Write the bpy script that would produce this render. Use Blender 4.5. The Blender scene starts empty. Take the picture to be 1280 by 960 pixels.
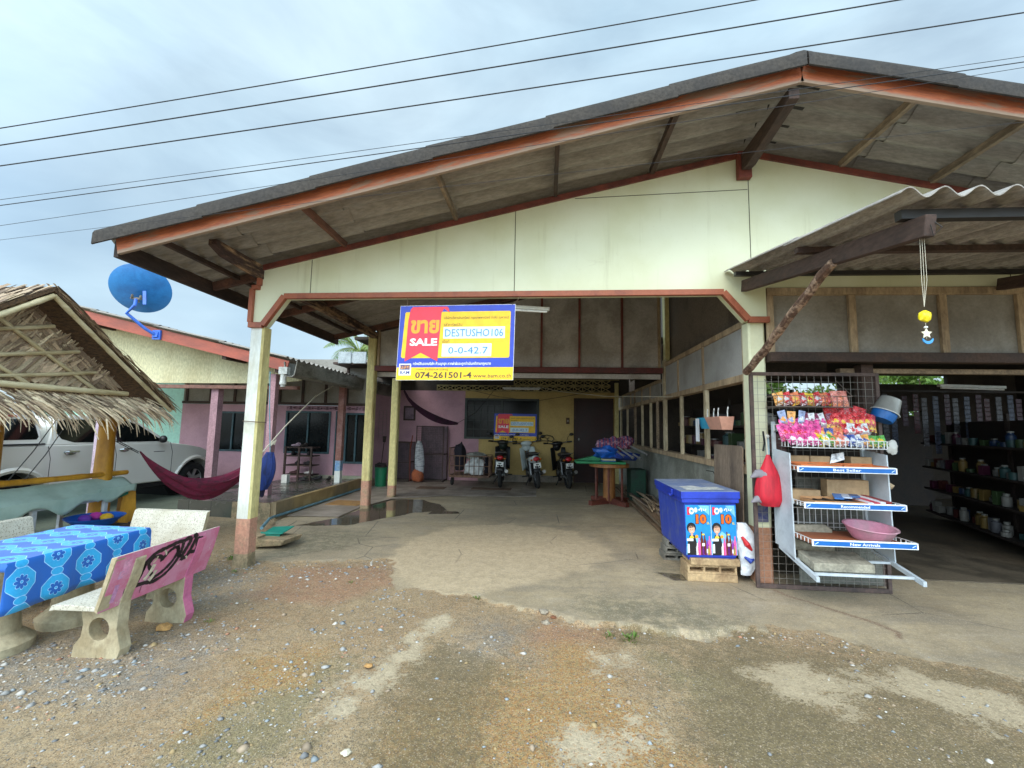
import bpy, bmesh, math, random
import numpy as np
from mathutils import Vector, Matrix, noise as mnoise
random.seed(7); rng = np.random.default_rng(7)
S = bpy.context.scene
COL = S.collection
R = math.radians
# ------------------------------------------------------------------ camera
cd = bpy.data.cameras.new('camera'); cam = bpy.data.objects.new('camera', cd); COL.objects.link(cam)
cd.sensor_width = 36; cd.lens = 36 * 540 / 1280; cd.clip_end = 3000; cd.clip_start = .05
def cam_matrix(yaw, pitch, roll, loc):
    f = Vector((-math.sin(yaw), math.cos(yaw), 0)); r = Vector((math.cos(yaw), math.sin(yaw), 0)); u = Vector((0, 0, 1))
    f2 = f * math.cos(pitch) + u * math.sin(pitch); u2 = -f * math.sin(pitch) + u * math.cos(pitch)
    r3 = r * math.cos(roll) + u2 * math.sin(roll); u3 = -r * math.sin(roll) + u2 * math.cos(roll)
    m = Matrix((r3, u3, -f2)).transposed().to_4x4(); m.translation = loc
    return m
cam.matrix_world = cam_matrix(R(4.56), R(5.62), R(1.08), Vector((0, 0, 1.6)))
S.camera = cam
# ------------------------------------------------------------------ sky and light (overcast)
W = bpy.data.worlds.new('World'); S.world = W; W.use_nodes = True
nt = W.node_tree; nt.nodes.clear()
SUN_EL, SUN_AZ = R(43), R(200)
sky = nt.nodes.new('ShaderNodeTexSky'); sky.sky_type = 'NISHITA'; sky.sun_disc = False
sky.sun_elevation = SUN_EL; sky.sun_rotation = SUN_AZ; sky.air_density = 1.0; sky.dust_density = 2.0; sky.ozone_density = 2.0
tc = nt.nodes.new('ShaderNodeTexCoord'); mp = nt.nodes.new('ShaderNodeMapping'); mp.inputs['Scale'].default_value = (1, 1, 2.6)
nz = nt.nodes.new('ShaderNodeTexNoise'); nz.inputs['Scale'].default_value = 2.2; nz.inputs['Detail'].default_value = 7; nz.inputs['Roughness'].default_value = .55
nz.inputs['Distortion'].default_value = .4
cr = nt.nodes.new('ShaderNodeValToRGB'); cr.color_ramp.elements[0].position = .3; cr.color_ramp.elements[0].color = (.55, .55, .55, 1)
cr.color_ramp.elements[1].position = .72; cr.color_ramp.elements[1].color = (.97, .97, .97, 1)
cl = nt.nodes.new('ShaderNodeMixRGB'); cl.inputs[1].default_value = (4.7, 6.5, 7.8, 1); cl.inputs[2].default_value = (6.2, 7.9, 8.9, 1)
nz2 = nt.nodes.new('ShaderNodeTexNoise'); nz2.inputs['Scale'].default_value = 1.3; nz2.inputs['Detail'].default_value = 5
mx = nt.nodes.new('ShaderNodeMixRGB'); bg = nt.nodes.new('ShaderNodeBackground'); bg.inputs[1].default_value = .15
out = nt.nodes.new('ShaderNodeOutputWorld')
L = nt.links.new
L(tc.outputs['Generated'], mp.inputs[0]); L(mp.outputs[0], nz.inputs[0]); L(mp.outputs[0], nz2.inputs[0])
r2 = nt.nodes.new('ShaderNodeValToRGB'); r2.color_ramp.elements[0].position = .38; r2.color_ramp.elements[1].position = .62
L(nz2.outputs[0], r2.inputs[0]); L(r2.outputs[0], cl.inputs[0])
L(nz.outputs[0], cr.inputs[0]); L(cr.outputs[0], mx.inputs[0]); L(sky.outputs[0], mx.inputs[1]); L(cl.outputs[0], mx.inputs[2])
sy = nt.nodes.new('ShaderNodeSeparateXYZ'); L(tc.outputs['Generated'], sy.inputs[0])
gy = nt.nodes.new('ShaderNodeMapRange'); gy.inputs[1].default_value = -.5; gy.inputs[2].default_value = .6; gy.inputs[3].default_value = 1.8; gy.inputs[4].default_value = .56
L(sy.outputs[1], gy.inputs[0]); g3 = nt.nodes.new('ShaderNodeMixRGB'); g3.blend_type = 'MULTIPLY'; g3.inputs[0].default_value = 1; L(mx.outputs[0], g3.inputs[1]); L(gy.outputs[0], g3.inputs[2])
L(g3.outputs[0], bg.inputs[0]); L(bg.outputs[0], out.inputs[0])
sl = bpy.data.lights.new('sun', 'SUN'); sl.energy = 1.0; sl.angle = R(34); sl.color = (1, .93, .82)
sun = bpy.data.objects.new('sun', sl); COL.objects.link(sun)
sd = Vector((math.sin(SUN_AZ) * math.cos(SUN_EL), math.cos(SUN_AZ) * math.cos(SUN_EL), math.sin(SUN_EL)))
sun.rotation_euler = sd.to_track_quat('Z', 'Y').to_euler()
S.view_settings.view_transform = 'Standard'; S.view_settings.look = 'None'; S.view_settings.gamma = 1
S.view_settings.use_curve_mapping = False; S.view_settings.exposure = .66
S.cycles.max_bounces = 10; S.cycles.diffuse_bounces = 8; S.cycles.glossy_bounces = 3; S.cycles.transparent_max_bounces = 6
S.cycles.use_denoising = True; S.cycles.sample_clamp_indirect = 6
# ------------------------------------------------------------------ materials
def lin(h):
    if not isinstance(h, str): return tuple(h)[:3]
    h = h.lstrip('#'); c = [int(h[i:i + 2], 16) / 255 for i in (0, 2, 4)]
    return tuple(x / 12.92 if x <= .04045 else ((x + .055) / 1.055) ** 2.4 for x in c)
class NT:
    """small wrapper for building node trees"""
    def __init__(s, name):
        s.m = bpy.data.materials.new(name); s.m.use_nodes = True; s.t = s.m.node_tree; s.n = s.t.nodes
        s.b = s.n['Principled BSDF']
    def new(s, t, **k):
        n = s.n.new(t)
        for a, v in k.items(): setattr(n, a, v)
        return n
    def put(s, i, v):
        if isinstance(v, bpy.types.NodeSocket): s.t.links.new(v, i)
        elif v is not None:
            try: i.default_value = v
            except Exception: i.default_value = (*v, 1)
    def math(s, op, a, b=None, clamp=False):
        n = s.new('ShaderNodeMath', operation=op, use_clamp=clamp); s.put(n.inputs[0], a)
        if b is not None: s.put(n.inputs[1], b)
        return n.outputs[0]
    def mix(s, f, a, b, mode='MIX'):
        n = s.new('ShaderNodeMixRGB', blend_type=mode); s.put(n.inputs[0], f)
        for i, v in ((1, a), (2, b)):
            s.put(n.inputs[i], v if isinstance(v, bpy.types.NodeSocket) else (*v[:3], 1))
        return n.outputs[0]
    def noise(s, vec, sc, det=5, rough=.55, dist=0):
        n = s.new('ShaderNodeTexNoise'); s.put(n.inputs['Vector'], vec); n.inputs['Scale'].default_value = sc
        n.inputs['Detail'].default_value = det; n.inputs['Roughness'].default_value = rough; n.inputs['Distortion'].default_value = dist
        return n.outputs[0]
    def vor(s, vec, sc, feature='F1', o='Distance', rnd=1):
        n = s.new('ShaderNodeTexVoronoi', feature=feature); s.put(n.inputs['Vector'], vec); n.inputs['Scale'].default_value = sc
        n.inputs['Randomness'].default_value = rnd
        return n.outputs[o]
    def ramp(s, f, lo, hi, a=0., b=1.):
        n = s.new('ShaderNodeMapRange', interpolation_type='SMOOTHSTEP'); s.put(n.inputs[0], f)
        n.inputs[1].default_value = lo; n.inputs[2].default_value = hi; n.inputs[3].default_value = a; n.inputs[4].default_value = b
        return n.outputs[0]
    def obj(s, scale=(1, 1, 1), which='Object'):
        t = s.new('ShaderNodeTexCoord'); m = s.new('ShaderNodeMapping'); m.inputs['Scale'].default_value = scale
        s.t.links.new(t.outputs[which], m.inputs[0]); return m.outputs[0]
    def sep(s, v):
        n = s.new('ShaderNodeSeparateXYZ'); s.put(n.inputs[0], v); return n.outputs
    def bump(s, h, st=.3, d=.01):
        n = s.new('ShaderNodeBump'); n.inputs['Strength'].default_value = st; n.inputs['Distance'].default_value = d
        s.put(n.inputs['Height'], h); s.put(s.b.inputs['Normal'], n.outputs[0])
    def done(s, c, rough=.8, metal=0):
        s.put(s.b.inputs['Base Color'], c); s.put(s.b.inputs['Roughness'], rough); s.put(s.b.inputs['Metallic'], metal); return s.m
_mc = {}
def mat(name, c1, c2=None, rough=.8, metal=0, sc=5, lo=.4, hi=.68, bump=.25, bs=60, bd=.004, stretch=(1, 1, 1), grain=.25, spec=None):
    """weathered surface: c1 with irregular patches of c2, fine grain and bump"""
    if name in _mc: return _mc[name]
    c1 = lin(c1); c2 = lin(c2) if c2 is not None else tuple(x * .72 for x in c1)
    k = NT(name); v = k.obj(stretch)
    n = k.noise(v, sc, 7, .62, .3); f = k.ramp(n, lo, hi)
    c = k.mix(f, c1, c2)
    g = k.noise(v, bs * .6, 4, .7); g2 = k.ramp(g, .3, .7, 1 - grain, 1 + grain * .55)
    gc = k.new('ShaderNodeCombineColor'); [k.put(gc.inputs[i], g2) for i in range(3)]
    c = k.mix(1., c, gc.outputs[0], 'MULTIPLY')
    k.bump(k.noise(v, bs, 5, .65), bump, bd)
    m = k.done(c, k.ramp(n, .3, .7, min(rough + .08, 1), max(rough - .08, .02)), metal)
    if spec is not None: k.b.inputs['Specular IOR Level'].default_value = spec
    _mc[name] = m; return m
def flat(name, c, rough=.55, metal=0):
    if name in _mc: return _mc[name]
    k = NT(name); c = lin(c); n = k.noise(k.obj(), 14, 4)
    m = k.done(k.mix(k.ramp(n, .35, .7), c, tuple(x * .86 for x in c)), rough, metal); _mc[name] = m; return m
# ------------------------------------------------------------------ mesh builder
class MB:
    def __init__(s): s.v = []; s.f = []; s.m = []; s.uv = None
    def add(s, vs, fs, m=0):
        o = len(s.v); s.v += [tuple(p) for p in vs]; s.f += [tuple(i + o for i in f) for f in fs]
        s.m += [m] * len(fs) if isinstance(m, int) else list(m); return s
    def box(s, a, b, m=0):
        x0, y0, z0 = a; x1, y1, z1 = b
        vs = [(x0, y0, z0), (x1, y0, z0), (x1, y1, z0), (x0, y1, z0), (x0, y0, z1), (x1, y0, z1), (x1, y1, z1), (x0, y1, z1)]
        # faces: bottom, top, front(-y), right(+x), back, left
        return s.add(vs, [(3, 2, 1, 0), (4, 5, 6, 7), (0, 1, 5, 4), (1, 2, 6, 5), (2, 3, 7, 6), (3, 0, 4, 7)], m)
    def beam(s, p, q, w, h, m=0, up=(0, 0, 1)):
        """box from p to q; w across, h along up"""
        p = Vector(p); q = Vector(q); d = (q - p).normalized(); u = Vector(up)
        if abs(d.dot(u)) > .99: u = Vector((0, 1, 0))
        a = d.cross(u).normalized() * w / 2; b = a.cross(d).normalized() * h / 2
        vs = [p - a - b, p + a - b, p + a + b, p - a + b, q - a - b, q + a - b, q + a + b, q - a + b]
        return s.add(vs, [(0, 1, 2, 3), (7, 6, 5, 4), (0, 4, 5, 1), (1, 5, 6, 2), (2, 6, 7, 3), (3, 7, 4, 0)], m)
    def tube(s, pts, r, n=8, m=0, cap=True):
        pts = [Vector(p) for p in pts]; N = len(pts); rs = r if hasattr(r, '__len__') else [r] * N
        up = Vector((0, 0, 1)); vs = []; fs = []
        d0 = (pts[1] - pts[0]).normalized()
        if abs(d0.dot(up)) > .95: up = Vector((0, 1, 0))
        a = d0.cross(up).normalized()
        for i in range(N):
            d = (pts[min(i + 1, N - 1)] - pts[max(i - 1, 0)]).normalized()
            a = (a - d * a.dot(d)).normalized(); b = d.cross(a)
            for j in range(n):
                t = 2 * math.pi * j / n; vs.append(pts[i] + (a * math.cos(t) + b * math.sin(t)) * rs[i])
        for i in range(N - 1):
            for j in range(n):
                k = (j + 1) % n; fs.append((i * n + j, i * n + k, (i + 1) * n + k, (i + 1) * n + j))
        if cap: fs += [tuple(range(n))[::-1], tuple((N - 1) * n + j for j in range(n))]
        return s.add(vs, fs, m)
    def lathe(s, prof, c=(0, 0, 0), n=24, m=0, axis=(0, 0, 1), sx=1, sy=1, cap=True):
        """prof: (radius, height) list"""
        q = Vector((0, 0, 1)).rotation_difference(Vector(axis)); c = Vector(c); vs = []; fs = []
        for r_, h in prof:
            for j in range(n):
                t = 2 * math.pi * j / n; vs.append(c + q @ Vector((r_ * math.cos(t) * sx, r_ * math.sin(t) * sy, h)))
        for i in range(len(prof) - 1):
            for j in range(n):
                k = (j + 1) % n; fs.append((i * n + j, i * n + k, (i + 1) * n + k, (i + 1) * n + j))
        if cap and prof[0][0] > 1e-5: fs.append(tuple(range(n))[::-1])
        if cap and prof[-1][0] > 1e-5: fs.append(tuple((len(prof) - 1) * n + j for j in range(n)))
        return s.add(vs, fs, m)
    def cyl(s, p, q, r, n=16, m=0, r2=None):
        return s.tube([p, q], [r, r if r2 is None else r2], n, m)
    def ell(s, c, r, n=14, m=0, rot=None):
        vs = []; fs = []; c = Vector(c); k = n // 2
        for i in range(k + 1):
            a = math.pi * i / k
            for j in range(n):
                t = 2 * math.pi * j / n; p = Vector((math.sin(a) * math.cos(t) * r[0], math.sin(a) * math.sin(t) * r[1], math.cos(a) * r[2]))
                vs.append(c + (rot @ p if rot is not None else p))
        for i in range(k):
            for j in range(n):
                q = (j + 1) % n; fs.append((i * n + j, (i + 1) * n + j, (i + 1) * n + q, i * n + q))
        return s.add(vs, fs, m)
    def torus(s, c, R_, r, axis=(1, 0, 0), n=28, k=8, m=0, a0=0, a1=2 * math.pi):
        q = Vector((0, 0, 1)).rotation_difference(Vector(axis)); c = Vector(c)
        full = abs(a1 - a0 - 2 * math.pi) < 1e-4; N = n if full else n + 1; vs = []; fs = []
        for i in range(N):
            a = a0 + (a1 - a0) * i / n
            for j in range(k):
                b = 2 * math.pi * j / k; rr = R_ + r * math.cos(b)
                vs.append(c + q @ Vector((rr * math.cos(a), rr * math.sin(a), r * math.sin(b))))
        for i in range(n):
            ii = (i + 1) % N
            for j in range(k):
                jj = (j + 1) % k; fs.append((i * k + j, ii * k + j, ii * k + jj, i * k + jj))
        return s.add(vs, fs, m)
    def prism(s, poly, o, u, v, d, m=0, mf=None):
        """polygon (a,b) in plane o+a*u+b*v extruded by vector d; mf = material of the near face"""
        o, u, v, d = Vector(o), Vector(u), Vector(v), Vector(d); n = len(poly)
        A = [o + u * a + v * b for a, b in poly]; B = [p + d for p in A]
        fs = [tuple(range(n)), tuple(range(2 * n - 1, n - 1, -1))] + [(i, n + i, n + (i + 1) % n, (i + 1) % n) for i in range(n)]
        return s.add(A + B, fs, [m if mf is None else mf, m] + [m] * n)
    def grid(s, P, m=0, close=False):
        """P[i][j] points"""
        I = len(P); J = len(P[0]); vs = [p for row in P for p in row]
        fs = [(i * J + j, (i + 1) * J + j, (i + 1) * J + j + 1, i * J + j + 1) for i in range(I - 1) for j in range(J - 1)]
        return s.add(vs, fs, m)
    def build(s, name, mats, parent=None, smooth=False, bevel=0, world=True, solid=0, sub=0):
        me = bpy.data.meshes.new(name)
        off = parent_loc(parent) if (parent is not None and world) else Vector((0, 0, 0))
        me.from_pydata([(p[0] - off[0], p[1] - off[1], p[2] - off[2]) for p in s.v], [], s.f)
        for mm in (mats if isinstance(mats, (list, tuple)) else [mats]): me.materials.append(mm)
        me.polygons.foreach_set('material_index', s.m)
        bm = bmesh.new(); bm.from_mesh(me); bmesh.ops.recalc_face_normals(bm, faces=bm.faces); bm.to_mesh(me); bm.free()
        if smooth:
            me.polygons.foreach_set('use_smooth', [True] * len(me.polygons)); me.set_sharp_from_angle(angle=R(38))
        me.update()
        o = bpy.data.objects.new(name, me); COL.objects.link(o)
        if parent is not None: o.parent = parent
        if solid: md = o.modifiers.new('solid', 'SOLIDIFY'); md.thickness = solid; md.offset = 0
        if bevel: md = o.modifiers.new('bevel', 'BEVEL'); md.width = bevel; md.segments = 2; md.limit_method = 'ANGLE'; md.angle_limit = R(35)
        if sub: md = o.modifiers.new('sub', 'SUBSURF'); md.levels = sub; md.render_levels = sub
        return o
def parent_loc(p):
    v = Vector((0, 0, 0))
    while p is not None: v += p.location; p = p.parent
    return v
def tag(o, label, cat=None, group=None, kind=None):
    if label: o['label'] = label
    if cat: o['category'] = cat
    if group: o['group'] = group
    if kind: o['kind'] = kind
    return o
def root(name, loc, label, cat, group=None, rz=0):
    o = bpy.data.objects.new(name, None); COL.objects.link(o); o.location = loc; o.rotation_euler = (0, 0, rz); o.empty_display_size = .1
    return tag(o, label, cat, group)
def copy_tree(o, parent=None):
    c = o.copy(); COL.objects.link(c)
    if parent is not None: c.parent = parent
    for ch in list(o.children): copy_tree(ch, c)
    return c
_dg = None
def text_mesh(t, width, height, bold=0.):
    """mesh verts/faces of a line of text scaled to a width x height box, lower left corner at 0,0"""
    c = bpy.data.curves.new('t', 'FONT'); c.body = t; c.size = 1; c.offset = bold; c.resolution_u = 2
    o = bpy.data.objects.new('t', c); COL.objects.link(o)
    bpy.context.view_layer.update()
    dg = bpy.context.evaluated_depsgraph_get(); me = bpy.data.meshes.new_from_object(o.evaluated_get(dg))
    vs = [tuple(v.co) for v in me.vertices]; fs = [tuple(p.vertices) for p in me.polygons]
    bpy.data.objects.remove(o); bpy.data.curves.remove(c); bpy.data.meshes.remove(me)
    if not vs: return [], []
    xs = [v[0] for v in vs]; ys = [v[1] for v in vs]; x0, x1, y0, y1 = min(xs), max(xs), min(ys), max(ys)
    kx = width / max(x1 - x0, 1e-6); ky = height / max(y1 - y0, 1e-6)
    return [((v[0] - x0) * kx, (v[1] - y0) * ky) for v in vs], fs
class Sheet:
    """flat printed graphic: coloured layers each a little proud of the one before"""
    def __init__(s, o, u, v, n, step=.0012): s.o, s.u, s.v, s.n = Vector(o), Vector(u), Vector(v), Vector(n).normalized(); s.mb = MB(); s.mats = []; s.k = 0; s.step = step
    def mi(s, m):
        if m not in s.mats: s.mats.append(m)
        return s.mats.index(m)
    def P(s, a, b): return s.o + s.u * a + s.v * b + s.n * (s.k * s.step)
    def layer(s): s.k += 1
    def poly(s, pts, m): s.mb.add([s.P(a, b) for a, b in pts], [tuple(range(len(pts)))], s.mi(m))
    def rect(s, a0, b0, a1, b1, m): s.poly([(a0, b0), (a1, b0), (a1, b1), (a0, b1)], m)
    def disc(s, a, b, ra, rb, m, n=20): s.poly([(a + ra * math.cos(2 * math.pi * i / n), b + rb * math.sin(2 * math.pi * i / n)) for i in range(n)], m)
    def line(s, pts, w, m):
        for (a, b), (c, d) in zip(pts, pts[1:]):
            l = math.hypot(c - a, d - b) or 1; x, y = -(d - b) / l * w / 2, (c - a) / l * w / 2
            s.poly([(a - x, b - y), (c - x, d - y), (c + x, d + y), (a + x, b + y)], m)
    def text(s, t, a, b, w, h, m, bold=0.):
        vs, fs = text_mesh(t, w, h, bold); s.mb.add([s.P(a + x, b + y) for x, y in vs], fs, s.mi(m)) if vs else None
    def build(s, name, parent): 
        o = s.mb.build(name, s.mats, parent); return o
ORD = ['first', 'second', 'third', 'fourth', 'fifth', 'sixth', 'seventh', 'eighth', 'ninth', 'tenth', 'eleventh', 'twelfth', 'thirteenth', 'fourteenth', 'fifteenth', 'sixteenth', 'seventeenth', 'eighteenth', 'nineteenth', 'twentieth', 'twenty-first', 'twenty-second', 'twenty-third', 'twenty-fourth', 'twenty-fifth', 'twenty-sixth']
# ------------------------------------------------------------------ ground
def sstep(x, a, b):
    t = np.clip((x - a) / (b - a), 0, 1); return t * t * (3 - 2 * t)
def poly_sd(X, Y, P):
    """signed distance to polygon, >0 inside"""
    P = np.array(P, float); d = np.full(X.shape, 1e9); ins = np.zeros(X.shape, bool)
    for i in range(len(P)):
        a = P[i]; b = P[(i + 1) % len(P)]; e = b - a; l2 = max((e ** 2).sum(), 1e-12)
        t = np.clip(((X - a[0]) * e[0] + (Y - a[1]) * e[1]) / l2, 0, 1)
        d = np.minimum(d, np.hypot(X - a[0] - t * e[0], Y - a[1] - t * e[1]))
        c = (a[1] > Y) != (b[1] > Y); xx = a[0] + (Y - a[1]) / (e[1] if abs(e[1]) > 1e-9 else 1e-9) * e[0]
        ins ^= c & (X < xx)
    return np.where(ins, d, -d)
def vnoise(X, Y, sc, seed=0, oct=3):
    """cheap value noise on arrays, about -1..1"""
    out = np.zeros(X.shape); amp = 1; tot = 0
    for o in range(oct):
        g = np.random.default_rng(seed * 17 + o).uniform(-1, 1, (64, 64)); x = X * sc + 31.7 * o; y = Y * sc + 11.3 * o
        xi = np.floor(x).astype(int); yi = np.floor(y).astype(int); fx = x - xi; fy = y - yi; fx = fx * fx * (3 - 2 * fx); fy = fy * fy * (3 - 2 * fy)
        G = lambda a, b: g[a % 64, b % 64]
        out += amp * ((G(xi, yi) * (1 - fx) + G(xi + 1, yi) * fx) * (1 - fy) + (G(xi, yi + 1) * (1 - fx) + G(xi + 1, yi + 1) * fx) * fy); tot += amp; amp *= .5; sc *= 2.1
    return out / tot
SLAB = [(-4.45, 20), (-4.4, 6.95), (-3.9, 6.1), (-3.5, 4.95), (-3.05, 4.9), (-2.5, 5.1), (-1.8, 5.2), (-1.6, 4.6), (-1.45, 4.25), (-.6, 4.2), (-.14, 3.95), (.27, 3.78), (.76, 3.67), (1.1, 3.6), (1.5, 3.72), (2.0, 3.7), (2.5, 3.55), (3.2, 3.2), (4.2, 3.0), (7, 2.8), (14, 3), (14, 20)]
PATCH = [(-1.89, 5.1), (-1.94, 5.86), (-1.51, 6.86), (-.54, 7.3), (.47, 6.76), (.9, 5.72), (.53, 5.06), (-.24, 4.48), (-.6, 4.23), (-1.26, 4.3), (-1.5, 4.5)]
CRK = [(2.25, 4.6), (2.3, 4.45), (2.42, 4.33), (2.5, 4.2), (2.62, 4.05), (2.7, 3.95), (2.76, 3.78), (2.7, 3.68)]
DAMP = [[(.9, 3.55), (2.3, 3.5), (4.8, 2.9), (4.8, 1.8), (.7, 1.8)], [(-.9, 3.4), (-.3, 3.0), (-.2, 1.8), (-.9, 1.8)], [(.3, 4.3), (1.6, 4.1), (1.9, 3.6), (.6, 3.5)]]
REDD = [[(-2.8, 3.9), (-2.75, 4.75), (-1.8, 5.05), (-1.45, 4.5), (-1.8, 3.9)], [(-.05, 3.88), (.6, 3.66), (.5, 3.4), (-.1, 3.42)]]
BAND = [(-.78, 3.77), (-.84, 3.17), (-.95, 2.75), (-1.1, 2.5), (-1.25, 2.45), (-1.2, 2.71), (-1.05, 3.1), (-.92, 3.7)]
LR = [[(1.42, 3.14), (1.72, 3.25), (1.95, 2.97), (1.66, 2.78), (1.4, 2.84)], [(1.98, 3.13), (2.4, 3.22), (2.85, 2.9), (2.7, 2.6), (2.32, 2.82)], [(2.7, 3.6), (3.3, 3.5), (3.9, 3.1), (3.6, 2.9), (3.0, 3.2)], [(.35, 3.3), (.6, 3.3), (.62, 3.12), (.4, 3.1)], [(.1, 2.5), (.5, 2.6), (.6, 2.35), (.2, 2.3)]]
ORG = [[(-.8, 2.7), (.4, 2.9), (.9, 2.3), (.4, 1.9), (-.7, 1.9)], [(-.05, 3.85), (.55, 3.68), (.45, 2.9), (.2, 2.3), (-.3, 2.1), (-.6, 2.5), (-.3, 3.1)], [(-2.0, 2.95), (-1.6, 3.1), (-1.45, 2.75), (-1.84, 2.35)]]
MOSS = [[(-1.9, 2.9), (-1.3, 3.0), (-1.15, 2.2), (-1.7, 1.9)], [(.2, 3.95), (.6, 4.25), (1.5, 3.95), (1.45, 3.6), (.8, 3.6)], [(.8, 3.3), (1.35, 3.2), (1.7, 2.4), (.9, 2.2)], [(-3.9, 5.2), (-3.2, 5.0), (-2.4, 5.6), (-2.6, 6.4), (-3.6, 6.6)], [(1.9, 2.7), (2.6, 2.5), (2.3, 2.1), (1.7, 2.2)], [(1.15, 5.1), (1.45, 5.6), (1.5, 5.0), (1.2, 4.9)]]
PUD = [[(-3.9, 6.6), (-3.1, 6.75), (-2.85, 7.1), (-2.35, 7.9), (-1.8, 8.2), (-2.1, 8.75), (-2.6, 9.25), (-3.5, 9.35), (-3.42, 8.2), (-3.5, 7.3)], [(-2.1, 7.8), (-1.5, 7.95), (-1.6, 8.15), (-2.1, 8.2)], [(1.22, 4.98), (1.5, 4.93), (1.52, 4.78), (1.35, 4.74), (1.3, 4.86)]]
GRAV = [[(-3.6, 3.2), (-2.4, 3.2), (-2.3, 2.6), (-3.2, 2.2), (-4.2, 2.4)], [(-3.3, 4.7), (-2.9, 4.4), (-2.8, 3.7), (-3.4, 3.4), (-4.2, 4.2)], [(-.5, 3.7), (-.1, 3.7), (-.1, 3.1), (-.6, 3.1)]]
def slab_h(X, Y):
    X = np.asarray(X, float); Y = np.asarray(Y, float)
    s = poly_sd(X, Y, SLAB) + .11 * vnoise(X, Y, 2.3, 3) + .045 * vnoise(X, Y, 11, 13)
    rise = .05 * sstep(X, -1.6, 1.6) + .004
    edge = sstep(s, -.012, .012)
    lift = sstep(X, .9, 2.0) * sstep(Y, 1.2, 3.4)
    return s, rise * np.maximum(edge, lift)
def gh(x, y): return float(slab_h(np.array([x]), np.array([y]))[1][0])
def axis(lo, hi, a, b, step, grow=1.18):
    c = list(np.arange(a, b + 1e-6, step)); d = step; x = a; l = []
    while x > lo: d *= grow; x -= d; l.append(x)
    x = c[-1]; d = step; r = []
    while x < hi: d *= grow; x += d; r.append(x)
    return np.array(l[::-1] + c + r)
xs = axis(-900, 900, -4.6, 4.4, .022); ys = axis(-900, 900, 1.6, 6.0, .022, 1.1); ys = np.concatenate([ys[ys <= 6.0], np.arange(6.03, 9.6, .03), axis(9.6, 900, 9.6, 9.7, .05, 1.2)])
X, Y = np.meshgrid(xs, ys, indexing='ij'); sdist, H = slab_h(X, Y)
soil = (1 - sstep(sdist, -.05, .05)) * (1 - .6 * sstep(X, .9, 2.0)); near = (np.abs(X) < 30) & (np.abs(Y) < 30)
Zg = H + near * (soil * (.016 * vnoise(X, Y, 1.1, 5) - .004 + .006 * vnoise(X, Y, 6, 6) + .0035 * vnoise(X, Y, 17, 9, 3)) + (1 - soil) * .0016 * vnoise(X, Y, 3, 8))
Zg = np.where(near, Zg, -.02)
def msk(P, w=.12, nz=.10, sc=4, seed=1):
    P = P if isinstance(P[0], list) else [P]
    d = np.max([poly_sd(X, Y, p) for p in P], 0); return sstep(d + nz * vnoise(X, Y, sc, seed, 4), -w, w)
sd2 = sdist + sstep(X, .6, 1.8) * (.38 * vnoise(X, Y, 1.7, 61, 4) - .05) + .05 * vnoise(X, Y, 14, 62)
A1 = np.stack([sstep(sd2, -.05, .05), msk(PATCH, .09, .16, 5), msk(MOSS, .25, .2), msk(ORG, .22, .2)], -1)
lightp = np.maximum(msk(BAND, .16, .2, 9, 4), msk(LR, .18, .22, 6, 5)); wetm = msk(PUD, .02, .05, 5, 7); gm = msk(GRAV, .25, .2, 3, 8)
A2 = np.stack([wetm, np.clip(gm, 0, 1), msk(REDD, .15, .15), lightp], -1)
def line_d(P):
    d = np.full(X.shape, 1e9)
    for p_, q_ in zip(P, P[1:]):
        e = np.array(q_) - np.array(p_); t = np.clip(((X - p_[0]) * e[0] + (Y - p_[1]) * e[1]) / (e ** 2).sum(), 0, 1); d = np.minimum(d, np.hypot(X - p_[0] - t * e[0], Y - p_[1] - t * e[1]))
    return d
A3 = np.stack([1 - sstep(line_d(CRK) + .012 * vnoise(X, Y, 9, 31), .008, .035), msk(DAMP, .35, .3, 2, 33), vnoise(X, Y, 5, 41, 4) * .5 + .5, X * 0], -1)
# puddle bed perfectly level
Zg = np.where(wetm > .5, .001 + H * 1.0, Zg)
nx, ny = X.shape
V = np.stack([X, Y, Zg], -1).reshape(-1, 3); idx = np.arange(nx * ny).reshape(nx, ny)
F = np.stack([idx[:-1, :-1], idx[1:, :-1], idx[1:, 1:], idx[:-1, 1:]], -1).reshape(-1, 4)
gme = bpy.data.meshes.new('ground'); gme.vertices.add(len(V)); gme.vertices.foreach_set('co', V.ravel())
gme.loops.add(F.size); gme.loops.foreach_set('vertex_index', F.ravel()); gme.polygons.add(len(F))
gme.polygons.foreach_set('loop_start', np.arange(0, F.size, 4)); gme.polygons.foreach_set('loop_total', np.full(len(F), 4)); gme.update(calc_edges=True)
gme.polygons.foreach_set('use_smooth', [True] * len(F))
for nm, A in (('ma', A1), ('mb', A2), ('mc', A3)):
    at = gme.attributes.new(nm, 'FLOAT_COLOR', 'POINT'); at.data.foreach_set('color', A.reshape(-1, 4).astype(np.float32).ravel())
g = bpy.data.objects.new('ground', gme); COL.objects.link(g); tag(g, None, kind='structure')
k = NT('ground'); P0 = k.obj()
def att(n):
    a = k.new('ShaderNodeAttribute', attribute_name=n); s = k.new('ShaderNodeSeparateColor'); k.put(s.inputs[0], a.outputs['Color']); return list(s.outputs) + [a.outputs['Alpha']]
a = att('ma'); b = att('mb'); e3 = att('mc')
n1 = k.noise(P0, 1.6, 8, .65); n2 = k.noise(P0, 9, 8, .7); n3 = k.noise(P0, 45, 6, .7); n4 = k.noise(P0, .5, 4); n5 = k.noise(P0, 150, 4, .7); n6 = k.noise(P0, 20, 7, .75)
brk = k.math('ADD', k.math('MULTIPLY', k.math('SUBTRACT', n2, .5), 1.5), k.math('MULTIPLY', k.math('SUBTRACT', n6, .5), 1.1))
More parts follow.
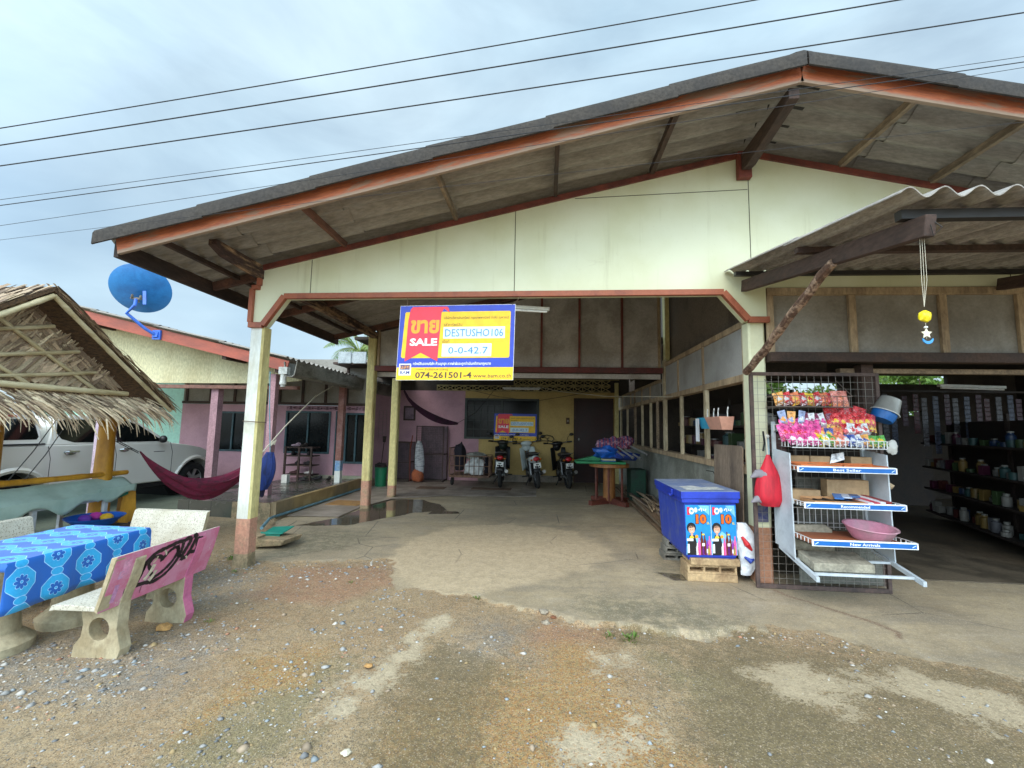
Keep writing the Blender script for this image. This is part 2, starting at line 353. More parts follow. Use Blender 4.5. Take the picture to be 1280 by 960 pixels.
def brokn(m_, lo, hi, mx_): return k.math('MULTIPLY', k.ramp(k.math('ADD', m_, brk), lo, hi), mx_)
soilc = k.mix(k.ramp(n1, .35, .65), (.37, .23, .11), (.46, .325, .175)); soilc = k.mix(k.ramp(n2, .4, .66, 0, .75), soilc, (.29, .2, .105)); soilc = k.mix(k.ramp(n3, .45, .7, 0, .6), soilc, (.45, .37, .25))
v1 = k.vor(P0, 75); vc = k.vor(P0, 75, o='Color'); vs_ = k.new('ShaderNodeSeparateColor'); k.put(vs_.inputs[0], vc)
chip = k.math('MULTIPLY', k.ramp(v1, .3, .22), k.ramp(vs_.outputs[0], .72, .76)); chipc = k.mix(vs_.outputs[1], (.2, .2, .19), (.52, .48, .42))
v2 = k.vor(P0, 34); vc2 = k.vor(P0, 34, o='Color'); vs2 = k.new('ShaderNodeSeparateColor'); k.put(vs2.inputs[0], vc2)
chip2 = k.math('MULTIPLY', k.ramp(v2, .3, .24), k.ramp(vs2.outputs[0], .82, .85))
# moss / rust / red dirt
soilc = k.mix(brokn(a[2], .1, 1.0, .75), soilc, k.mix(n3, (.19, .165, .07), (.29, .25, .13)))
soilc = k.mix(brokn(a[3], .15, 1.05, .85), soilc, k.mix(k.ramp(n3, .4, .6), (.44, .2, .05), (.42, .29, .11)))
soilc = k.mix(k.math('MULTIPLY', b[2], k.ramp(n2, .3, .6, .5, .95)), soilc, k.mix(n3, (.3, .13, .06), (.5, .3, .18)))
soilc = k.mix(k.math('MULTIPLY', b[1], k.ramp(n2, .35, .6, .2, .8)), soilc, k.mix(vs_.outputs[1], (.17, .16, .14), (.34, .31, .27)))
soilc = k.mix(k.math('MULTIPLY', chip, .85), soilc, chipc); soilc = k.mix(k.math('MULTIPLY', chip2, .8), soilc, k.mix(vs2.outputs[1], (.22, .2, .17), (.5, .45, .38)))
lp = k.math('MULTIPLY', k.ramp(k.math('ADD', k.math('ADD', b[3], brk), k.math('ADD', k.math('MULTIPLY', k.math('SUBTRACT', n3, .5), 2.6), k.math('MULTIPLY', k.math('SUBTRACT', n5, .5), 1.2))), .32, .85), k.ramp(b[3], .02, .3, 0, .95)); lp_ = lp; soilc = k.mix(lp, soilc, k.mix(k.ramp(n3, .35, .65), (.6, .5, .36), (.47, .39, .27)))
soilc = k.mix(brokn(k.math('MULTIPLY', e3[1], .9), .0, 1.05, .85), soilc, k.mix(n3, (.12, .088, .036), (.22, .16, .072)))
v3 = k.vor(P0, 170, o='Color'); v3s = k.new('ShaderNodeSeparateColor'); k.put(v3s.inputs[0], v3)
soilc = k.mix(k.ramp(n5, .38, .64, 0, .45), soilc, (.12, .085, .05)); soilc = k.mix(k.math('MULTIPLY', k.ramp(v3s.outputs[0], .82, .86), .45), soilc, (.48, .38, .25)); soilc = k.mix(k.math('MULTIPLY', k.ramp(v3s.outputs[1], .84, .86), .6), soilc, (.07, .055, .04))
soilc = k.mix(k.math('MULTIPLY', lp_, .7), soilc, k.mix(k.ramp(n3, .35, .65), (.62, .5, .33), (.45, .36, .23)))
soilc = k.mix(k.ramp(n6, .5, .6, 0, .3), soilc, (.13, .1, .06))
# concrete
con = k.mix(k.ramp(n1, .35, .65), (.53, .415, .25), (.41, .315, .185)); con = k.mix(k.ramp(n2, .45, .7, 0, .6), con, (.27, .21, .125)); con = k.mix(k.ramp(k.noise(P0, 4.1, 8, .7, .8), .5, .68, 0, .5), con, (.5, .42, .31))
con = k.mix(k.ramp(n4, .4, .6, 0, .4), con, (.2, .17, .13)); sm = k.noise(k.obj((.35, 1.6, 1)), 2.2, 7, .65, .5); con = k.mix(k.ramp(sm, .48, .68, 0, .55), con, (.2, .165, .12)); con = k.mix(k.ramp(sm, .42, .28, 0, .4), con, (.56, .47, .35))
con = k.mix(k.math('MULTIPLY', a[1], .85), con, k.mix(k.ramp(n2, .35, .65), (.66, .51, .32), (.55, .42, .255)))
con = k.mix(k.math('MULTIPLY', a[2], k.ramp(n2, .35, .6, .1, .85)), con, (.16, .14, .075))
crk = k.vor(k.mix(.12, P0, k.new('ShaderNodeTexNoise').outputs[1]), 1.1, 'DISTANCE_TO_EDGE'); crm = k.math('MULTIPLY', k.ramp(crk, .009, .003), k.ramp(n4, .5, .56))
con = k.mix(k.math('MULTIPLY', crm, .8), con, (.05, .042, .03)); con = k.mix(k.math('MULTIPLY', e3[0], k.ramp(n3, .3, .55, .4, .95)), con, (.2, .11, .06)); con = k.mix(k.math('MULTIPLY', e3[1], k.ramp(n2, .35, .6, 0, .6)), con, (.16, .14, .085))
con = k.mix(k.ramp(n3, .3, .7, 0, .35), con, (.17, .145, .11))
con = k.mix(k.ramp(n5, .4, .65, 0, .35), con, (.14, .115, .08)); con = k.mix(k.ramp(n6, .52, .6, 0, .3), con, (.2, .16, .11)); con = k.mix(k.math('MULTIPLY', k.ramp(v3s.outputs[0], .88, .9), .4), con, (.55, .47, .36))
spk = k.vor(P0, 55); con = k.mix(k.math('MULTIPLY', k.ramp(spk, .14, .09), .35), con, (.12, .1, .08))
c = k.mix(k.ramp(k.math('ADD', a[0], k.math('MULTIPLY', k.math('SUBTRACT', n3, .5), .5)), .35, .65), soilc, con)
c = k.mix(k.math('MULTIPLY', b[0], .72), c, (.045, .036, .024))
damp = k.ramp(n1, .56, .7); rg = k.math('SUBTRACT', k.math('SUBTRACT', .92, k.math('MULTIPLY', damp, .3)), k.math('MULTIPLY', k.ramp(b[0], .3, .9), .86), True)
hgt = k.math('ADD', k.math('ADD', k.math('MULTIPLY', n3, .5), k.math('MULTIPLY', n5, .22)), k.math('ADD', k.math('MULTIPLY', n2, .6), k.math('MULTIPLY', chip, .35)))
bn = k.new('ShaderNodeBump'); bn.inputs['Distance'].default_value = .018; k.put(bn.inputs['Height'], hgt)
k.put(bn.inputs['Strength'], k.math('MULTIPLY', k.math('SUBTRACT', 1.0, b[0], True), k.math('SUBTRACT', .95, k.math('MULTIPLY', a[0], .65)))); k.put(k.b.inputs['Normal'], bn.outputs[0])
gme.materials.append(k.done(c, rg))
# loose stones
def pebbles(fine=False):
    base = [(0, 0, 1), (0, 0, -1)] + [(math.cos(t), math.sin(t), 0) for t in (0, 1.05, 2.09, 3.14, 4.19, 5.24)]
    base = np.array(base); fb = [(0, 2 + i, 2 + (i + 1) % 6) for i in range(6)] + [(1, 2 + (i + 1) % 6, 2 + i) for i in range(6)]; fb = np.array(fb)
    N = 42000 if not fine else 60000; x = rng.uniform(-4.8, 4.6, N); y = 1.5 + rng.power(.9, N) * 3.9
    s, hh = slab_h(x, y)
    dens = .17 + .0 * x
    def near(Ps, w):
        return np.max([sstep(poly_sd(x, y, p), -w, w) for p in Ps], 0)
    dens += 2.2 * near(GRAV[:2], .3) + .35 * near(GRAV[2:], .3) + .35 * sstep(-x, .5, 2.5) + .25 * near(ORG, .3) + .45 * np.exp(-((s + .08) / .09) ** 2)
    if fine: dens = (.10 + .35 * dens + .5 * sstep(vnoise(x, y, 1.1, 55), .0, .5)) * (1 - .6 * near([BAND] + LR, .15)) * (1 - .6 * near(REDD, .2))
    dens *= .12 + 1.5 * sstep(vnoise(x, y, 1.5, 21), -.2, .6)
    keep = (rng.uniform(0, 1, N) < dens) & (s < -.01); x, y = x[keep], y[keep]; n = len(x)
    sz = np.clip(.0034 * np.exp(rng.normal(.35, .6, n)), .002, .026) if not fine else rng.uniform(.0012, .0032, n)
    xi = np.clip(np.searchsorted(xs, x) - 1, 0, nx - 2); yi = np.clip(np.searchsorted(ys, y) - 1, 0, ny - 2); z = Zg[xi, yi]
    P = base[None] * rng.uniform(.7, 1.3, (n, 8, 1)) * sz[:, None, None] * np.stack([rng.uniform(.8, 1.5, n), rng.uniform(.8, 1.2, n), rng.uniform(.35, .75, n)], -1)[:, None]
    t = rng.uniform(0, 6.28, n); ct, st = np.cos(t)[:, None], np.sin(t)[:, None]
    Q = np.stack([P[..., 0] * ct - P[..., 1] * st, P[..., 0] * st + P[..., 1] * ct, P[..., 2]], -1) + np.stack([x, y, z + sz * (.0 if fine else .10)], -1)[:, None]
    FF = (fb[None] + (np.arange(n) * 8)[:, None, None]).reshape(-1, 3)
    me = bpy.data.meshes.new('gravel'); me.vertices.add(n * 8); me.vertices.foreach_set('co', Q.reshape(-1)); me.loops.add(FF.size); me.loops.foreach_set('vertex_index', FF.ravel())
    me.polygons.add(len(FF)); me.polygons.foreach_set('loop_start', np.arange(0, FF.size, 3)); me.polygons.foreach_set('loop_total', np.full(len(FF), 3)); me.update(calc_edges=True)
    pal = np.array([(.36, .28, .17), (.2, .145, .08), (.46, .37, .24), (.28, .22, .14), (.36, .25, .13), (.38, .22, .1), (.52, .44, .31), (.12, .09, .055)]) if fine else np.array([(.34, .33, .31), (.2, .2, .2), (.5, .47, .42), (.27, .3, .31), (.33, .25, .17), (.4, .2, .12), (.6, .56, .5), (.38, .27, .13)]); pw = [.24, .2, .1, .12, .19, .03, .02, .10]
    cc = pal[rng.choice(8, n, p=pw)] * rng.uniform(.75, 1.15, (n, 1)); cc = np.concatenate([np.repeat(cc, 8, 0), np.ones((n * 8, 1))], 1)
    at = me.attributes.new('pc', 'FLOAT_COLOR', 'POINT'); at.data.foreach_set('color', cc.astype(np.float32).ravel())
    k = NT('stone'); a = k.new('ShaderNodeAttribute', attribute_name='pc'); me.materials.append(k.done(a.outputs['Color'], .8))
    o = bpy.data.objects.new('gravel', me); COL.objects.link(o); tag(o, 'fine sandy grit lying between the larger pebbles on the dirt' if fine else 'loose grey, white and ochre pebbles scattered over the bare dirt', 'grit' if fine else 'gravel', kind='stuff')
pebbles(); pebbles(True)
# ================================================================== materials used all over
CREAM = mat('cream_paint', '#dee0c2', '#cfd0a8', .75, sc=.9, lo=.35, hi=.75, bump=.06, bs=30, grain=.05)
k = NT('cream_gable_paint'); n_a = k.noise(k.obj(), .9, 6); st_ = k.noise(k.obj((4.5, 1, .3)), 1.6, 7, .65); sm_ = k.noise(k.obj((.6, 1, 1.6)), 2.3, 7, .7); fn_ = k.noise(k.obj(), 40, 4, .6)
c_ = k.mix(k.ramp(n_a, .35, .72), lin('#dee0c4'), lin('#d0d1ac')); c_ = k.mix(k.ramp(st_, .56, .74, 0, .35), c_, lin('#a9a67c')); c_ = k.mix(k.ramp(sm_, .62, .76, 0, .35), c_, lin('#b3ab8c')); c_ = k.mix(k.ramp(fn_, .62, .72, 0, .25), c_, lin('#a8a284')); k.bump(k.noise(k.obj(), 3, 4), .12, .02); CREAMG = k.done(c_, .7)
CREAMD = mat('cream_paint_worn', '#d9d5b0', '#b3a888', .8, sc=3.5, lo=.45, hi=.75, bump=.2, bs=50, grain=.14, stretch=(1, 1, .4))
YCREAM = mat('yellow_cream_paint', '#d5c98c', '#b4a26a', .8, sc=4, lo=.45, hi=.72, bump=.2, stretch=(1, 1, .35), grain=.18)
WHITEP = mat('white_post_paint', '#d5d8d2', '#bdbba8', .75, sc=3, lo=.45, hi=.75, grain=.1, stretch=(1, 1, .4))
SALMON = mat('salmon_band_paint', '#bd8b74', '#a78c70', .85, sc=7, lo=.42, hi=.68, grain=.25)
CEMENT = mat('cement', '#a08a6c', '#746a50', .9, sc=8, grain=.3, bump=.4)
TRIM = mat('brick_red_trim', '#a05c42', '#82432f', .6, sc=3, lo=.45, hi=.7, grain=.12, bump=.08)
MAROON = mat('maroon_trim', '#7d3f33', '#5b2f28', .65, sc=4, grain=.15)
BROWNW = mat('brown_timber', '#6f4a3b', '#4a342c', .8, sc=4, stretch=(1, .25, 1), lo=.4, hi=.65, grain=.3)
DARKW = mat('dark_timber', '#4c3a32', '#352924', .8, sc=4, stretch=(1, .3, 1), grain=.35)
GREYW = mat('weathered_timber', '#93806a', '#6a5a4a', .9, sc=5, stretch=(1, .3, 1), grain=.35, bump=.5)
RAWW = mat('pale_raw_timber', '#b09a7c', '#8c7860', .85, sc=6, stretch=(1, 1, .3), grain=.25, bump=.3)
FIBRE = mat('fibre_cement_sheet', '#9d968d', '#857e75', .92, sc=3, lo=.35, hi=.7, stretch=(.4, 2.5, 1), grain=.22, bump=.3, bs=45)
FIBRET = mat('fibre_cement_weathered_top', '#403b36', '#2e2a27', .92, sc=3, grain=.4, bump=.5)
PANEL = mat('grey_board', '#96928a', '#7a746a', .85, sc=2, lo=.35, hi=.7, grain=.12)
PANELD = mat('stained_grey_board', '#bcb6ae', '#9d968c', .85, sc=1.5, lo=.38, hi=.6, grain=.15)
PINK = mat('pink_lilac_wall', '#bd959f', '#a67f8a', .85, sc=1.4, lo=.4, hi=.72, grain=.08)
YWALL = mat('mustard_yellow_wall', '#bfa468', '#a58c54', .85, sc=1.4, lo=.4, hi=.72, grain=.1)
BLOCKW = mat('grey_block_wall', '#8b8d84', '#6d6f66', .9, sc=2.5, lo=.35, hi=.65, grain=.2, bump=.3)
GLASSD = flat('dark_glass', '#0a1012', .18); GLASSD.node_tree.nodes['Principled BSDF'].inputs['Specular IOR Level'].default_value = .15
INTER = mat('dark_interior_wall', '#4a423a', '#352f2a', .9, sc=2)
FASC = None
def fascia_mat(name, worn=.5):
    k = NT(name); v = k.obj((.5, 1, 3)); n = k.noise(v, 2.6, 7, .65, .6); n2 = k.noise(k.obj((1.2, 4, 12)), 6, 6, .7)
    z = k.sep(k.obj())[2]
    red = k.mix(k.ramp(n2, .35, .65), (.55, .16, .065), (.36, .11, .06)); grey = k.mix(n2, (.22, .15, .11), (.4, .31, .23))
    f = k.math('ADD', k.ramp(n, .52, .62, 0, .75), k.ramp(k.math('ADD', z, k.math('MULTIPLY', n2, .07)), -.005, -.035, 0, 1.), True)
    k.bump(n2, .35, .004)
    return k.done(k.mix(k.math('MULTIPLY', f, worn * 1.6, True), red, grey), .8)
FASC = fascia_mat('weathered_red_fascia_paint', .6)
FASC2 = mat('red_brown_fascia_paint', '#a85a48', '#8a4a3c', .7, sc=2.5, stretch=(.5, 1, 2), grain=.12)
def corrugated(o, u, v, n, L, Wd, pitch, amp, th=.007, rows=1, lap=.12, lift=.014, m=0, mb=None, seg=10, jit=.0):
    """wavy sheets: u runs down the slope (length L), waves across v (width Wd)"""
    mb = mb or MB(); o, u, v, n = Vector(o), Vector(u).normalized(), Vector(v).normalized(), Vector(n).normalized()
    rl = L / rows; nv = int(Wd / pitch * seg)
    for r_ in range(rows):
        a0 = r_ * rl; a1 = (r_ + 1) * rl + (lap if r_ < rows - 1 else 0); j = random.uniform(-jit, jit)
        top = []; bot = []
        for a in np.linspace(a0, a1, 3):
            t = (a - a0) / (a1 - a0); zt = lift * t
            rt = []; rb = []
            for i in range(nv + 1):
                b = Wd * i / nv; w = amp * math.sin(2 * math.pi * b / pitch)
                p = o + u * a + v * (b + j) + n * (w + zt); rt.append(p + n * th); rb.append(p)
            top.append(rt); bot.append(rb)
        base = len(mb.v); I = 3; J = nv + 1
        mb.grid(top, m); mb.grid(bot, m)
        T = lambda i, jj: base + i * J + jj
        B = lambda i, jj: base + I * J + i * J + jj
        fs = []
        for jj in range(J - 1):
            fs += [(T(0, jj), T(0, jj + 1), B(0, jj + 1), B(0, jj)), (T(I - 1, jj), B(I - 1, jj), B(I - 1, jj + 1), T(I - 1, jj + 1))]
        for i in range(I - 1):
            fs += [(T(i, 0), B(i, 0), B(i + 1, 0), T(i + 1, 0)), (T(i, J - 1), T(i + 1, J - 1), B(i + 1, J - 1), B(i, J - 1))]
        mb.f += fs; mb.m += [m] * len(fs)
    return mb
def board(name, m, p, q, w, h, parent, label=None, bevel=.004):
    """straight board as its own local frame (x along) so paint and grain follow it"""
    p, q = Vector(p), Vector(q); L_ = (q - p).length; mb = MB().box((-L_ / 2, -w / 2, -h / 2), (L_ / 2, w / 2, h / 2))
    o = mb.build(name, m, None, world=False, bevel=bevel); o.parent = parent
    d = (q - p).normalized(); up = Vector((0, 0, 1)); y = up.cross(d); y = y.normalized() if y.length > .05 else Vector((0, 1, 0)); z = d.cross(y)
    M_ = Matrix((d, y, z)).transposed().to_4x4(); M_.translation = (p + q) / 2 - parent_loc(parent); o.matrix_local = M_
    if label: o['label'] = label
    return o
# ================================================================== the main house
house = root('shop_house', (-.5, 4.75, 0), 'cream gabled shop house with open car porch and corrugated grey roof', 'house')
AX, AZ, SL = 2.18, 4.68, .2255     # gable apex and slope of the wall top
def roofz(x): return 4.78 - .2300 * abs(x - AX)       # underside of the sheets
w0 = [(-3.47, 2.71), (-3.47, 3.17), (-3.39, 3.17), (-3.39, AZ - SL * (AX + 3.39)), (AX, AZ), (7.9, AZ - SL * (7.9 - AX)), (7.9, 3.13), (2.33, 3.13), (2.33, 2.77), (2.12, 2.77), (1.87, 3.07), (-3.05, 3.05), (-3.29, 2.71)]
MB().prism(w0, (0, 4.70, 0), (1, 0, 0), (0, 0, 1), (0, .12, 0)).build('gable_wall', CREAMG, house)
tr = MB(); Yt = 4.685
def strip(mb, p, q, w, th=.03, y=Yt, m=0, side=0):
    """flat trim strip in the facade plane from p to q (x,z); side shifts it off the line"""
    a = Vector((p[0], p[1])); b = Vector((q[0], q[1])); d = (b - a).normalized(); nn = Vector((-d.y, d.x)) * w
    s0 = nn * (side - .5) if side in (0, 1) else nn * side; P_ = [a + s0, b + s0, b + s0 + nn, a + s0 + nn]
    mb.prism([(v.x, v.y) for v in P_], (0, y - th / 2, 0), (1, 0, 0), (0, 0, 1), (0, th, 0), m)
strip(tr, (-3.39, AZ - SL * (AX + 3.39) - .03), (AX, AZ - .03), .06, m=1); strip(tr, (AX + .001, AZ - .03), (7.9, AZ - .03 - SL * (7.9 - AX)), .06, m=1)
tr.build('rake_trim', [TRIM, MAROON], house)
tr = MB()
low = [(-3.45, 2.715), (-3.28, 2.715), (-3.04, 3.055), (1.88, 3.075), (2.13, 2.775), (2.34, 2.775)]
for i, (p, q) in enumerate(zip(low, low[1:])): strip(tr, p, q, .062, .05 + .004 * (i % 2), 4.672 + .001 * i)
strip(tr, (-3.445, 2.75), (-3.445, 3.15), .05, .046, 4.68); strip(tr, (-3.445, 3.165), (-3.36, 3.165), .05, .05, 4.678); strip(tr, (-3.365, 3.19), (-3.365, 3.39), .05, .044, 4.68)
tr.build('opening_trim', TRIM, house, bevel=.004)
tr = MB()
SEAM = flat('dark_seam', '#4c4a3a', .9)
for x, z0, z1 in ((-.37, 3.09, AZ - SL * 2.55 - .06), (2.19, 3.14, 4.55), (-2.75, 3.09, 3.5), (4.75, 3.14, 4.05)): MB().box((x - .0035, 4.697, z0), (x + .0035, 4.6995, z1)).build('board_seam', SEAM, house)
MB().beam((.3, 4.698, 4.18), (2.18, 4.698, 4.24), .003, .006).build('board_seam', SEAM, house)
# bracket post under the ridge
MB().box((2.06, 4.62, 4.34), (2.20, 4.69, 4.64)).build('ridge_block', MAROON, house, bevel=.004)
# fascia boards at the front verge
YF = 3.66
for s_ in (-1, 1):
    p = Vector((AX, YF, 4.70)); q = Vector((AX + s_ * 6.26 if s_ < 0 else AX + 6.6, YF, 0)); q.z = 4.70 - .2335 * abs(q.x - AX)
    board('fascia_board', FASC, (p, q)[s_ < 0], (q, p)[s_ < 0], .035, .168, house, 'weathered red fascia board on the %s slope' % ('left' if s_ < 0 else 'right'))
# roof sheets, verge caps, ridge cap
rf = None
for s_, Lx, ye in ((-1, 6.40, 8.2), (1, 6.9, 12.3)):
    u = Vector((s_, 0, -.2335)).normalized(); n_ = Vector((s_ * .2335, 0, 1)).normalized()
    o = Vector((AX, 3.60, 4.80))
    mb = corrugated(o, u, (0, 1, 0), n_, Lx * 1.027, ye - 3.6, .255, .046, rows=6, lap=.1, lift=.016, seg=14)
    r_ = mb.build('roof_slope', FIBRE, house, smooth=True)
    r_['label'] = 'corrugated grey fibre cement slope on the %s of the ridge' % ('left' if s_ < 0 else 'right')
    vc_ = MB()
    for i in range(6):
        a0 = i * Lx / 6 * 1.027 - (.0 if i else 0); a1 = (i + 1) * Lx / 6 * 1.027 + .07
        if i == 5: a1 -= .07
        P_ = []
        for t, a_ in ((0, a0), (.5, (a0 + a1) / 2), (1, a1)):
            b_ = o + u * a_ + n_ * (.034 + .013 * t + .003 * math.sin(i * 2.3 + t * 3))
            P_.append([b_ + Vector((0, .16, 0)), b_ + Vector((0, .02, .012)), b_ + Vector((0, -.035, .0)), b_ + Vector((0, -.05, -.03)), b_ + Vector((0, -.052, -.135)), b_ + Vector((0, -.04, -.14)), b_ + Vector((0, -.036, -.03)), b_ + Vector((0, -.02, -.008)), b_ + Vector((0, .16, -.012))])
        vc_.grid(P_); vc_.add(P_[0], [tuple(range(9))]); vc_.add(P_[2], [tuple(range(9))])
    vc_.build('verge_cap', FIBRET, r_, smooth=True)
rc = MB(); P_ = []
for y in (3.60, 3.7, 5, 8, 12.3):
    P_.append([Vector((AX + dx, y, 4.852 - abs(dx) * .2335 + (.012 if abs(dx) < .1 else 0))) for dx in (-.32, -.13, -.06, 0, .06, .13, .32)])
rc.grid(P_); rc.build('ridge_cap', FIBRET, house, smooth=True, solid=.02)
# purlins running from the fascia into the gable, x and size read at the fascia
pw = MB()
for x, w, h, mi_ in ((-2.35, .04, .07, 0), (-1.05, .04, .07, 1), (.08, .04, .075, 2), (1.15, .05, .08, 2), (3.15, .05, .07, 1), (4.05, .05, .07, 1), (5.3, .05, .07, 1), (6.6, .05, .07, 0)):
    z = roofz(x) - h / 2 - .035; o = MB().box((x - w / 2, 3.68, z - h / 2), (x + w / 2, 4.69, z + h / 2)).build('purlin_end', (BROWNW, GREYW, DARKW)[mi_], house, bevel=.003)
rb = MB().prism([(3.69, 4.60), (4.64, 4.60), (4.64, 4.42), (4.50, 4.40), (3.69, 4.50)], (2.09, 0, 0), (0, 1, 0), (0, 0, 1), (.09, 0, 0)).build('ridge_beam', DARKW, house, bevel=.005)
bk = mat('splintered_old_timber', '#9a7c5e', '#43302a', .95, sc=9, stretch=(1, .25, 1), lo=.38, hi=.55, grain=.5, bump=.8, bs=90)
MB().prism([(3.95, 3.43), (4.70, 3.43), (8.2, 3.40), (8.2, 3.27), (4.70, 3.27), (4.1, 3.31), (3.95, 3.37)], (-3.42, 0, 0), (0, 1, 0), (0, 0, 1), (.09, 0, 0)).build('wall_plate', bk, house, bevel=.004)
MB().box((-4.14, 3.68, 3.14), (-4.09, 8.1, 3.30)).build('eave_beam', DARKW, house, bevel=.003)
MB().box((-3.78, 3.68, 3.31), (-3.73, 8.1, 3.36)).build('eave_purlin', DARKW, house)
for y, x1 in ((4.86, AX), (6.2, AX), (7.9, AX)):
    MB().beam((-4.08, y, roofz(-4.08) - .1), (x1, y, roofz(x1) - .1), .05, .1).build('rafter', BROWNW, house)
# porch columns
def column(x, y, w, z1, mats, zb, zs, parent, chamfer=.02, right=None):
    """mats: bottom, band, shaft; right = material of the shaft's right side"""
    mb = MB(); c = chamfer; h = w / 2
    ring = [(-h + c, -h), (h - c, -h), (h, -h + c), (h, h - c), (h - c, h), (-h + c, h), (-h, h - c), (-h, -h + c)]
    zz = [(gh(x, y) - .05, 1.12), (.06, 1.06), (zb, 1.0), (zs, 1.0), (z1, 1.0)]; vs = []; fs = []; ms = []
    for z, s_ in zz: vs += [(x + a * s_, y + b * s_, z) for a, b in ring]
    for i in range(4):
        for j in range(8):
            kk = (j + 1) % 8; fs.append((i * 8 + j, i * 8 + kk, (i + 1) * 8 + kk, (i + 1) * 8 + j))
            m_ = (0, 0, 1, 2)[i]
            if right is not None and i == 3 and j in (1, 2, 3): m_ = 3
            ms.append(m_)
    fs.append(tuple(32 + j for j in range(8))); ms.append(2)
    mb.add(vs, fs, ms); return mb.build('column', list(mats) + ([right] if right else []), parent)
column(-3.36, 4.77, .165, 2.70, (CEMENT, SALMON, WHITEP), .14, .52, house, .02, YCREAM)['label'] = 'white and cream front column with salmon base'
column(-3.42, 8.2, .16, 3.4, (CEMENT, SALMON, YCREAM), .06, .52, house)['label'] = 'cream column with salmon base beside the puddle'
column(-3.35, 9.42, .16, 2.62, (CEMENT, SALMON, YCREAM), .05, .27, house)['label'] = 'cream rear column with low salmon base'
column(2.235, 4.81, .17, 2.76, (CEMENT, mat('salmon_post_paint', '#a4765c', '#8a6a56', .8, sc=5, lo=.5, hi=.75), CREAM), .07, .62, house)['label'] = 'cream column behind the wire mesh gate'
# inner gable with grey boards over the red beam
ig = root('inner', (0, 0, 0), None, None); bpy.data.objects.remove(ig)
x0, x1 = -3.36, 2.15
Z0 = 2.73
def rt(x): return roofz(x) - .05
MB().prism([(x0, Z0), (x0, rt(x0)), (x1, rt(x1)), (x1, Z0)], (0, 8.21, 0), (1, 0, 0), (0, 0, 1), (0, .02, 0)).build('inner_gable_board', PANELD, house)
MB().box((x0, 8.13, 2.635), (x1, 8.25, 2.735)).build('red_tie_beam', mat('oxblood_timber', '#6d332d', '#4b2925', .7, sc=4), house, bevel=.004)
MB().box((x0, 8.3, 2.54), (x1, 8.36, 2.63)).build('soffit_board', PANELD, house)
for i, x in enumerate((-3.3, -2.72, -1.9, -1.0, -.1, .62, 1.42, 2.1)):
    MB().box((x - .02, 8.165, Z0 + .001), (x + .02, 8.208, rt(x))).build('stud', (MAROON, RAWW)[i in (0, 7)], house)
MB().beam((x0, 8.19, rt(x0) - .02), (AX, 8.19, rt(AX) - .02), .04, .07).build('rafter', DARKW, house)
# rear part: ceiling, back walls, breeze blocks
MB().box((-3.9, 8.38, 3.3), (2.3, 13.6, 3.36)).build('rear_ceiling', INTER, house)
MB().box((-5.0, 9.7, 2.98), (-3.95, 13.0, 3.03)).build('rear_eave', DARKW, house)
fp = MB(); fp.box((-4.86, 9.66, 3.0), (-4.56, 9.7, 3.27)); fp.box((-4.5, 9.66, 3.0), (-4.2, 9.7, 3.27)); fp.box((-4.56, 9.69, 3.02), (-4.5, 9.72, 3.25))
fp.build('flashing_panel', mat('pale_grey_sheet_metal', '#aab2b4', '#7b8386', .6, sc=4), house)
YB = 12.6
def wall_with_holes(y0, y1, xa, xb, z0, z1, holes):
    mb = MB(); xs_ = sorted({xa, xb, *[h[0] for h in holes], *[h[1] for h in holes]})
    for a_, b_ in zip(xs_, xs_[1:]):
        hs = sorted([(h[2], h[3]) for h in holes if h[0] <= a_ + 1e-6 and h[1] >= b_ - 1e-6]); z = z0
        for c_, d_ in hs:
            if c_ > z + 1e-6: mb.box((a_, y0, z), (b_, y1, c_))
            z = d_
        if z < z1 - 1e-6: mb.box((a_, y0, z), (b_, y1, z1))
    return mb
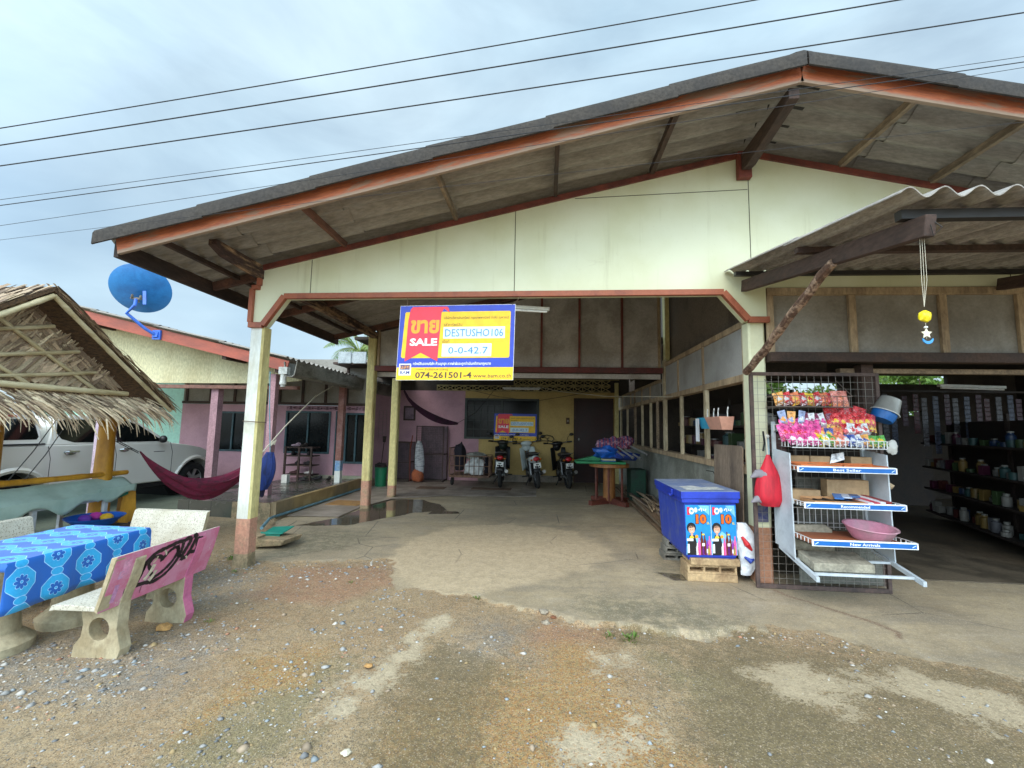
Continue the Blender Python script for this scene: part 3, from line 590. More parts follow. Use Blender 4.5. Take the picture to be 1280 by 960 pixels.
# pink part to the left of x=-1.55 above, yellow to the right
wn = (-2.38, -.2, 1.22, 2.41); dr = (.8, 1.93, 0, 2.45)
wall_with_holes(YB, YB + .12, -6.2, -2.38, .0, 2.62, []).build('pink_back_wall', PINK, house)
wall_with_holes(YB, YB + .12, -2.379, -1.95, .0, 1.215, []).build('pink_back_wall', PINK, house)
wb = wall_with_holes(YB, YB + .12, -1.949, 2.0, .0, 2.62, [(-1.949, -.2, 1.22, 2.41), dr]); wb.box((-2.379, YB, 2.411), (-1.95, YB + .12, 2.62)); wb.build('yellow_back_wall', YWALL, house)
MB().box((-1.94, YB - .012, .0), (.79, YB - .001, .22)).build('skirting', mat('grey_skirting', '#8f8579', '#6f675d'), house)
def breeze(xa, xb, z0, z1, y, name, m, parent, dark, cols=None):
    """row of pierced ornamental blocks"""
    h = z1 - z0; n = cols or max(1, round((xb - xa) / (h * 1.55))); mb = MB(); w = (xb - xa) / n; t = .022
    for i in range(n):
        a_ = xa + i * w; c_ = a_ + w / 2; zc = (z0 + z1) / 2
        mb.box((a_, y, z0), (a_ + t, y + .07, z1)); mb.box((a_ + t, y, z0), (a_ + w, y + .07, z0 + t)); mb.box((a_ + t, y, z1 - t), (a_ + w, y + .07, z1))
        for sx in (-1, 1):
            for sz in (-1, 1): mb.beam((c_ + sx * (w / 2 - t), y + .035 + sx * .001, zc + sz * (h / 2 - t)), (c_ + sx * w * .08, y + .035 + sx * .001, zc), .066, .016, up=(0, 1, 0)) if False else mb.prism([(c_ + sx * (w / 2 - .01), zc + sz * (h / 2 - t * 1.6)), (c_ + sx * (w / 2 - .03), zc + sz * (h / 2 - .01)), (c_, zc + sz * .006), (c_, zc - sz * .012 + sz * .0)], (0, y + .004, 0), (1, 0, 0), (0, 0, 1), (0, .06, 0))
    o = mb.build(name, m, parent); MB().box((xa, y + .09, z0), (xb, y + .1, z1)).build('backing', dark, o); return o
BRZ = mat('breeze_block', '#b8a876', '#94865e', .9, sc=6); DK = flat('hollow_dark', '#1a1612', .95)
breeze(-3.25, 1.85, 2.63, 2.80, YB, 'breeze_block_row', BRZ, house, DK)
breeze(-.95, 1.85, 2.81, 2.98, YB, 'breeze_block_row', BRZ, house, DK)
MB().box((-3.25, YB, 2.985), (2.1, YB + .1, 3.0)).build('lintel', BRZ, house)
MB().box((-6.2, YB + .14, 2.5), (2.4, YB + .18, 3.4)).build('upper_back_board', INTER, house)
# window in the yellow wall
DG = mat('dark_green_grey_frame', '#3c4643', '#2c3432', .6)
wf = MB()
for a_, b_ in (((-2.38, 1.22), (-.2, 1.28)), ((-2.38, 2.35), (-.2, 2.41)), ((-2.38, 1.28), (-2.31, 2.35)), ((-.27, 1.28), (-.2, 2.35)), ((-1.30, 1.28), (-1.25, 2.35))): wf.box((a_[0], YB - .03, a_[1]), (b_[0], YB + .05, b_[1]))
wo = wf.build('window', DG, house); wo['label'] = 'dark framed window in the yellow back wall'
MB().box((-2.31, YB + .02, 1.28), (-.27, YB + .03, 2.35)).build('pane', GLASSD, wo)
gb = MB()
for i in range(1, 5): gb.box((-2.31 + i * .2, YB - .01, 1.28), (-2.3 + i * .2, YB, 2.35))
for z in (1.5, 1.75, 2.0, 2.2): gb.box((-2.31, YB - .012, z), (-1.3, YB - .011, z + .012))
gb.build('grille', DG, wo)
# door
DOORM = mat('dark_red_brown_door', '#3a2120', '#2a1817', .6, sc=2); d = MB().box((.86, YB + .02, .02), (1.9, YB + .06, 2.40)).build('door', DOORM, house)
fm = MB(); fm.box((.8, YB - .02, 0), (.859, YB + .1, 2.45)); fm.box((1.901, YB - .02, 0), (1.93, YB + .1, 2.45)); fm.box((.859, YB - .02, 2.401), (1.901, YB + .1, 2.45)); fm.build('door_frame', DARKW, d)
MB().ell((.95, YB - .01, 1.27), (.025, .03, .04)).build('door_lock', flat('steel', '#b8b8b4', .3, .9), d, smooth=True)
MB().box((1.96, YB - .1, 0), (2.06, YB, 2.9)).build('door_post', YCREAM, house)
# side wall of the porch: block base, frames, boards
XW = 2.2
mb = MB(); mb.box((XW, 4.92, 0), (XW + .12, 14.2, 1.13)); mb.build('block_base_wall', BLOCKW, house)
ck = MB(); pts = [(XW - .001, 5.1, 1.02), (XW - .001, 5.35, .98), (XW - .001, 5.5, 1.0), (XW - .001, 5.72, 1.03), (XW - .001, 5.8, .96), (XW - .001, 5.95, 1.06), (XW - .001, 6.2, 1.05)]
ck.tube(pts, .006, 5); ck.build('wall_crack', DK, house)
MB().box((XW - .03, 4.9, 1.131), (XW + .13, 14.2, 1.21)).build('window_sill', RAWW, house, bevel=.006)
MB().box((XW - .02, 4.9, 2.15), (XW + .1, 14.2, 2.23)).build('head_rail', RAWW, house, bevel=.004)
MB().box((XW - .02, 4.9, 2.76), (XW + .1, 8.5, 2.83)).build('top_rail', RAWW, house, bevel=.004)
MB().box((XW - .015, 8.5, 2.5), (XW + .1, 14.2, 2.56)).build('top_rail', RAWW, house)
PRW = mat('sun_bleached_timber', '#c0b294', '#9c8c70', .85, sc=6, stretch=(1, 1, .3), grain=.22, bump=.3)
for y, z1, w, mm in ((4.93, 2.83, .06, PRW), (6.13, 2.16, .09, PRW), (7.22, 2.16, .06, PRW), (8.2, 2.9, .13, PRW), (8.75, 2.16, .05, GREYW), (9.3, 2.16, .06, PRW), (10.1, 2.16, .05, PRW), (10.9, 2.55, .1, GREYW), (11.9, 2.16, .05, PRW), (12.9, 2.5, .08, PRW), (14.1, 2.5, .1, GREYW)):
    MB().box((XW - .025, y - w / 2, 1.211), (XW + .022, y + w / 2, z1 - .012)).build('window_post', mm, house, bevel=.003)
for y in (6.2, 7.35): MB().box((XW - .022, y - .02, 2.231), (XW + .02, y + .02, 2.758)).build('board_batten', RAWW, house)
for y in (9.3, 10.1, 11.4, 12.6): MB().box((XW - .022, y - .02, 2.231), (XW + .02, y + .02, 2.498)).build('board_batten', RAWW, house)
for i, (a_, b_) in enumerate(((4.96, 6.18), (6.22, 7.33), (7.37, 8.39))): MB().box((XW + .0, a_, 2.232), (XW + .015, b_, 2.757)).build('wall_board', mat('blue_grey_board', '#a09f9c', '#8b8984', .7, sc=2, grain=.06), house)
MB().box((XW, 8.51, 2.232), (XW + .015, 14.0, 2.498)).build('wall_board', PANEL, house)
MB().box((XW + .02, 8.2, 2.84), (XW + .1, 8.36, 4.6)).build('tall_post', YCREAM, house)
# dark wall closing the shop roof space behind the boards
MB().box((XW + .13, 4.86, 2.9), (XW + .16, 12.2, 4.6)).build('loft_board', mat('brown_grey_loft_board', '#7d746a', '#645c53', .9, sc=2), house)
# shop front right of the column: boarded band over a dark beam
fb = MB(); fb.box((2.35, 4.74, 2.43), (7.9, 4.76, 3.06)); fb.build('front_board', PANEL, house)
for x in (2.37, 3.2, 4.09, 4.83, 5.7, 6.6): MB().box((x - .035, 4.70, 2.431), (x + .035, 4.739, 3.05)).build('front_batten', RAWW, house, bevel=.003)
MB().box((2.34, 4.685, 3.051), (7.9, 4.738, 3.125)).build('front_top_rail', RAWW, house, bevel=.003)
MB().box((2.34, 4.66, 2.33), (7.9, 4.78, 2.43)).build('door_header', DARKW, house, bevel=.005)
MB().box((3.2, 4.95, 2.25), (7.9, 5.02, 2.3)).build('roller_rail', GREYW, house)
MB().box((3.35, 4.85, .05), (3.47, 4.97, 2.33)).build('door_post', DARKW, house)
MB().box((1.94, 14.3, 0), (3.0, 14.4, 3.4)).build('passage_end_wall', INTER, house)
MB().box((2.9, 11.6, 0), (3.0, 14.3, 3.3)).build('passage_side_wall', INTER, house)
# shop interior shell
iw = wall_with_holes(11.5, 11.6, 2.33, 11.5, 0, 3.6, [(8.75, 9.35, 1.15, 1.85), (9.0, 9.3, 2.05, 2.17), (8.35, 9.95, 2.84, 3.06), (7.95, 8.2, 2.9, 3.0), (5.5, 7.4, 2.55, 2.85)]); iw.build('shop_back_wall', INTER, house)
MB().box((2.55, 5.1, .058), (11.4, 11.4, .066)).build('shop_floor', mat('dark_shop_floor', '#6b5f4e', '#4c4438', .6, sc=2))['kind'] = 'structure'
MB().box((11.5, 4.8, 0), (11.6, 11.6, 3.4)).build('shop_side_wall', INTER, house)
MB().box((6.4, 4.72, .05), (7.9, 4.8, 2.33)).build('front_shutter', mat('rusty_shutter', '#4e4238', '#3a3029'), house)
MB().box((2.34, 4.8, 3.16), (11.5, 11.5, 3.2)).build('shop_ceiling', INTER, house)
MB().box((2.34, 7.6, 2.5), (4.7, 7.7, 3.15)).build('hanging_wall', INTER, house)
# rain-water pipe along the kerb is part of the neighbour's plot (below)
# tiled porch floor, sheets a little above the concrete
TILE = None
def tile_mat(name, c1, c2, s=.3, grout='#5d564c', rough=.35):
    k = NT(name); v = k.sep(k.obj()); fx = k.math('FRACT', k.math('DIVIDE', v[0], s)); fy = k.math('FRACT', k.math('DIVIDE', v[1], s))
    e = k.math('MAXIMUM', k.math('ABSOLUTE', k.math('SUBTRACT', fx, .5)), k.math('ABSOLUTE', k.math('SUBTRACT', fy, .5)))
    n = k.noise(k.obj(), 3, 6); c = k.mix(k.ramp(n, .35, .65), lin(c1), lin(c2)); c = k.mix(k.ramp(k.noise(k.obj(), .9, 5), .45, .6, 0, .5), c, lin('#6a6258'))
    return k.done(k.mix(k.ramp(e, .488, .495), c, lin(grout)), k.ramp(n, .3, .7, rough, rough + .25))
TILE = tile_mat('pinkish_floor_tiles', '#a3968a', '#8b7f72')
MB().prism([(-4.38, 7.2), (-4.38, 12.58), (2.1, 12.58), (2.1, 10.25), (-1.0, 9.95), (-2.3, 9.75), (-3.25, 9.2), (-3.5, 8.2), (-3.5, 7.3)], (0, 0, .016), (1, 0, 0), (0, 1, 0), (0, 0, .008)).build('porch_floor', TILE)['kind'] = 'structure'
# fluorescent fittings
def tube_light(x, y, z, L_, rz, label):
    t = root('tube_light', (x, y, z), label, 'light fitting', None, rz)
    MB().box((-L_ / 2, -.025, -.02), (L_ / 2, .025, .02)).build('batten', flat('white_enamel', '#d8d8d0', .4), t, world=False, bevel=.004)
    MB().tube([(-L_ / 2 + .03, -.01, -.035), (L_ / 2 - .03, -.01, -.035)], .013, 10).build('tube', flat('white_tube', '#eeeeea', .3), t, world=False, smooth=True)
    return t
tube_light(-.22, 4.95, 2.985, .5, R(12), 'white fluorescent tube under the porch edge beside the sale banner')
tube_light(-.72, YB - .06, 2.72, 1.1, 0, 'pale fluorescent tube fitting across the breeze blocks of the back wall')
# ================================================================== the neighbour's house
nb = root('pink_house', (-6.5, 8.1, 0), 'pink walled neighbour house with cream gable and red brown fascia', 'house')
nsl = .228; NE = (-4.72, 2.52)     # right end of the fascia
def nz_(x): return NE[1] + nsl * (NE[0] - x)
NR = -14.0
board('fascia_board', FASC2, (NR, 7.5, nz_(NR) + .10), (NE[0], 7.5, NE[1] + .10), .035, .2, nb)
u = Vector((1, 0, -nsl)).normalized(); n_ = Vector((nsl, 0, 1)).normalized()
corrugated((NR, 7.42, nz_(NR) + .235), u, (0, 1, 0), n_, (NE[0] - .0 - NR) * 1.0257, 5.4, .18, .022, rows=7, lap=.1, lift=.02).build('roof_slope', FIBRE, nb, smooth=True)
MB().prism([(NR, 2.30), (NR, nz_(NR) + .17), (NE[0] - .1, nz_(NE[0] - .1) + .17), (NE[0] - .1, 2.42), (-5.4, 2.36)], (0, 8.1, 0), (1, 0, 0), (0, 0, 1), (0, .05, 0)).build('gable_wall', mat('pale_green_cream_paint', '#d3cda6', '#c0b68c', .8, sc=1.5, stretch=(1, 1, .4)), nb)
MB().box((NR, 8.06, 2.24), (-4.85, 8.16, 2.31)).build('gable_beam', mat('brown_pink_beam', '#8a6457', '#6b4c42'), nb, bevel=.003)
for x in (-8.9, -6.0, -4.95): MB().box((x - .04, 7.53, nz_(x) - .06), (x + .04, 8.15, nz_(x) + .06)).build('outrigger', DARKW, nb)
PP = mat('pink_post_paint', '#ab868c', '#96737a', .8, sc=3); LAV = mat('lavender_post_paint', '#d6c3d3', '#c2aebf', .8, sc=3); PB = mat('pink_brown_post_paint', '#8f6358', '#a27a74', .85, sc=4)
def post(x, y, w, z0, z1, mats, zz, lab):
    mb = MB(); zs_ = [z0, *zz, z1]
    for i, (a_, b_) in enumerate(zip(zs_, zs_[1:])): mb.box((x - w / 2, y - w / 2, a_), (x + w / 2, y + w / 2, b_), i)
    o = mb.build('post', mats, nb, bevel=.004); o['label'] = lab; return o
post(-6.62, 8.22, .15, .0, 2.24, [CEMENT, PP], [.32], 'pink carport post behind the hammock')
post(-7.33, 6.65, .12, .0, 2.1, [LAV, LAV], [.4], 'pale lavender carport post before the truck doors')
post(-4.72, 9.7, .13, .2, 2.62, [WHITEP, mat('blue_paint_mark', '#5f8fc4', '#8fa9bd'), PB], [.52, .75], 'brown pink eaves post with blue mark near its foot')
post(-5.12, 7.75, .12, .2, 2.5, [PP, PP], [.4], 'pink eaves post behind the front column')
YN = 10.4
nw = wall_with_holes(YN, YN + .1, -9.3, -4.3, .0, 2.03, [(-8.35, -7.45, .85, 1.85), (-6.5, -5.33, .84, 1.89), (-5.17, -4.98, .1, 1.87), (-4.95, -4.4, .62, 1.86), (-6.5, -5.1, 1.91, 2.02), (-4.95, -4.4, 1.91, 2.02)])
nw.build('pink_wall', PINK, nb)
TEAL = mat('dark_teal_frame', '#3a5860', '#2a434a', .6)
for xa, xb, z0, z1, lab in ((-8.35, -7.45, .85, 1.85, 'dark window behind the truck bonnet'), (-6.5, -5.33, .84, 1.89, 'teal framed double window over the shoe rack'), (-4.95, -4.4, .62, 1.86, 'tall dark window behind the cream column')):
    f_ = MB(); t = .045
    f_.box((xa, YN - .02, z0), (xb, YN + .05, z0 + t)); f_.box((xa, YN - .02, z1 - t), (xb, YN + .05, z1)); f_.box((xa, YN - .02, z0 + t), (xa + t, YN + .05, z1 - t)); f_.box((xb - t, YN - .02, z0 + t), (xb, YN + .05, z1 - t))
    f_.box(((xa + xb) / 2 - .02, YN - .015, z0 + t), ((xa + xb) / 2 + .02, YN + .045, z1 - t))
    o = f_.build('window', TEAL, nb); o['label'] = lab; MB().box((xa + t, YN + .02, z0 + t), (xb - t, YN + .03, z1 - t)).build('pane', GLASSD, o)
MB().box((-5.17, YN + .02, .1), (-4.98, YN + .06, 1.87)).build('door', flat('door_dark', '#171b1c', .6), nb)
MB().box((-5.2, YN - .02, .2), (-5.171, YN + .03, 1.9)).build('door_frame', TEAL, nb)
VT = mat('pink_breeze_block', '#a98592', '#8d6c78')
breeze(-6.5, -5.1, 1.91, 2.02, YN - .012, 'vent_block_row', VT, nb, DK, 6); breeze(-4.95, -4.4, 1.91, 2.02, YN - .012, 'vent_block_row', VT, nb, DK, 3)
MB().box((-9.3, YN - .03, 2.035), (-4.3, YN + .06, 2.1)).build('wall_plate', DARKW, nb)
MB().box((-9.3, YN + .01, 2.101), (-4.3, YN + .03, 3.2)).build('upper_board', PANEL, nb)
for x in (-9.2, -8.55, -7.9, -7.35, -6.7, -6.1, -5.5, -4.95, -4.4): MB().box((x - .03, YN - .02, 2.102), (x + .03, YN + .009, 3.0)).build('stud', DARKW, nb)
MB().box((-5.9, YN - .06, .2), (-4.45, YN - .005, .33)).build('wall_base', mat('bare_plaster', '#a9a391', '#8c927a'), nb)
mint = flat('mint_wall', '#a9d9c8', .8); MB().box((-16, 12.4, 0), (-9.32, 12.5, 3.2)).build('mint_wall', mint, nb)
# gutter and downpipe
gt = MB(); P_ = []
for y in (7.45, 7.46, 13.2): P_.append([(-4.76, y, 2.70), (-4.73, y, 2.47), (-4.70, y, 2.44), (-4.60, y, 2.44), (-4.57, y, 2.47), (-4.53, y, 2.71), (-4.515, y, 2.71), (-4.55, y, 2.46), (-4.59, y, 2.425), (-4.71, y, 2.425), (-4.745, y, 2.46), (-4.775, y, 2.70)])
gt.grid(P_); gt.add([P_[0][i] for i in range(12)], [tuple(range(12))])
GUT = mat('old_grey_gutter', '#8d8c84', '#5d5a52', .7, sc=5, stretch=(3, .5, 1)); go = gt.build('gutter', GUT, nb)
WPL = mat('white_plastic_pipe', '#c9ccc8', '#9fa39c', .5); dp = MB(); dp.box((-4.85, 7.43, 2.47), (-4.69, 7.53, 2.60)); dp.cyl((-4.78, 7.48, 2.47), (-4.78, 7.48, 2.33), .05, 14); dp.cyl((-4.78, 7.48, 2.33), (-4.78, 7.48, 2.28), .06, 14); dp.cyl((-4.78, 7.48, 2.28), (-4.78, 7.48, 2.24), .04, 14)
dp.build('gutter_outlet', WPL, go, smooth=True)
# raised floor with tiled kerb, carport floor
plat = MB(); plat.box((-9.6, 5.4, -.05), (-6.2, 10.4, .022)); plat.build('carport_floor', mat('green_grey_cement', '#6c7362', '#565b4c', .7, sc=2))['kind'] = 'structure'
pl = MB(); pl.box((-6.199, 7.02, -.05), (-4.53, 10.38, .26)); pl.build('raised_porch', tile_mat('dark_wet_tiles', '#4c5048', '#3c403a', .4, '#2c2e2a', .12))['kind'] = 'structure'
kb = MB(); kb.box((-4.529, 7.0, -.04), (-4.44, 10.38, .275)); kb.build('porch_kerb', tile_mat('yellow_kerb_tiles', '#a58d62', '#8d774f', .3, '#6a5a40', .6))['kind'] = 'structure'
MB().box((-5.2, 6.98, -.04), (-4.53, 7.018, .262)).build('porch_step_face', CEMENT)['kind'] = 'structure'
pp = MB(); pp.tube([(-3.9, 5.85, .14), (-4.28, 6.6, .1), (-4.36, 6.85, .08), (-4.40, 6.95, .06), (-4.405, 7.1, .06), (-4.41, 8.5, .05), (-4.41, 10.3, .05)], .022, 8)
tag(pp.build('water_pipe', mat('blue_grey_pipe', '#6f97a3', '#4f7482', .5), smooth=True), 'blue grey plastic pipe running along the foot of the yellow tiled kerb', 'pipe')
# ================================================================== awning over the shop front
aw = root('awning', (3.5, 3.6, 3.0), 'lean-to awning of wavy grey sheets over the shop entrance', 'awning')
A0 = Vector((1.9, 4.68, 3.30)); A1 = Vector((1.9, 2.38, 2.885)); u = (A1 - A0).normalized(); n_ = Vector((1, 0, 0)).cross(u) * -1
if n_.z < 0: n_ = -n_
corrugated(A0, u, (1, 0, 0), n_, (A1 - A0).length, 4.6, .177, .026, .007, 2, .12, .012, seg=14).build('awning_sheet', mat('awning_fibre_sheet', '#a39e97', '#807a73', .9, sc=2.5, stretch=(2, .5, 1), grain=.3, bump=.4), aw, smooth=True)
def az(y): return A0.z + (A1.z - A0.z) * (A0.y - y) / (A0.y - A1.y)
for y, x, w, h, mm in ((2.56, 2.02, .05, .055, 0), (3.45, 1.95, .05, .045, 1), (4.5, 1.93, .05, .04, 0)):
    MB().box((x, y - w / 2, az(y) - .035 - h), (6.4, y + w / 2, az(y) - .035)).build('awning_purlin', (flat('dark_steel', '#2c2a29', .5), DARKW)[mm], aw)
for x in (2.09, 4.6): MB().beam((x, 4.66, az(4.66) - .16), (x, 2.44, az(2.44) - .155), .06, .12).build('awning_rafter', DARKW, aw, bevel=.006)
mb = MB(); p = Vector((2.07, 4.62, 2.2)); q = Vector((2.06, 3.2, 2.83)); pts = [p.lerp(q, t) + Vector((random.uniform(-.008, .008), 0, random.uniform(-.008, .008))) for t in np.linspace(0, 1, 12)]
mb.tube(pts, [.037 + random.uniform(-.004, .004) for _ in pts], 9); mb.build('brace_pole', mat('peeling_pole_bark', '#a08671', '#5f4638', .95, sc=14, stretch=(1, 1, 1), lo=.42, hi=.55, grain=.45, bump=.9), aw, smooth=True)
# ================================================================== pickup truck in the carport
tk = root('pickup_truck', (-7.57, 8.73, .022), 'white pickup truck with rear canopy parked under the neighbour carport', 'pickup truck', None, R(86))
def carpaint():
    k = NT('white_car_paint'); n = k.noise(k.obj(), 2, 4); m = k.done(k.mix(n, (.60, .575, .515), (.70, .68, .62)), .22); k.b.inputs['Coat Weight'].default_value = .6; k.b.inputs['Coat Roughness'].default_value = .08; return m
CP = carpaint(); BLK = flat('black_plastic', '#17181a', .45); CHR = flat('chrome', '#c9cccc', .15, 1); RUB = mat('tyre_rubber', '#1b1b1c', '#2c2a27', .85, sc=8)
def arc(cx, cz, r, a0, a1, n=12): return [(cx + r * math.cos(R(a0 + (a1 - a0) * i / n)), cz + r * math.sin(R(a0 + (a1 - a0) * i / n))) for i in range(n + 1)]
FWx, RWx, WZ, WR = .20, -2.88, .34, .425
low = [(.84, .40), (.88, .58), (.84, .74), (.70, .86), (.35, .99), (-.02, 1.07), (-.42, 1.13), (-1.3, 1.145), (-2.47, 1.15), (-4.0, 1.16), (-4.02, .55), (-3.9, .42)] + arc(RWx, WZ, WR, 180, 0) + [(-2.3, .38), (-.4, .36)] + arc(FWx, WZ, WR, 180, 0)
lay = []      # body side: sill, shoulder line, belt; nose tapers inwards in plan
def plan(x, z, side):
    tp = .16 * max(0, (x - .25) / .6) ** 1.6; dz = .07 * max(0, (z - .95) / .2) + .035 * max(0, (.62 - z) / .25)
    return tp + dz
N = len(low); W2 = 1.66
rings = [[(x, plan(x, z, 0) + o_, z) for x, z in low] for o_ in (0.,)] + [[(x, W2 - plan(x, z, 1), z) for x, z in low]]
mb = MB(); mb.add(rings[0] + rings[1], [tuple(range(N)), tuple(range(2 * N - 1, N - 1, -1))] + [(i, N + i, N + (i + 1) % N, (i + 1) % N) for i in range(N)])
mb.build('body', CP, tk, world=False, bevel=.022, smooth=True)
def ysd(z): return .07 + .15 * (z - 1.14) / .48
def house_prism(mb, pts, m=0):
    n = len(pts); a = [(x, ysd(z), z) for x, z in pts]; b = [(x, W2 - ysd(z), z) for x, z in pts]
    mb.add(a + b, [tuple(range(n)), tuple(range(2 * n - 1, n - 1, -1))] + [(i, n + i, n + (i + 1) % n, (i + 1) % n) for i in range(n)], m)
mb = MB(); house_prism(mb, [(-.36, 1.12), (-.92, 1.50), (-1.2, 1.60), (-1.8, 1.635), (-2.3, 1.61), (-2.47, 1.14)]); mb.build('cab', CP, tk, world=False, bevel=.025, smooth=True)
mb = MB(); house_prism(mb, [(-2.52, 1.15), (-2.52, 1.56), (-2.7, 1.635), (-3.85, 1.64), (-3.98, 1.15)]); mb.build('canopy', CP, tk, world=False, bevel=.03, smooth=True)
def pane(pts, name, m, d=.004):
    mb = MB(); n = len(pts); a = [(x, ysd(z) - d, z) for x, z in pts]; b = [(x, ysd(z) + .01, z) for x, z in pts]
    mb.add(a + b, [tuple(range(n))] + [(i, n + i, n + (i + 1) % n, (i + 1) % n) for i in range(n)]); return mb.build(name, m, tk, world=False)
GL = flat('car_glass', '#0a0f10', .06)
pane([(-1.42, 1.165), (-.60, 1.155), (-.57, 1.18), (-.98, 1.48), (-1.2, 1.545), (-1.42, 1.555)], 'window', GL); pane([(-1.52, 1.165), (-1.52, 1.56), (-2.15, 1.56), (-2.29, 1.53), (-2.33, 1.34), (-2.27, 1.24), (-2.1, 1.18)], 'window', GL)
pane([(-2.60, 1.24), (-2.57, 1.28), (-2.6, 1.52), (-2.64, 1.55), (-3.75, 1.56), (-3.78, 1.24)], 'canopy_window', GL)
pane([(-2.5, 1.155), (-2.5, 1.18), (-3.95, 1.185), (-3.95, 1.16)], 'canopy_seal', BLK, .012)
pane([(-3.05, 1.585), (-3.05, 1.615), (-2.82, 1.615), (-2.8, 1.585)], 'brake_light', flat('red_lens', '#b02028', .3), .012)
for x in (-2.16, -1.30):
    h = MB(); h.tube([(x - .11, .02, 1.03), (x - .07, -.02, 1.035), (x + .07, -.02, 1.035), (x + .11, .02, 1.03)], .016, 8); h.ell((x, .045, 1.015), (.09, .012, .04)); h.build('door_handle', CHR, tk, world=False, smooth=True)
SMD = flat('seam_dark', '#3a3a38', .8)
for x in (-2.46, -1.47, -.38):
    m = MB(); m.beam((x, -.001, .45), (x, -.001, .94), .006, .006, up=(0, 1, 0)); m.beam((x, -.001, .94), (x, .065, 1.13), .006, .006, up=(0, 1, 0)); m.build('door_seam', SMD, tk, world=False)
MB().box((-.75, .028, .95), (-.52, .034, .962)).build('door_badge', CHR, tk, world=False)
MB().ell((-.66, -.06, 1.2), (.06, .075, .075)).build('wing_mirror', BLK, tk, world=False, smooth=True)
for wx in (FWx, RWx):
    fl = MB(); o_ = arc(wx, WZ, .50, -4, 184, 20); i_ = arc(wx, WZ, WR, -4, 184, 20); pl_ = lambda p: plan(p[0], p[1], 0)
    fl.grid([[(x, pl_((x, z)) + .02, z) for x, z in i_], [(x, pl_((x, z)) - .02, z) for x, z in i_], [(x, pl_((x, z)) - .03, z) for x, z in [((a[0] + b[0]) / 2, (a[1] + b[1]) / 2) for a, b in zip(o_, i_)]], [(x, pl_((x, z)) + .008, z) for x, z in o_]]); fl.build('wheel_arch', CP, tk, world=False, smooth=True)
    MB().cyl((wx, .30, WZ), (wx, W2 - .2, WZ), WR - .003, 24).build('wheel_well', flat('well_black', '#0c0c0c', .9), tk, world=False)
    w = MB(); w.lathe([(.20, -.02), (.235, -.03), (.30, -.03), (.325, -.01), (.335, .03), (.335, .15), (.325, .19), (.3, .21), (.2, .2)], (wx, .05, WZ), 36, axis=(0, 1, 0), cap=False); wo = w.build('wheel', RUB, tk, world=False, smooth=True)
    r_ = MB(); r_.lathe([(.215, -.022), (.205, .0), (.195, .06), (.18, .10), (.06, .11), (.0, .11)], (wx, .05, WZ), 30, axis=(0, 1, 0), cap=False); r_.build('rim_barrel', flat('brake_dark', '#2b2b2c', .6), wo, world=False, smooth=True)
    r_ = MB(); r_.lathe([(.0, .0), (.045, .0), (.055, .02), (.055, .06)], (wx, .05, WZ), 20, axis=(0, 1, 0)); r_.torus((wx, .045, WZ), .207, .012, axis=(0, 1, 0), n=30, k=6)
    for i in range(6):
        a = R(60 * i + 12); c_, s_ = math.cos(a), math.sin(a); r_.prism([(.03, -.022), (.03, .022), (.205, .036), (.205, -.036)], (wx, .052, WZ), (c_, 0, s_), (-s_, 0, c_), (0, .03, 0))
    r_.build('rim', flat('alloy', '#a9abab', .3, .7), wo, world=False, smooth=True)
ws = MB(); ws.add([(-.385, .2, 1.135), (-.93, .26, 1.51), (-.93, W2 - .26, 1.51), (-.385, W2 - .2, 1.135)], [(0, 1, 2, 3)]); ws.add([(-.37, .2, 1.14), (-.915, .26, 1.52), (-.915, W2 - .26, 1.52), (-.37, W2 - .2, 1.14)], [(0, 1, 2, 3)]); ws.build('windscreen', GL, tk, world=False)
MB().box((-2.25, .06, .28), (-.35, .16, .35)).build('side_step', BLK, tk, world=False, bevel=.01)
MB().box((.72, .14, .44), (.89, W2 - .14, .60)).build('bumper', CP, tk, world=False, bevel=.03)
MB().ell((.78, .17, .76), (.07, .07, .06)).build('headlight', flat('lamp_glass', '#c9d0d2', .1), tk, world=False, smooth=True)
# ================================================================== satellite dish on the neighbour's fascia
ds = root('satellite_dish', (-6.95, 7.42, 3.1), 'round blue satellite dish on a bent arm fixed to the red brown fascia', 'satellite dish')
BLU = mat('blue_dish_paint', '#2f7fc0', '#2769a6', .4, sc=3, grain=.06, bump=.02); BL2 = mat('blue_arm_paint', '#3a6fd0', '#2e58ad', .4, sc=5, grain=.08)
dn = Vector((.45, -.72, -.53)).normalized(); dc = Vector((-7.50, 7.22, 4.0))  # the back of the bowl looks towards the yard
db = MB(); db.lathe([(.0, 0), (.12, -.006), (.25, -.03), (.36, -.065), (.45, -.105), (.462, -.112), (.465, -.1), (.45, -.09), (.36, -.05), (.25, -.016), (.0, .014)], dc + dn * .07, 48, axis=dn); db.build('bowl', BLU, ds, smooth=True)
am = MB(); hb = dc + dn * .10 + Vector((-.02, 0, -.14)); am.tube([hb + dn * .06, hb + dn * .09 + Vector((0, 0, -.1)), Vector((-7.62, 7.12, 3.52)), Vector((-7.42, 7.3, 3.28)), Vector((-7.32, 7.44, 3.18))], .028, 10); am.build('arm', BL2, ds, smooth=True)
bkt = MB(); bkt.box((-7.40, 7.44, 3.10), (-7.24, 7.478, 3.28)); bkt.beam((-7.32, 7.42, 3.14), (-7.32, 7.44, 3.24), .1, .03); bkt.build('wall_bracket', BL2, ds, bevel=.004)
hm = MB(); q = dn.to_track_quat('Z', 'Y').to_matrix(); c0 = hb + dn * .03
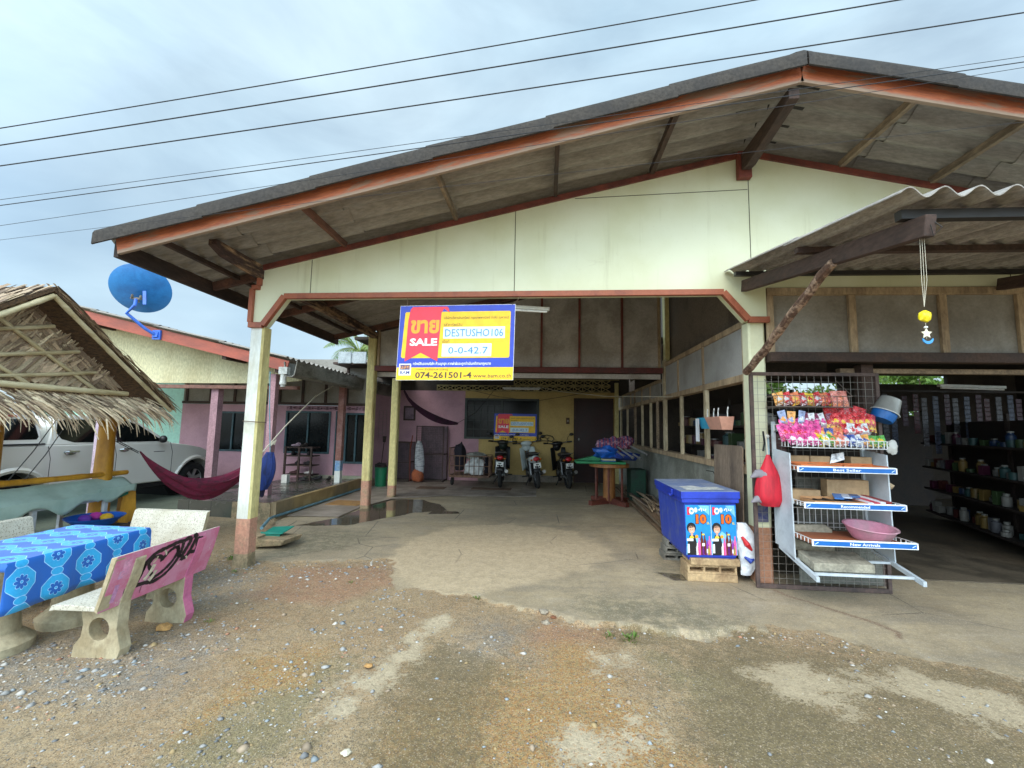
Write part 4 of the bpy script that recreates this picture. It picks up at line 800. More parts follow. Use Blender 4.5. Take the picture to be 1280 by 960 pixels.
for dx, dy, sx, sy, sz in ((0, 0, .10, .02, .05), (-.06, .03, .02, .05, .05), (.06, .03, .02, .05, .05), (0, -.05, .05, .03, .03)): hm.ell(c0 + q @ Vector((dx, dy, 0)), (sx, sy, sz), 8, rot=q)
hm.build('mount_clamp', mat('rusty_grey_clamp', '#8b8676', '#5d4d3e', .7), ds)
st = MB(); st.beam(dc + dn * .06 + Vector((.1, 0, -.02)), dc + dn * .10 + Vector((.14, 0, -.26)), .05, .015, up=dn); st.build('strut', BL2, ds)
# ================================================================== thatched hut
hut = root('thatched_hut', (-6.6, 4.0, 0), 'thatched bamboo hut with dry palm leaf roof and yellow posts', 'hut')
BAM = mat('pale_bamboo', '#cfbf98', '#a8946a', .6, sc=5, stretch=(1, .3, 1), grain=.12, bump=.1)
YBAM = mat('yellow_ochre_post_paint', '#c08a24', '#a06d17', .55, sc=4, stretch=(1, 1, .4), grain=.12, bump=.12)
def bamboo(mb, p, q, r, n=10, knots=5):
    p, q = Vector(p), Vector(q); pts = []; rs = []; off = random.random() * .1
    for i in range(knots * 4 + 1):
        t = i / (knots * 4); pts.append(p.lerp(q, t) + Vector((0, 0, -.01 * math.sin(math.pi * t)))); kk = (i % 4 == 2); rs.append(r * (1.1 if kk else .97) * (1 - .12 * t))
    mb.tube(pts, rs, n)
def leaf_mat(name, cs):
    k = NT(name); a = k.new('ShaderNodeAttribute', attribute_name='lc'); n = k.noise(k.obj((1, 1, 1)), 60, 3, .6)
    c = k.mix(k.ramp(n, .35, .7, 0, .35), a.outputs['Color'], (.08, .055, .035)); return k.done(c, .75)
LEAF = leaf_mat('dry_palm_leaf', None)
LP = [(.56, .42, .26), (.44, .31, .19), (.3, .2, .125), (.7, .56, .36), (.17, .115, .075), (.6, .44, .29)]
def blades(name, items, parent, label=None):
    """items: (root point, direction, length, width, droop, colour index, normal)"""
    vs = []; fs = []; cs = []
    for p, d, l_, w, dr_, ci, nn in items:
        p = Vector(p); d = Vector(d).normalized(); nn = Vector(nn); s_ = d.cross(nn).normalized(); tw = random.uniform(-.5, .5)
        s_ = (s_ + nn * tw).normalized(); b0 = len(vs); col_ = np.array(LP[ci]) * random.uniform(.7, 1.25)
        for t in (0, .35, .7, 1):
            c_ = p + d * l_ * t + Vector((0, 0, -dr_ * t * t)); ww = w * (1 - .75 * t * t) / 2
            vs += [c_ - s_ * ww, c_ + s_ * ww]; cs += [(*col_, 1)] * 2
        fs += [(b0 + 2 * i, b0 + 2 * i + 1, b0 + 2 * i + 3, b0 + 2 * i + 2) for i in range(3)]
    me = bpy.data.meshes.new(name); off = parent_loc(parent); me.from_pydata([tuple(v - off) for v in vs], [], fs); me.materials.append(LEAF)
    at = me.attributes.new('lc', 'FLOAT_COLOR', 'POINT'); at.data.foreach_set('color', np.array(cs, np.float32).ravel())
    o = bpy.data.objects.new(name, me); COL.objects.link(o); o.parent = parent
    if label: o['label'] = label
    return o
XG = -5.3; YA, ZA = 4.05, 2.93; HS = .735; YR = 5.62; YL = 2.48
def hz(y): return ZA - HS * abs(y - YA)
for y, x, lab in ((5.15, -5.6, 'thick yellow post where the red hammock hangs'), (2.95, -5.6, None), (5.15, -7.2, None), (2.95, -7.2, None)):
    p = MB(); p.tube([(x - .02, y + .02, 0), (x, y, .6), (x, y, 1.3), (x, y, 1.84)], [.115, .10, .088, .085], 14); o = p.build('post', YBAM, hut, smooth=True)
    if lab: o['label'] = lab
bt = MB(); bt.prism([(-.12, 0), (.12, 0), (.05, .72), (-.08, .78)], (-5.42, 5.38, 0), (.35, .93, 0), (0, 0, 1), (-.10, .04, 0)); bt.build('split_bamboo_stake', YBAM, hut, bevel=.01)
br = MB(); br.tube([(-5.6, 5.2, 1.5), (-5.45, 5.42, 1.74)], .03, 8); br.tube([(-5.6, 5.1, 1.5), (-5.5, 4.85, 1.74)], .035, 8); br.build('corner_brace', YBAM, hut, smooth=True)
bb = MB(); bamboo(bb, (XG + .05, YL + .1, 1.945), (XG + .05, 5.02, 1.915), .036, knots=4); bb.build('gable_beam', BAM, hut, smooth=True)
for s_, ye in ((1, YR - .1), (-1, YL)): b_ = MB(); bamboo(b_, (XG + .12, YA, ZA - .05), (XG + .10, YA + s_ * (YR - YA), ZA - .05 - HS * (YR - YA)), .027, knots=6); b_.build('barge_pole', BAM, hut, smooth=True)
for i, (y0, y1) in enumerate(((2.6, 4.55), (2.9, 4.78), (3.5, 4.98))): pass
lat = MB()
for p, q in (((4.33, 2.62), (2.6, 2.14)), ((4.62, 2.38), (2.6, 1.98)), ((4.83, 2.16), (3.55, 1.97)), ((3.75, 2.66), (4.92, 1.92)), ((3.35, 2.45), (4.2, 1.93)), ((3.1, 2.2), (3.5, 1.96))):
    l_ = MB(); bamboo(l_, (XG - .2 + random.uniform(-.01, .01), p[0], p[1]), (XG - .2 + random.uniform(-.01, .01), q[0], q[1]), .022, 8, 4); l_.build('lattice_pole', BAM, hut, smooth=True)
rl = MB(); bamboo(rl, (-5.52, 3.0, .95), (-5.55, 5.42, .90), .036, 10, 6); rl.build('bamboo_rail', YBAM, hut, smooth=True)
rl = MB(); rl.tube([(-5.6, 3.7, .62), (-5.55, 4.0, .86)], .03, 8); rl.build('rail_prop', YBAM, hut, smooth=True)
dkb = mat('thatch_underlayer', '#6b5138', '#3d2d20', .95, sc=14, stretch=(1, 4, 4), grain=.4, bump=.8)
sh = MB()
for s_ in (1, -1):
    ye = YR if s_ > 0 else YL; L_ = abs(ye - YA); a = [(XG + .12, YA, ZA), (XG + .10, ye, ZA - HS * L_), (-7.45, ye, ZA - HS * L_), (-7.45, YA, ZA)]; b_ = [(x, y, z + .05) for x, y, z in a]
    sh.add(a + b_, [(0, 1, 2, 3), (7, 6, 5, 4), (0, 4, 5, 1), (1, 5, 6, 2), (2, 6, 7, 3), (3, 7, 4, 0)])
sh.prism([(YL + .2, 1.95), (YA, ZA - .1), (5.05, 1.95)], (XG - .27, 0, 0), (0, 1, 0), (0, 0, 1), (-.02, 0, 0)); tho = sh.build('roof', dkb, hut)
# leaves on the two slopes
it = []
for s_ in (1, -1):
    d = Vector((0, s_, -HS)).normalized(); nn = Vector((0, s_ * HS, 1)).normalized()
    for row in range(13):
        for _ in range(60 if s_ < 0 else 38):
            t = row / 12 * 1.82 + random.uniform(-.03, .03); x = random.uniform(-7.45, XG + .14)
            it.append((Vector((x, YA, ZA + .06)) + d * t + nn * .015, d + Vector((random.uniform(-.25, .25), 0, 0)), random.uniform(.22, .4), random.uniform(.02, .05), .03, random.choice((0, 1, 1, 2, 5, 4)), nn))
blades('slope_leaf', it, tho)
it = []
for _ in range(1700):     # woven leaves of the gable infill
    y = random.uniform(YL + .3, 5.0); zt = hz(y) - .12; z = random.uniform(1.93, max(zt, 1.95))
    it.append(((XG - .25 + random.uniform(-.02, .025), y, z), (random.uniform(-.1, .1), .75 + random.uniform(-.3, .3), .65 + random.uniform(-.3, .4)), random.uniform(.22, .42), random.uniform(.03, .06), -.06, random.choice((0, 3, 0, 1, 2, 5)), (1, 0, .1)))
it = [i for i in it if (Vector(i[0]) + Vector(i[1]).normalized() * i[2]).z < hz((Vector(i[0]) + Vector(i[1]).normalized() * i[2]).y) - .06]
for _ in range(900):
    s_ = random.choice((1, -1)); t = random.uniform(0, 1.45); y = YA + s_ * t; z = hz(y) - random.uniform(.07, .45)
    if z > 2.0 and z - .2 > 1.9: it.append(((XG - .25 + random.uniform(-.02, .03), y, z), (random.uniform(-.05, .1), s_ * .8, -HS * .8 + random.uniform(-.25, .1)), random.uniform(.15, .3), random.uniform(.03, .06), 0, random.choice((0, 1, 1, 2, 5, 2)), (1, 0, .1)))
it = [i for i in it if (Vector(i[0]) + Vector(i[1]).normalized() * i[2]).z < hz((Vector(i[0]) + Vector(i[1]).normalized() * i[2]).y) - .05]
blades('gable_leaf', it, hut, 'overlapping dry palm leaves filling the gable')
it = []
for row in range(5):      # skirt under the gable beam
    for _ in range(330):
        y = random.uniform(YL - .1, 5.32); t = row / 4; x = XG + .02 + t * .27 + random.uniform(-.02, .02); z = 1.875 - t * .155 + random.uniform(-.012, .012)
        it.append(((x, y, z), (1, random.uniform(.1, .75), -.6 + random.uniform(-.3, .15)), random.uniform(.14, .27), random.uniform(.012, .032), random.uniform(.02, .08) * (.3 + t), random.choice((0, 3, 0, 3, 1, 2, 4, 5)), (.5, 0, 1)))
for _ in range(50):
    y = random.uniform(YL, 5.4); it.append(((XG + .42, y, 1.6), (.5, random.uniform(-.3, .5), -1), random.uniform(.08, .22), random.uniform(.008, .018), .04, random.choice((3, 3, 0, 1)), (1, 0, .2)))
blades('thatch_fringe', it, hut, 'ragged skirt of dry leaves hanging below the gable')
it = []
for _ in range(330):     # underside fringe at the far eave and barge
    t = random.uniform(0, 1); y = YA + t * (YR - YA); it.append(((XG + random.uniform(-.05, .14), y, hz(y) + .04), (random.uniform(.1, .8), 1, -HS + random.uniform(-.3, .1)), random.uniform(.1, .2), random.uniform(.01, .03), .02, random.choice((1, 2, 4, 0)), (0, .5, 1)))
blades('barge_leaf', it, hut)
cb = MB(); cb.tube([(-5.2, YL, 1.80), (-5.0, 4.0, 1.70), (-5.0, 5.0, 1.70)], .006, 5); cb.build('binding_cord', flat('dark_cord', '#2b2724'), hut)
for i, (a_, b_) in enumerate((((-5.42, 4.42, 1.6), (-5.5, 4.1, .95)), ((-5.42, 4.5, 1.5), (-5.5, 4.25, .95)))):
    rp = MB(); rp.tube([a_, Vector(a_).lerp(Vector(b_), .5) + Vector((0, 0, -.03)), b_], .005, 5); tag(rp.build('dark_rope', flat('dark_cord', '#2b2724')), ('thin dark rope hanging from the thatch, left of the pair', 'thin dark rope hanging from the thatch, right of the pair')[i], 'rope', 'ropes hanging from the thatch')
# ================================================================== stone benches and table
TERR = None
def terrazzo(name, base, c2):
    k = NT(name); P_ = k.obj(); v = k.vor(P_, 105); vc = k.vor(P_, 105, o='Color'); s_ = k.new('ShaderNodeSeparateColor'); k.put(s_.inputs[0], vc)
    n = k.noise(P_, 4, 6); c = k.mix(k.ramp(n, .4, .7), lin(base), lin(c2)); c = k.mix(k.math('MULTIPLY', k.ramp(v, .5, .38), k.ramp(s_.outputs[0], .35, .4)), c, k.mix(s_.outputs[1], (.22, .19, .14), (.5, .45, .36)))
    k.bump(v, .3, .002); return k.done(c, .7)
TERR = terrazzo('terrazzo', '#c6c1b2', '#b0a994')
BC = mat('bare_bench_cement', '#b3a688', '#948465', .9, sc=5, grain=.18, bump=.25, stretch=(1, 1, .7))
PK = mat('pink_bench_paint', '#c9708f', '#b8638a', .7, sc=5, lo=.45, hi=.65, grain=.1, bump=.15)
def pink_chipped():
    k = NT('chipped_pink_paint'); P_ = k.obj(); n = k.noise(P_, 6, 8, .7); n2 = k.noise(k.obj((1, 1, .35)), 17, 6, .75)
    c = k.mix(k.ramp(n, .4, .6), (.56, .155, .26), (.60, .25, .37)); c = k.mix(k.ramp(n2, .62, .65), c, (.62, .58, .5)); k.bump(n2, .2, .003); return k.done(c, .65)
PKC = pink_chipped()
def ring_plate(mb, outline, c, r, y0, y1, m=0, n=20, mo=None):
    """plate in the x-z plane between y0 and y1 with a round hole"""
    c = Vector(c); Ls = [Vector(p) for p in outline]; inner = []; outer = []
    angs = sorted({math.atan2(p.y - c.y, p.x - c.x) % (2 * math.pi) for p in Ls} | {2 * math.pi * i / n for i in range(n)})
    for a in angs:
        d = Vector((math.cos(a), math.sin(a))); best = None
        for i in range(len(Ls)):
            p, q = Ls[i], Ls[(i + 1) % len(Ls)]; e = q - p; den = d.x * e.y - d.y * e.x
            if abs(den) < 1e-9: continue
            t = ((p.x - c.x) * e.y - (p.y - c.y) * e.x) / den; s_ = ((p.x - c.x) * d.y - (p.y - c.y) * d.x) / den
            if t > 1e-6 and -1e-6 <= s_ <= 1 + 1e-6: best = t if best is None else max(best, t)
        outer.append(c + d * best); inner.append(c + d * Vector((1, 1)).length / 1.41421356 * r)
    N = len(angs); vs = [(p.x, y0, p.y) for p in inner] + [(p.x, y0, p.y) for p in outer] + [(p.x, y1, p.y) for p in inner] + [(p.x, y1, p.y) for p in outer]; fs = []; ms = []
    for i in range(N):
        j = (i + 1) % N
        fs += [(i, j, N + j, N + i), (2 * N + i, 3 * N + i, 3 * N + j, 2 * N + j), (i, 2 * N + i, 2 * N + j, j), (N + i, N + j, 3 * N + j, 3 * N + i)]
        mo_ = m if mo is None or outer[i].x < -.12 else mo
        ms += [m, m, m, mo_]
    mb.add(vs, fs, ms)
SUP = [(-.40, -.03), (-.07, -.03), (-.045, .05), (-.085, .18), (-.075, .3), (-.03, .42), (-.005, .52), (.0, .66), (-.05, .665), (-.075, .45), (-.11, .345), (-.37, .345), (-.355, .28), (-.335, .2), (-.345, .12), (-.39, .06)]
def stone_bench(loc, rz, Ln, label, paint=False):
    t = root('stone_bench', loc, label, 'bench', 'stone benches round the table', rz)
    for i, y in enumerate((.14, Ln - .22)):
        m = MB(); far = paint and i == 1
        # lower plate with hole, upper post
        ring_plate(m, [(-.40, -.03), (-.07, -.03), (-.045, .05), (-.085, .18), (-.08, .345), (-.37, .345), (-.355, .28), (-.335, .2), (-.345, .12), (-.39, .06)], (-.215, .175), .075, y, y + .085, 0, mo=1 if far else 0)
        m.prism([(-.085, .33), (-.062, .41), (-.042, .46), (-.02, .52), (.008, .64), (.002, .66), (-.02, .62), (-.05, .52), (-.08, .44), (-.105, .36)], (0, y + .002, 0), (1, 0, 0), (0, 0, 1), (0, .081, 0), 1 if far else 0)
        m.build('support', [BC, PK], t, world=False, bevel=.01)
    s_ = MB(); s_.prism([(-.44, .335), (-.42, .375), (-.30, .385), (-.12, .378), (-.10, .35), (-.40, .345)], (0, 0, 0), (1, 0, 0), (0, 0, 1), (0, Ln, 0)); s_.build('seat', TERR, t, world=False, bevel=.005)
    b_ = MB(); prof = [(-.118, .35), (-.09, .45), (-.052, .6), (-.03, .69), (.012, .70), (.006, .66), (-.03, .52), (-.05, .46), (-.07, .40), (-.09, .335)]
    n = len(prof); vs = [(x, 0, z) for x, z in prof] + [(x, Ln, z) for x, z in prof]; fs = [tuple(range(n)), tuple(range(2 * n - 1, n - 1, -1))]; ms = [1, 1]
    for i in range(n): fs.append((i, n + i, n + (i + 1) % n, (i + 1) % n)); ms.append(0 if i < 4 else (2 if 4 <= i < 9 else 0))
    b_.add(vs, fs, ms); bo = b_.build('backrest', [TERR, BC, PKC if paint else TERR], t, world=False, bevel=.004)
    return t, bo
bt_, bo_ = stone_bench((-2.80, 2.72, .0), 0, .9, 'stone bench whose back is painted pink with a black graffiti heart', True)
# bare cement strip near the left end of the painted back, lilac patch, and the black graffiti
outer = [(.0045, .66), (-.03, .52), (-.05, .46), (-.07, .40), (-.085, .345)]
def back_pt(s_, t_, off=.004):
    """s along the bench 0..1, t up the back 0..1"""
    z = .345 + t_ * (.69 - .345); P_ = sorted([(z_, x_) for x_, z_ in [(.012, .70)] + outer]); x = np.interp(z, [p[0] for p in P_], [p[1] for p in P_]); return Vector((x + off, s_ * .9, z))
def ribbon(mb, pts, w, off=.004, m=0):
    P_ = [np.array(p, float) for p in pts]; row = []
    for i, p in enumerate(P_):
        d = P_[min(i + 1, len(P_) - 1)] - P_[max(i - 1, 0)]; d = d * np.array([.9, .345]); d /= max(np.linalg.norm(d), 1e-6); nn = np.array([-d[1] / .9, d[0] / .345]); ww = w * random.uniform(.8, 1.2) / 2
        row.append([back_pt(*(p - nn * ww), off), back_pt(*(p + nn * ww), off)])
    mb.grid(row, m)
def smoothpts(pts, n=6):
    out_ = []; P_ = [np.array(p, float) for p in pts]
    for i in range(len(P_) - 1):
        p0, p1, p2, p3 = P_[max(i - 1, 0)], P_[i], P_[i + 1], P_[min(i + 2, len(P_) - 1)]
        for k_ in range(n):
            t = k_ / n; out_.append(.5 * ((2 * p1) + (-p0 + p2) * t + (2 * p0 - 5 * p1 + 4 * p2 - p3) * t * t + (-p0 + 3 * p1 - 3 * p2 + p3) * t ** 3))
    return out_ + [P_[-1]]
gm_ = MB(); BKP = mat('black_spray_paint', '#1d161a', '#2b2026', .6, sc=20)
strokes = [
    ([(.13, .30), (.15, .5), (.17, .7), (.23, .85), (.33, .9), (.46, .95), (.52, .93)], .032), ([(.24, .52), (.2, .66), (.24, .78), (.31, .73), (.33, .63)], .026), ([(.33, .66), (.38, .8), (.45, .85), (.48, .72), (.44, .52), (.36, .36), (.28, .30)], .026),
    ([(.24, .5), (.27, .38), (.30, .33)], .024), ([(.13, .28), (.24, .26), (.32, .22), (.42, .3), (.49, .5), (.52, .72), (.52, .9)], .028), ([(.16, .75), (.15, .52), (.13, .36)], .03),
    ([(.52, .93), (.57, .97), (.6, .9), (.57, .72), (.54, .55)], .034), ([(.54, .55), (.58, .52), (.62, .6), (.65, .82), (.66, .97), (.62, .99)], .034), ([(.64, .62), (.69, .6), (.71, .72)], .03), ([(.68, .9), (.73, .88), (.76, .8), (.73, .74), (.69, .76), (.68, .9)], .024), ([(.72, .74), (.74, .6), (.70, .57)], .026), ([(.46, .88), (.5, .66), (.53, .58)], .03)]
for p, w in strokes: ribbon(gm_, smoothpts([(.11 + a * .93, b) for a, b in p]), w)
for s0, t0, l_ in ((.2, .26, .1), (.3, .22, .14), (.24, .27, .07), (.5, .5, .09), (.55, .52, .07), (.15, .3, .1)): ribbon(gm_, [(s0, t0), (s0 + .003, t0 - l_)], .004)
gm_ = gm_.build('graffiti', BKP, bo_, world=False)
wm = MB()
for s0, t0, s1, t1, w in ((.19, .62, .17, .44, .02), (.35, .62, .3, .34, .03), (.385, .47, .35, .28, .03), (.36, .78, .33, .66, .014), (.41, .86, .44, .74, .012), (.66, .55, .68, .48, .014)):
    wm = MB(); ribbon(wm, smoothpts([(s0, t0), ((s0 + s1) / 2 + .008, (t0 + t1) / 2), (s1, t1)], 3), w, .0055); wm.build('chipped_patch', mat('pale_chip', '#d2c9b4', '#b8ad94', .8), bo_, world=False)
lm = MB(); ribbon(lm, [(.03, .98), (.03, .02)], .07, .0022); ribbon(lm, [(.075, .7), (.08, .1)], .03, .0028, 1); lm.build('bare_strip', [BC, mat('lilac_paint', '#c48cb8', '#c9a3b8', .7)], bo_, world=False)
lm = MB(); ribbon(lm, [(.8, .98), (.81, .6)], .05, .0022); ribbon(lm, [(.1, .9), (.1, .6)], .05, .0025); lm.build('pale_pink_patch', mat('pale_pink_paint', '#d98bb0', '#d3a0b8', .7), bo_, world=False)
stone_bench((-3.36, 4.2, .0), R(90), .78, 'speckled stone bench beyond the far end of the blue table')
stone_bench((-4.72, 3.72, .0), R(180), .95, 'stone bench at the photo edge on the far side of the blue table')
stb = root('stone_table', (-3.78, 3.1, 0), 'stone pedestal table hidden under a blue flowered cloth', 'table')
MB().box((-4.12, 2.62, .60), (-3.44, 3.60, .655)).build('table_top', TERR, stb, bevel=.01)
m = MB()
for y in (2.85, 3.35): m.lathe([(.20, -.02), (.21, .05), (.13, .12), (.11, .3), (.13, .45), (.2, .6)], (-3.78, y, 0), 16)
m.build('pedestal', BC, stb, smooth=True)
# table cloth
def cloth_mat():
    k = NT('blue_flower_cloth'); uv = k.new('ShaderNodeUVMap'); s = k.sep(uv.outputs[0]); pu, pv = .24, .215
    col_ = k.math('FLOOR', k.math('DIVIDE', s[0], pu / 1.0)); row_ = k.math('FLOOR', k.math('DIVIDE', s[1], pv)); sh_ = k.math('MULTIPLY', k.math('MODULO', row_, 2), .5); u_ = k.math('SUBTRACT', k.math('FRACT', k.math('ADD', k.math('DIVIDE', s[0], pu), sh_)), .5)
    v0 = k.math('ADD', k.math('DIVIDE', s[1], pv), .0); v_ = k.math('SUBTRACT', k.math('FRACT', v0), .5)
    au = k.math('ABSOLUTE', u_); av = k.math('ABSOLUTE', v_)
    o = k.math('MAXIMUM', k.math('MAXIMUM', au, av), k.math('MULTIPLY', k.math('ADD', au, av), .74))      # octagon distance
    rr = k.math('SQRT', k.math('ADD', k.math('MULTIPLY', u_, u_), k.math('MULTIPLY', v_, v_))); an = k.math('ARCTAN2', v_, u_)
    pet = k.math('ABSOLUTE', k.math('COSINE', k.math('MULTIPLY', an, 4))); pr = k.math('ADD', .10, k.math('MULTIPLY', k.math('POWER', pet, .6), .095))
    # small ovals at the cell corners
    cu = k.math('SUBTRACT', .5, au); cv = av; oc = k.math('SQRT', k.math('ADD', k.math('MULTIPLY', k.math('MULTIPLY', cu, cu), 2.2), k.math('MULTIPLY', cv, cv)))
    deep = (.002, .11, .47); light = (.02, .40, .78); white = (.35, .68, .98)
    c = k.mix(k.math('LESS_THAN', o, .40), deep, white); c = k.mix(k.math('LESS_THAN', o, .38), c, light)
    c = k.mix(k.math('LESS_THAN', oc, .175), c, white); c = k.mix(k.math('LESS_THAN', oc, .158), c, light)
    fl = k.math('LESS_THAN', rr, pr); ol = k.math('LESS_THAN', rr, k.math('ADD', pr, .018)); c = k.mix(ol, c, white); c = k.mix(fl, c, deep)
    c = k.mix(k.math('LESS_THAN', rr, .045), c, white); c = k.mix(k.math('LESS_THAN', rr, .03), c, light)
    c = k.mix(k.ramp(k.noise(k.obj(), 60, 2), .3, .7, 0, .15), c, deep); k.bump(k.noise(k.obj(), 5, 3), .25, .02); k.b.inputs['Sheen Weight'].default_value = .2; return k.done(c, .55)
def tablecloth():
    x0, x1, y0, y1, z = -4.13, -3.43, 2.605, 3.615, .664
    us = [-.16, -.08, -.02, 0] + list(np.linspace(.05, .65, 9)) + [.7, .712, .74, .80, .86, .92, .98, 1.03]; vs_ = [-.05, -.03, 0] + list(np.linspace(.06, .95, 16)) + [1.01, 1.04, 1.1]
    V_ = []; UV = []; I = len(us); J = len(vs_)
    for u_ in us:
        for v_ in vs_:
            x = x0 + min(max(u_, 0), .7); y = y0 + min(max(v_, 0), 1.01); zz = z + .0015 * math.sin(v_ * 9)
            du = max(u_ - .7, -u_ if u_ < 0 else 0); dv = max(v_ - 1.01, -v_ if v_ < 0 else 0)
            if u_ > .7: x += .008 + .03 * min(du, .2) * (1 + 1.3 * math.sin(v_ * 8.5 + .6)) + .012 * math.sin(v_ * 23) * min(1, du * 5)
            if u_ < 0: x -= .008
            if dv: y += (.008 + .02 * dv) * (1 if v_ > 1 else -1)
            zz -= max(du, dv) * (.97 if u_ > .7 else 1) * (1 - .06 * v_ if u_ > .7 else 1)
            if u_ > .7: x = min(x, -3.392 + .0 * v_)
            V_.append((x, y, zz)); UV.append((u_, v_ + .03))
    mb = MB(); mb.add(V_, [(i * J + j, (i + 1) * J + j, (i + 1) * J + j + 1, i * J + j + 1) for i in range(I - 1) for j in range(J - 1)])
    o = mb.build('tablecloth', cloth_mat(), smooth=True, solid=.002); me = o.data; ul = me.uv_layers.new(name='UVMap')
    for p in me.polygons:
        for li in p.loop_indices: ul.data[li].uv = UV[me.loops[li].vertex_index]
    return tag(o, 'bright blue tablecloth with octagons and flowers over the stone table', 'tablecloth')
tablecloth()
# ================================================================== steel table under the green tarpaulin, basin below
ft = root('folding_table', (-5.68, 4.35, 0), 'grey steel legged table under the green tarpaulin', 'table')
STL = mat('grey_painted_steel', '#aab0b4', '#8b9094', .45, sc=6, grain=.1); m = MB().box((-5.98, 3.6, .655), (-5.37, 5.04, .69)); m.build('table_top', STL, ft)
fr = MB(); fr.box((-5.40, 3.6, .61), (-5.37, 5.04, .654)); fr.box((-5.98, 3.6, .61), (-5.95, 5.04, .654)); fr.build('apron', STL, ft)
for x, y in ((-5.385, 4.27), (-5.385, 5.02), (-5.96, 5.02), (-5.96, 4.27), (-5.385, 3.63)): MB().box((x - .02, y - .025, 0), (x + .02, y + .02, .609)).build('leg', STL, ft, bevel=.003)
def tarp():
    I, J = 26, 46; V_ = []
    for i in range(I):
        u_ = i / (I - 1) * .92 - .1
        for j in range(J):
            v_ = j / (J - 1) * 1.95; x = -6.02 + min(max(u_, 0), .67); y = 3.42 + v_
            z = .70 + .15 * math.exp(-((u_ - .44) / .16) ** 2) + .018 * mnoise.noise(Vector((u_ * 5, v_ * 4, 0))) + .02 * abs(math.sin(v_ * 5 + u_ * 6)) * u_
            if u_ > .67:
                d = u_ - .67; z = .70 + .02 * abs(math.sin(v_ * 5 + 4)) - d * (.55 + .5 * abs(math.sin(v_ * 6.3 + .9)) ** 3 * 1.3); x += .012 + .05 * d * math.sin(v_ * 12)
                if v_ > 1.5: z += .05
            if u_ < 0: z += u_ * .8
            V_.append((x, y, z))
    mb = MB(); mb.add(V_, [(i * J + j, (i + 1) * J + j, (i + 1) * J + j + 1, i * J + j + 1) for i in range(I - 1) for j in range(J - 1)])
    return tag(mb.build('tarpaulin', mat('grey_green_tarp', '#a3b9ae', '#8da59a', .5, sc=2.5, grain=.05, bump=.1, bs=14), smooth=True, solid=.002), 'grey green tarpaulin draped over the steel table beside the hut', 'tarpaulin')
tarp()
gt_ = MB(); gt_.grid([[(-5.36 + .004, y, .70 - .0), (-5.355, y, .70 - .07 - .03 * math.sin(y * 9))] for y in np.linspace(4.55, 5.28, 10)]); tag(gt_.build('green_cloth', flat('dark_green_cloth', '#0f5a45', .7), solid=.002), 'dark green cloth edge showing under the grey tarpaulin', 'cloth')
bsn = root('wash_basin', (-5.2, 4.75, .3), 'blue plastic basin with purple and yellow things below the tarpaulin', 'basin')
MB().lathe([(.0, .0), (.17, .0), (.26, .09), (.275, .095), (.26, .08), (.17, .012), (0, .012)], (-5.2, 4.75, .38), 24).build('bowl', flat('blue_plastic', '#1f5fc0', .35), bsn, smooth=True)
for x, y, c in ((-5.27, 4.7, '#5b2d8c'), (-5.13, 4.82, '#c79a22'), (-5.3, 4.85, '#b4338c')): MB().ell((x, y, .45), (.07, .06, .05), 10).build('contents', flat('c' + c[1:], c, .5), bsn, smooth=True)
st_ = root('low_crate', (-5.2, 4.75, 0), 'low dark crate holding up the blue basin', 'crate')
cr_ = MB(); [cr_.box((-5.42, 4.5, z), (-4.98, 5.0, z + .09)) for z in (0, .13, .26)]; [cr_.box((x, y, 0), (x + .03, y + .03, .37)) for x in (-5.42, -5.01) for y in (4.5, 4.97)]; cr_.build('slatted_side', DARKW, st_)
# ================================================================== hammocks
def hammock(name, A, B, sag, w, m, label, rope, n=26, mid_side=(0, 0), asym=.0):
    A, B = Vector(A), Vector(B); t_ = root(name, A, label, 'hammock'); side = (B - A).cross(Vector((0, 0, 1))).normalized(); rows = []
    for i in range(n + 1):
        t = i / n; p = A.lerp(B, t); p.z -= sag * 4 * t * (1 - t) * (1 + asym * (t - .5)); ww = w * math.sin(math.pi * min(max(t, .015), .985)) ** .8; row = []
        for j in range(17):
            a = (j / 16 - .5); fold = .5 * math.sin(j * 2.4 + t * 4) * ww * .16
            row.append(p + side * (a * ww + 0) + Vector((0, 0, (abs(a) * 2) ** 1.6 * ww * .42 + fold)))
        rows.append(row)
    MB().grid(rows).build('cloth', m, t_, smooth=True, solid=.004)
    for r_ in rope:
        MB().tube([Vector(p) for p in r_], .006, 6).build('rope', flat('hammock_cord', '#3b3a38', .8) if name == 'hammock' else flat('pale_cord', '#c9c2ae'), t_)
    return t_
REDC = mat('dark_red_cloth', '#701835', '#4a1024', .85, sc=3, stretch=(4, 4, 8), grain=.2, bump=.5, bs=30)
hr = hammock('hammock', (-5.42, 5.45, 1.16), (-4.6, 6.75, 1.08), .64, .52, REDC, 'dark red hammock slung from the yellow hut post past the front column', [[(-5.58, 5.2, 1.36), (-5.43, 5.44, 1.17)], [(-5.56, 5.2, 1.33), (-5.44, 5.45, 1.15)]])
hbm = root('hammock', (-4.45, 6.95, 1.0), 'blue hammock bunched up and hanging beside the front column', 'hammock')
BLC = mat('blue_hammock_cloth', '#21397c', '#14214a', .85, sc=4, stretch=(6, 6, 1.5), grain=.2, bump=.5, bs=30); DNC = mat('navy_hammock_cloth', '#221f3f', '#171529', .9)
rows = []
for i in range(15):
    t = i / 14; c_ = Vector((-4.58 - .10 * t, 6.95, 1.10 - .62 * t)); rows.append([c_ + Vector(((.03 + .12 * math.sin(math.pi * (t * .85 + .05))) * math.cos(a) + .014 * math.sin(5 * a), (.03 + .06 * t) * math.sin(a), 0)) for a in np.linspace(0, 2 * math.pi, 19)])
MB().grid(rows).build('cloth', BLC, hbm, smooth=True)
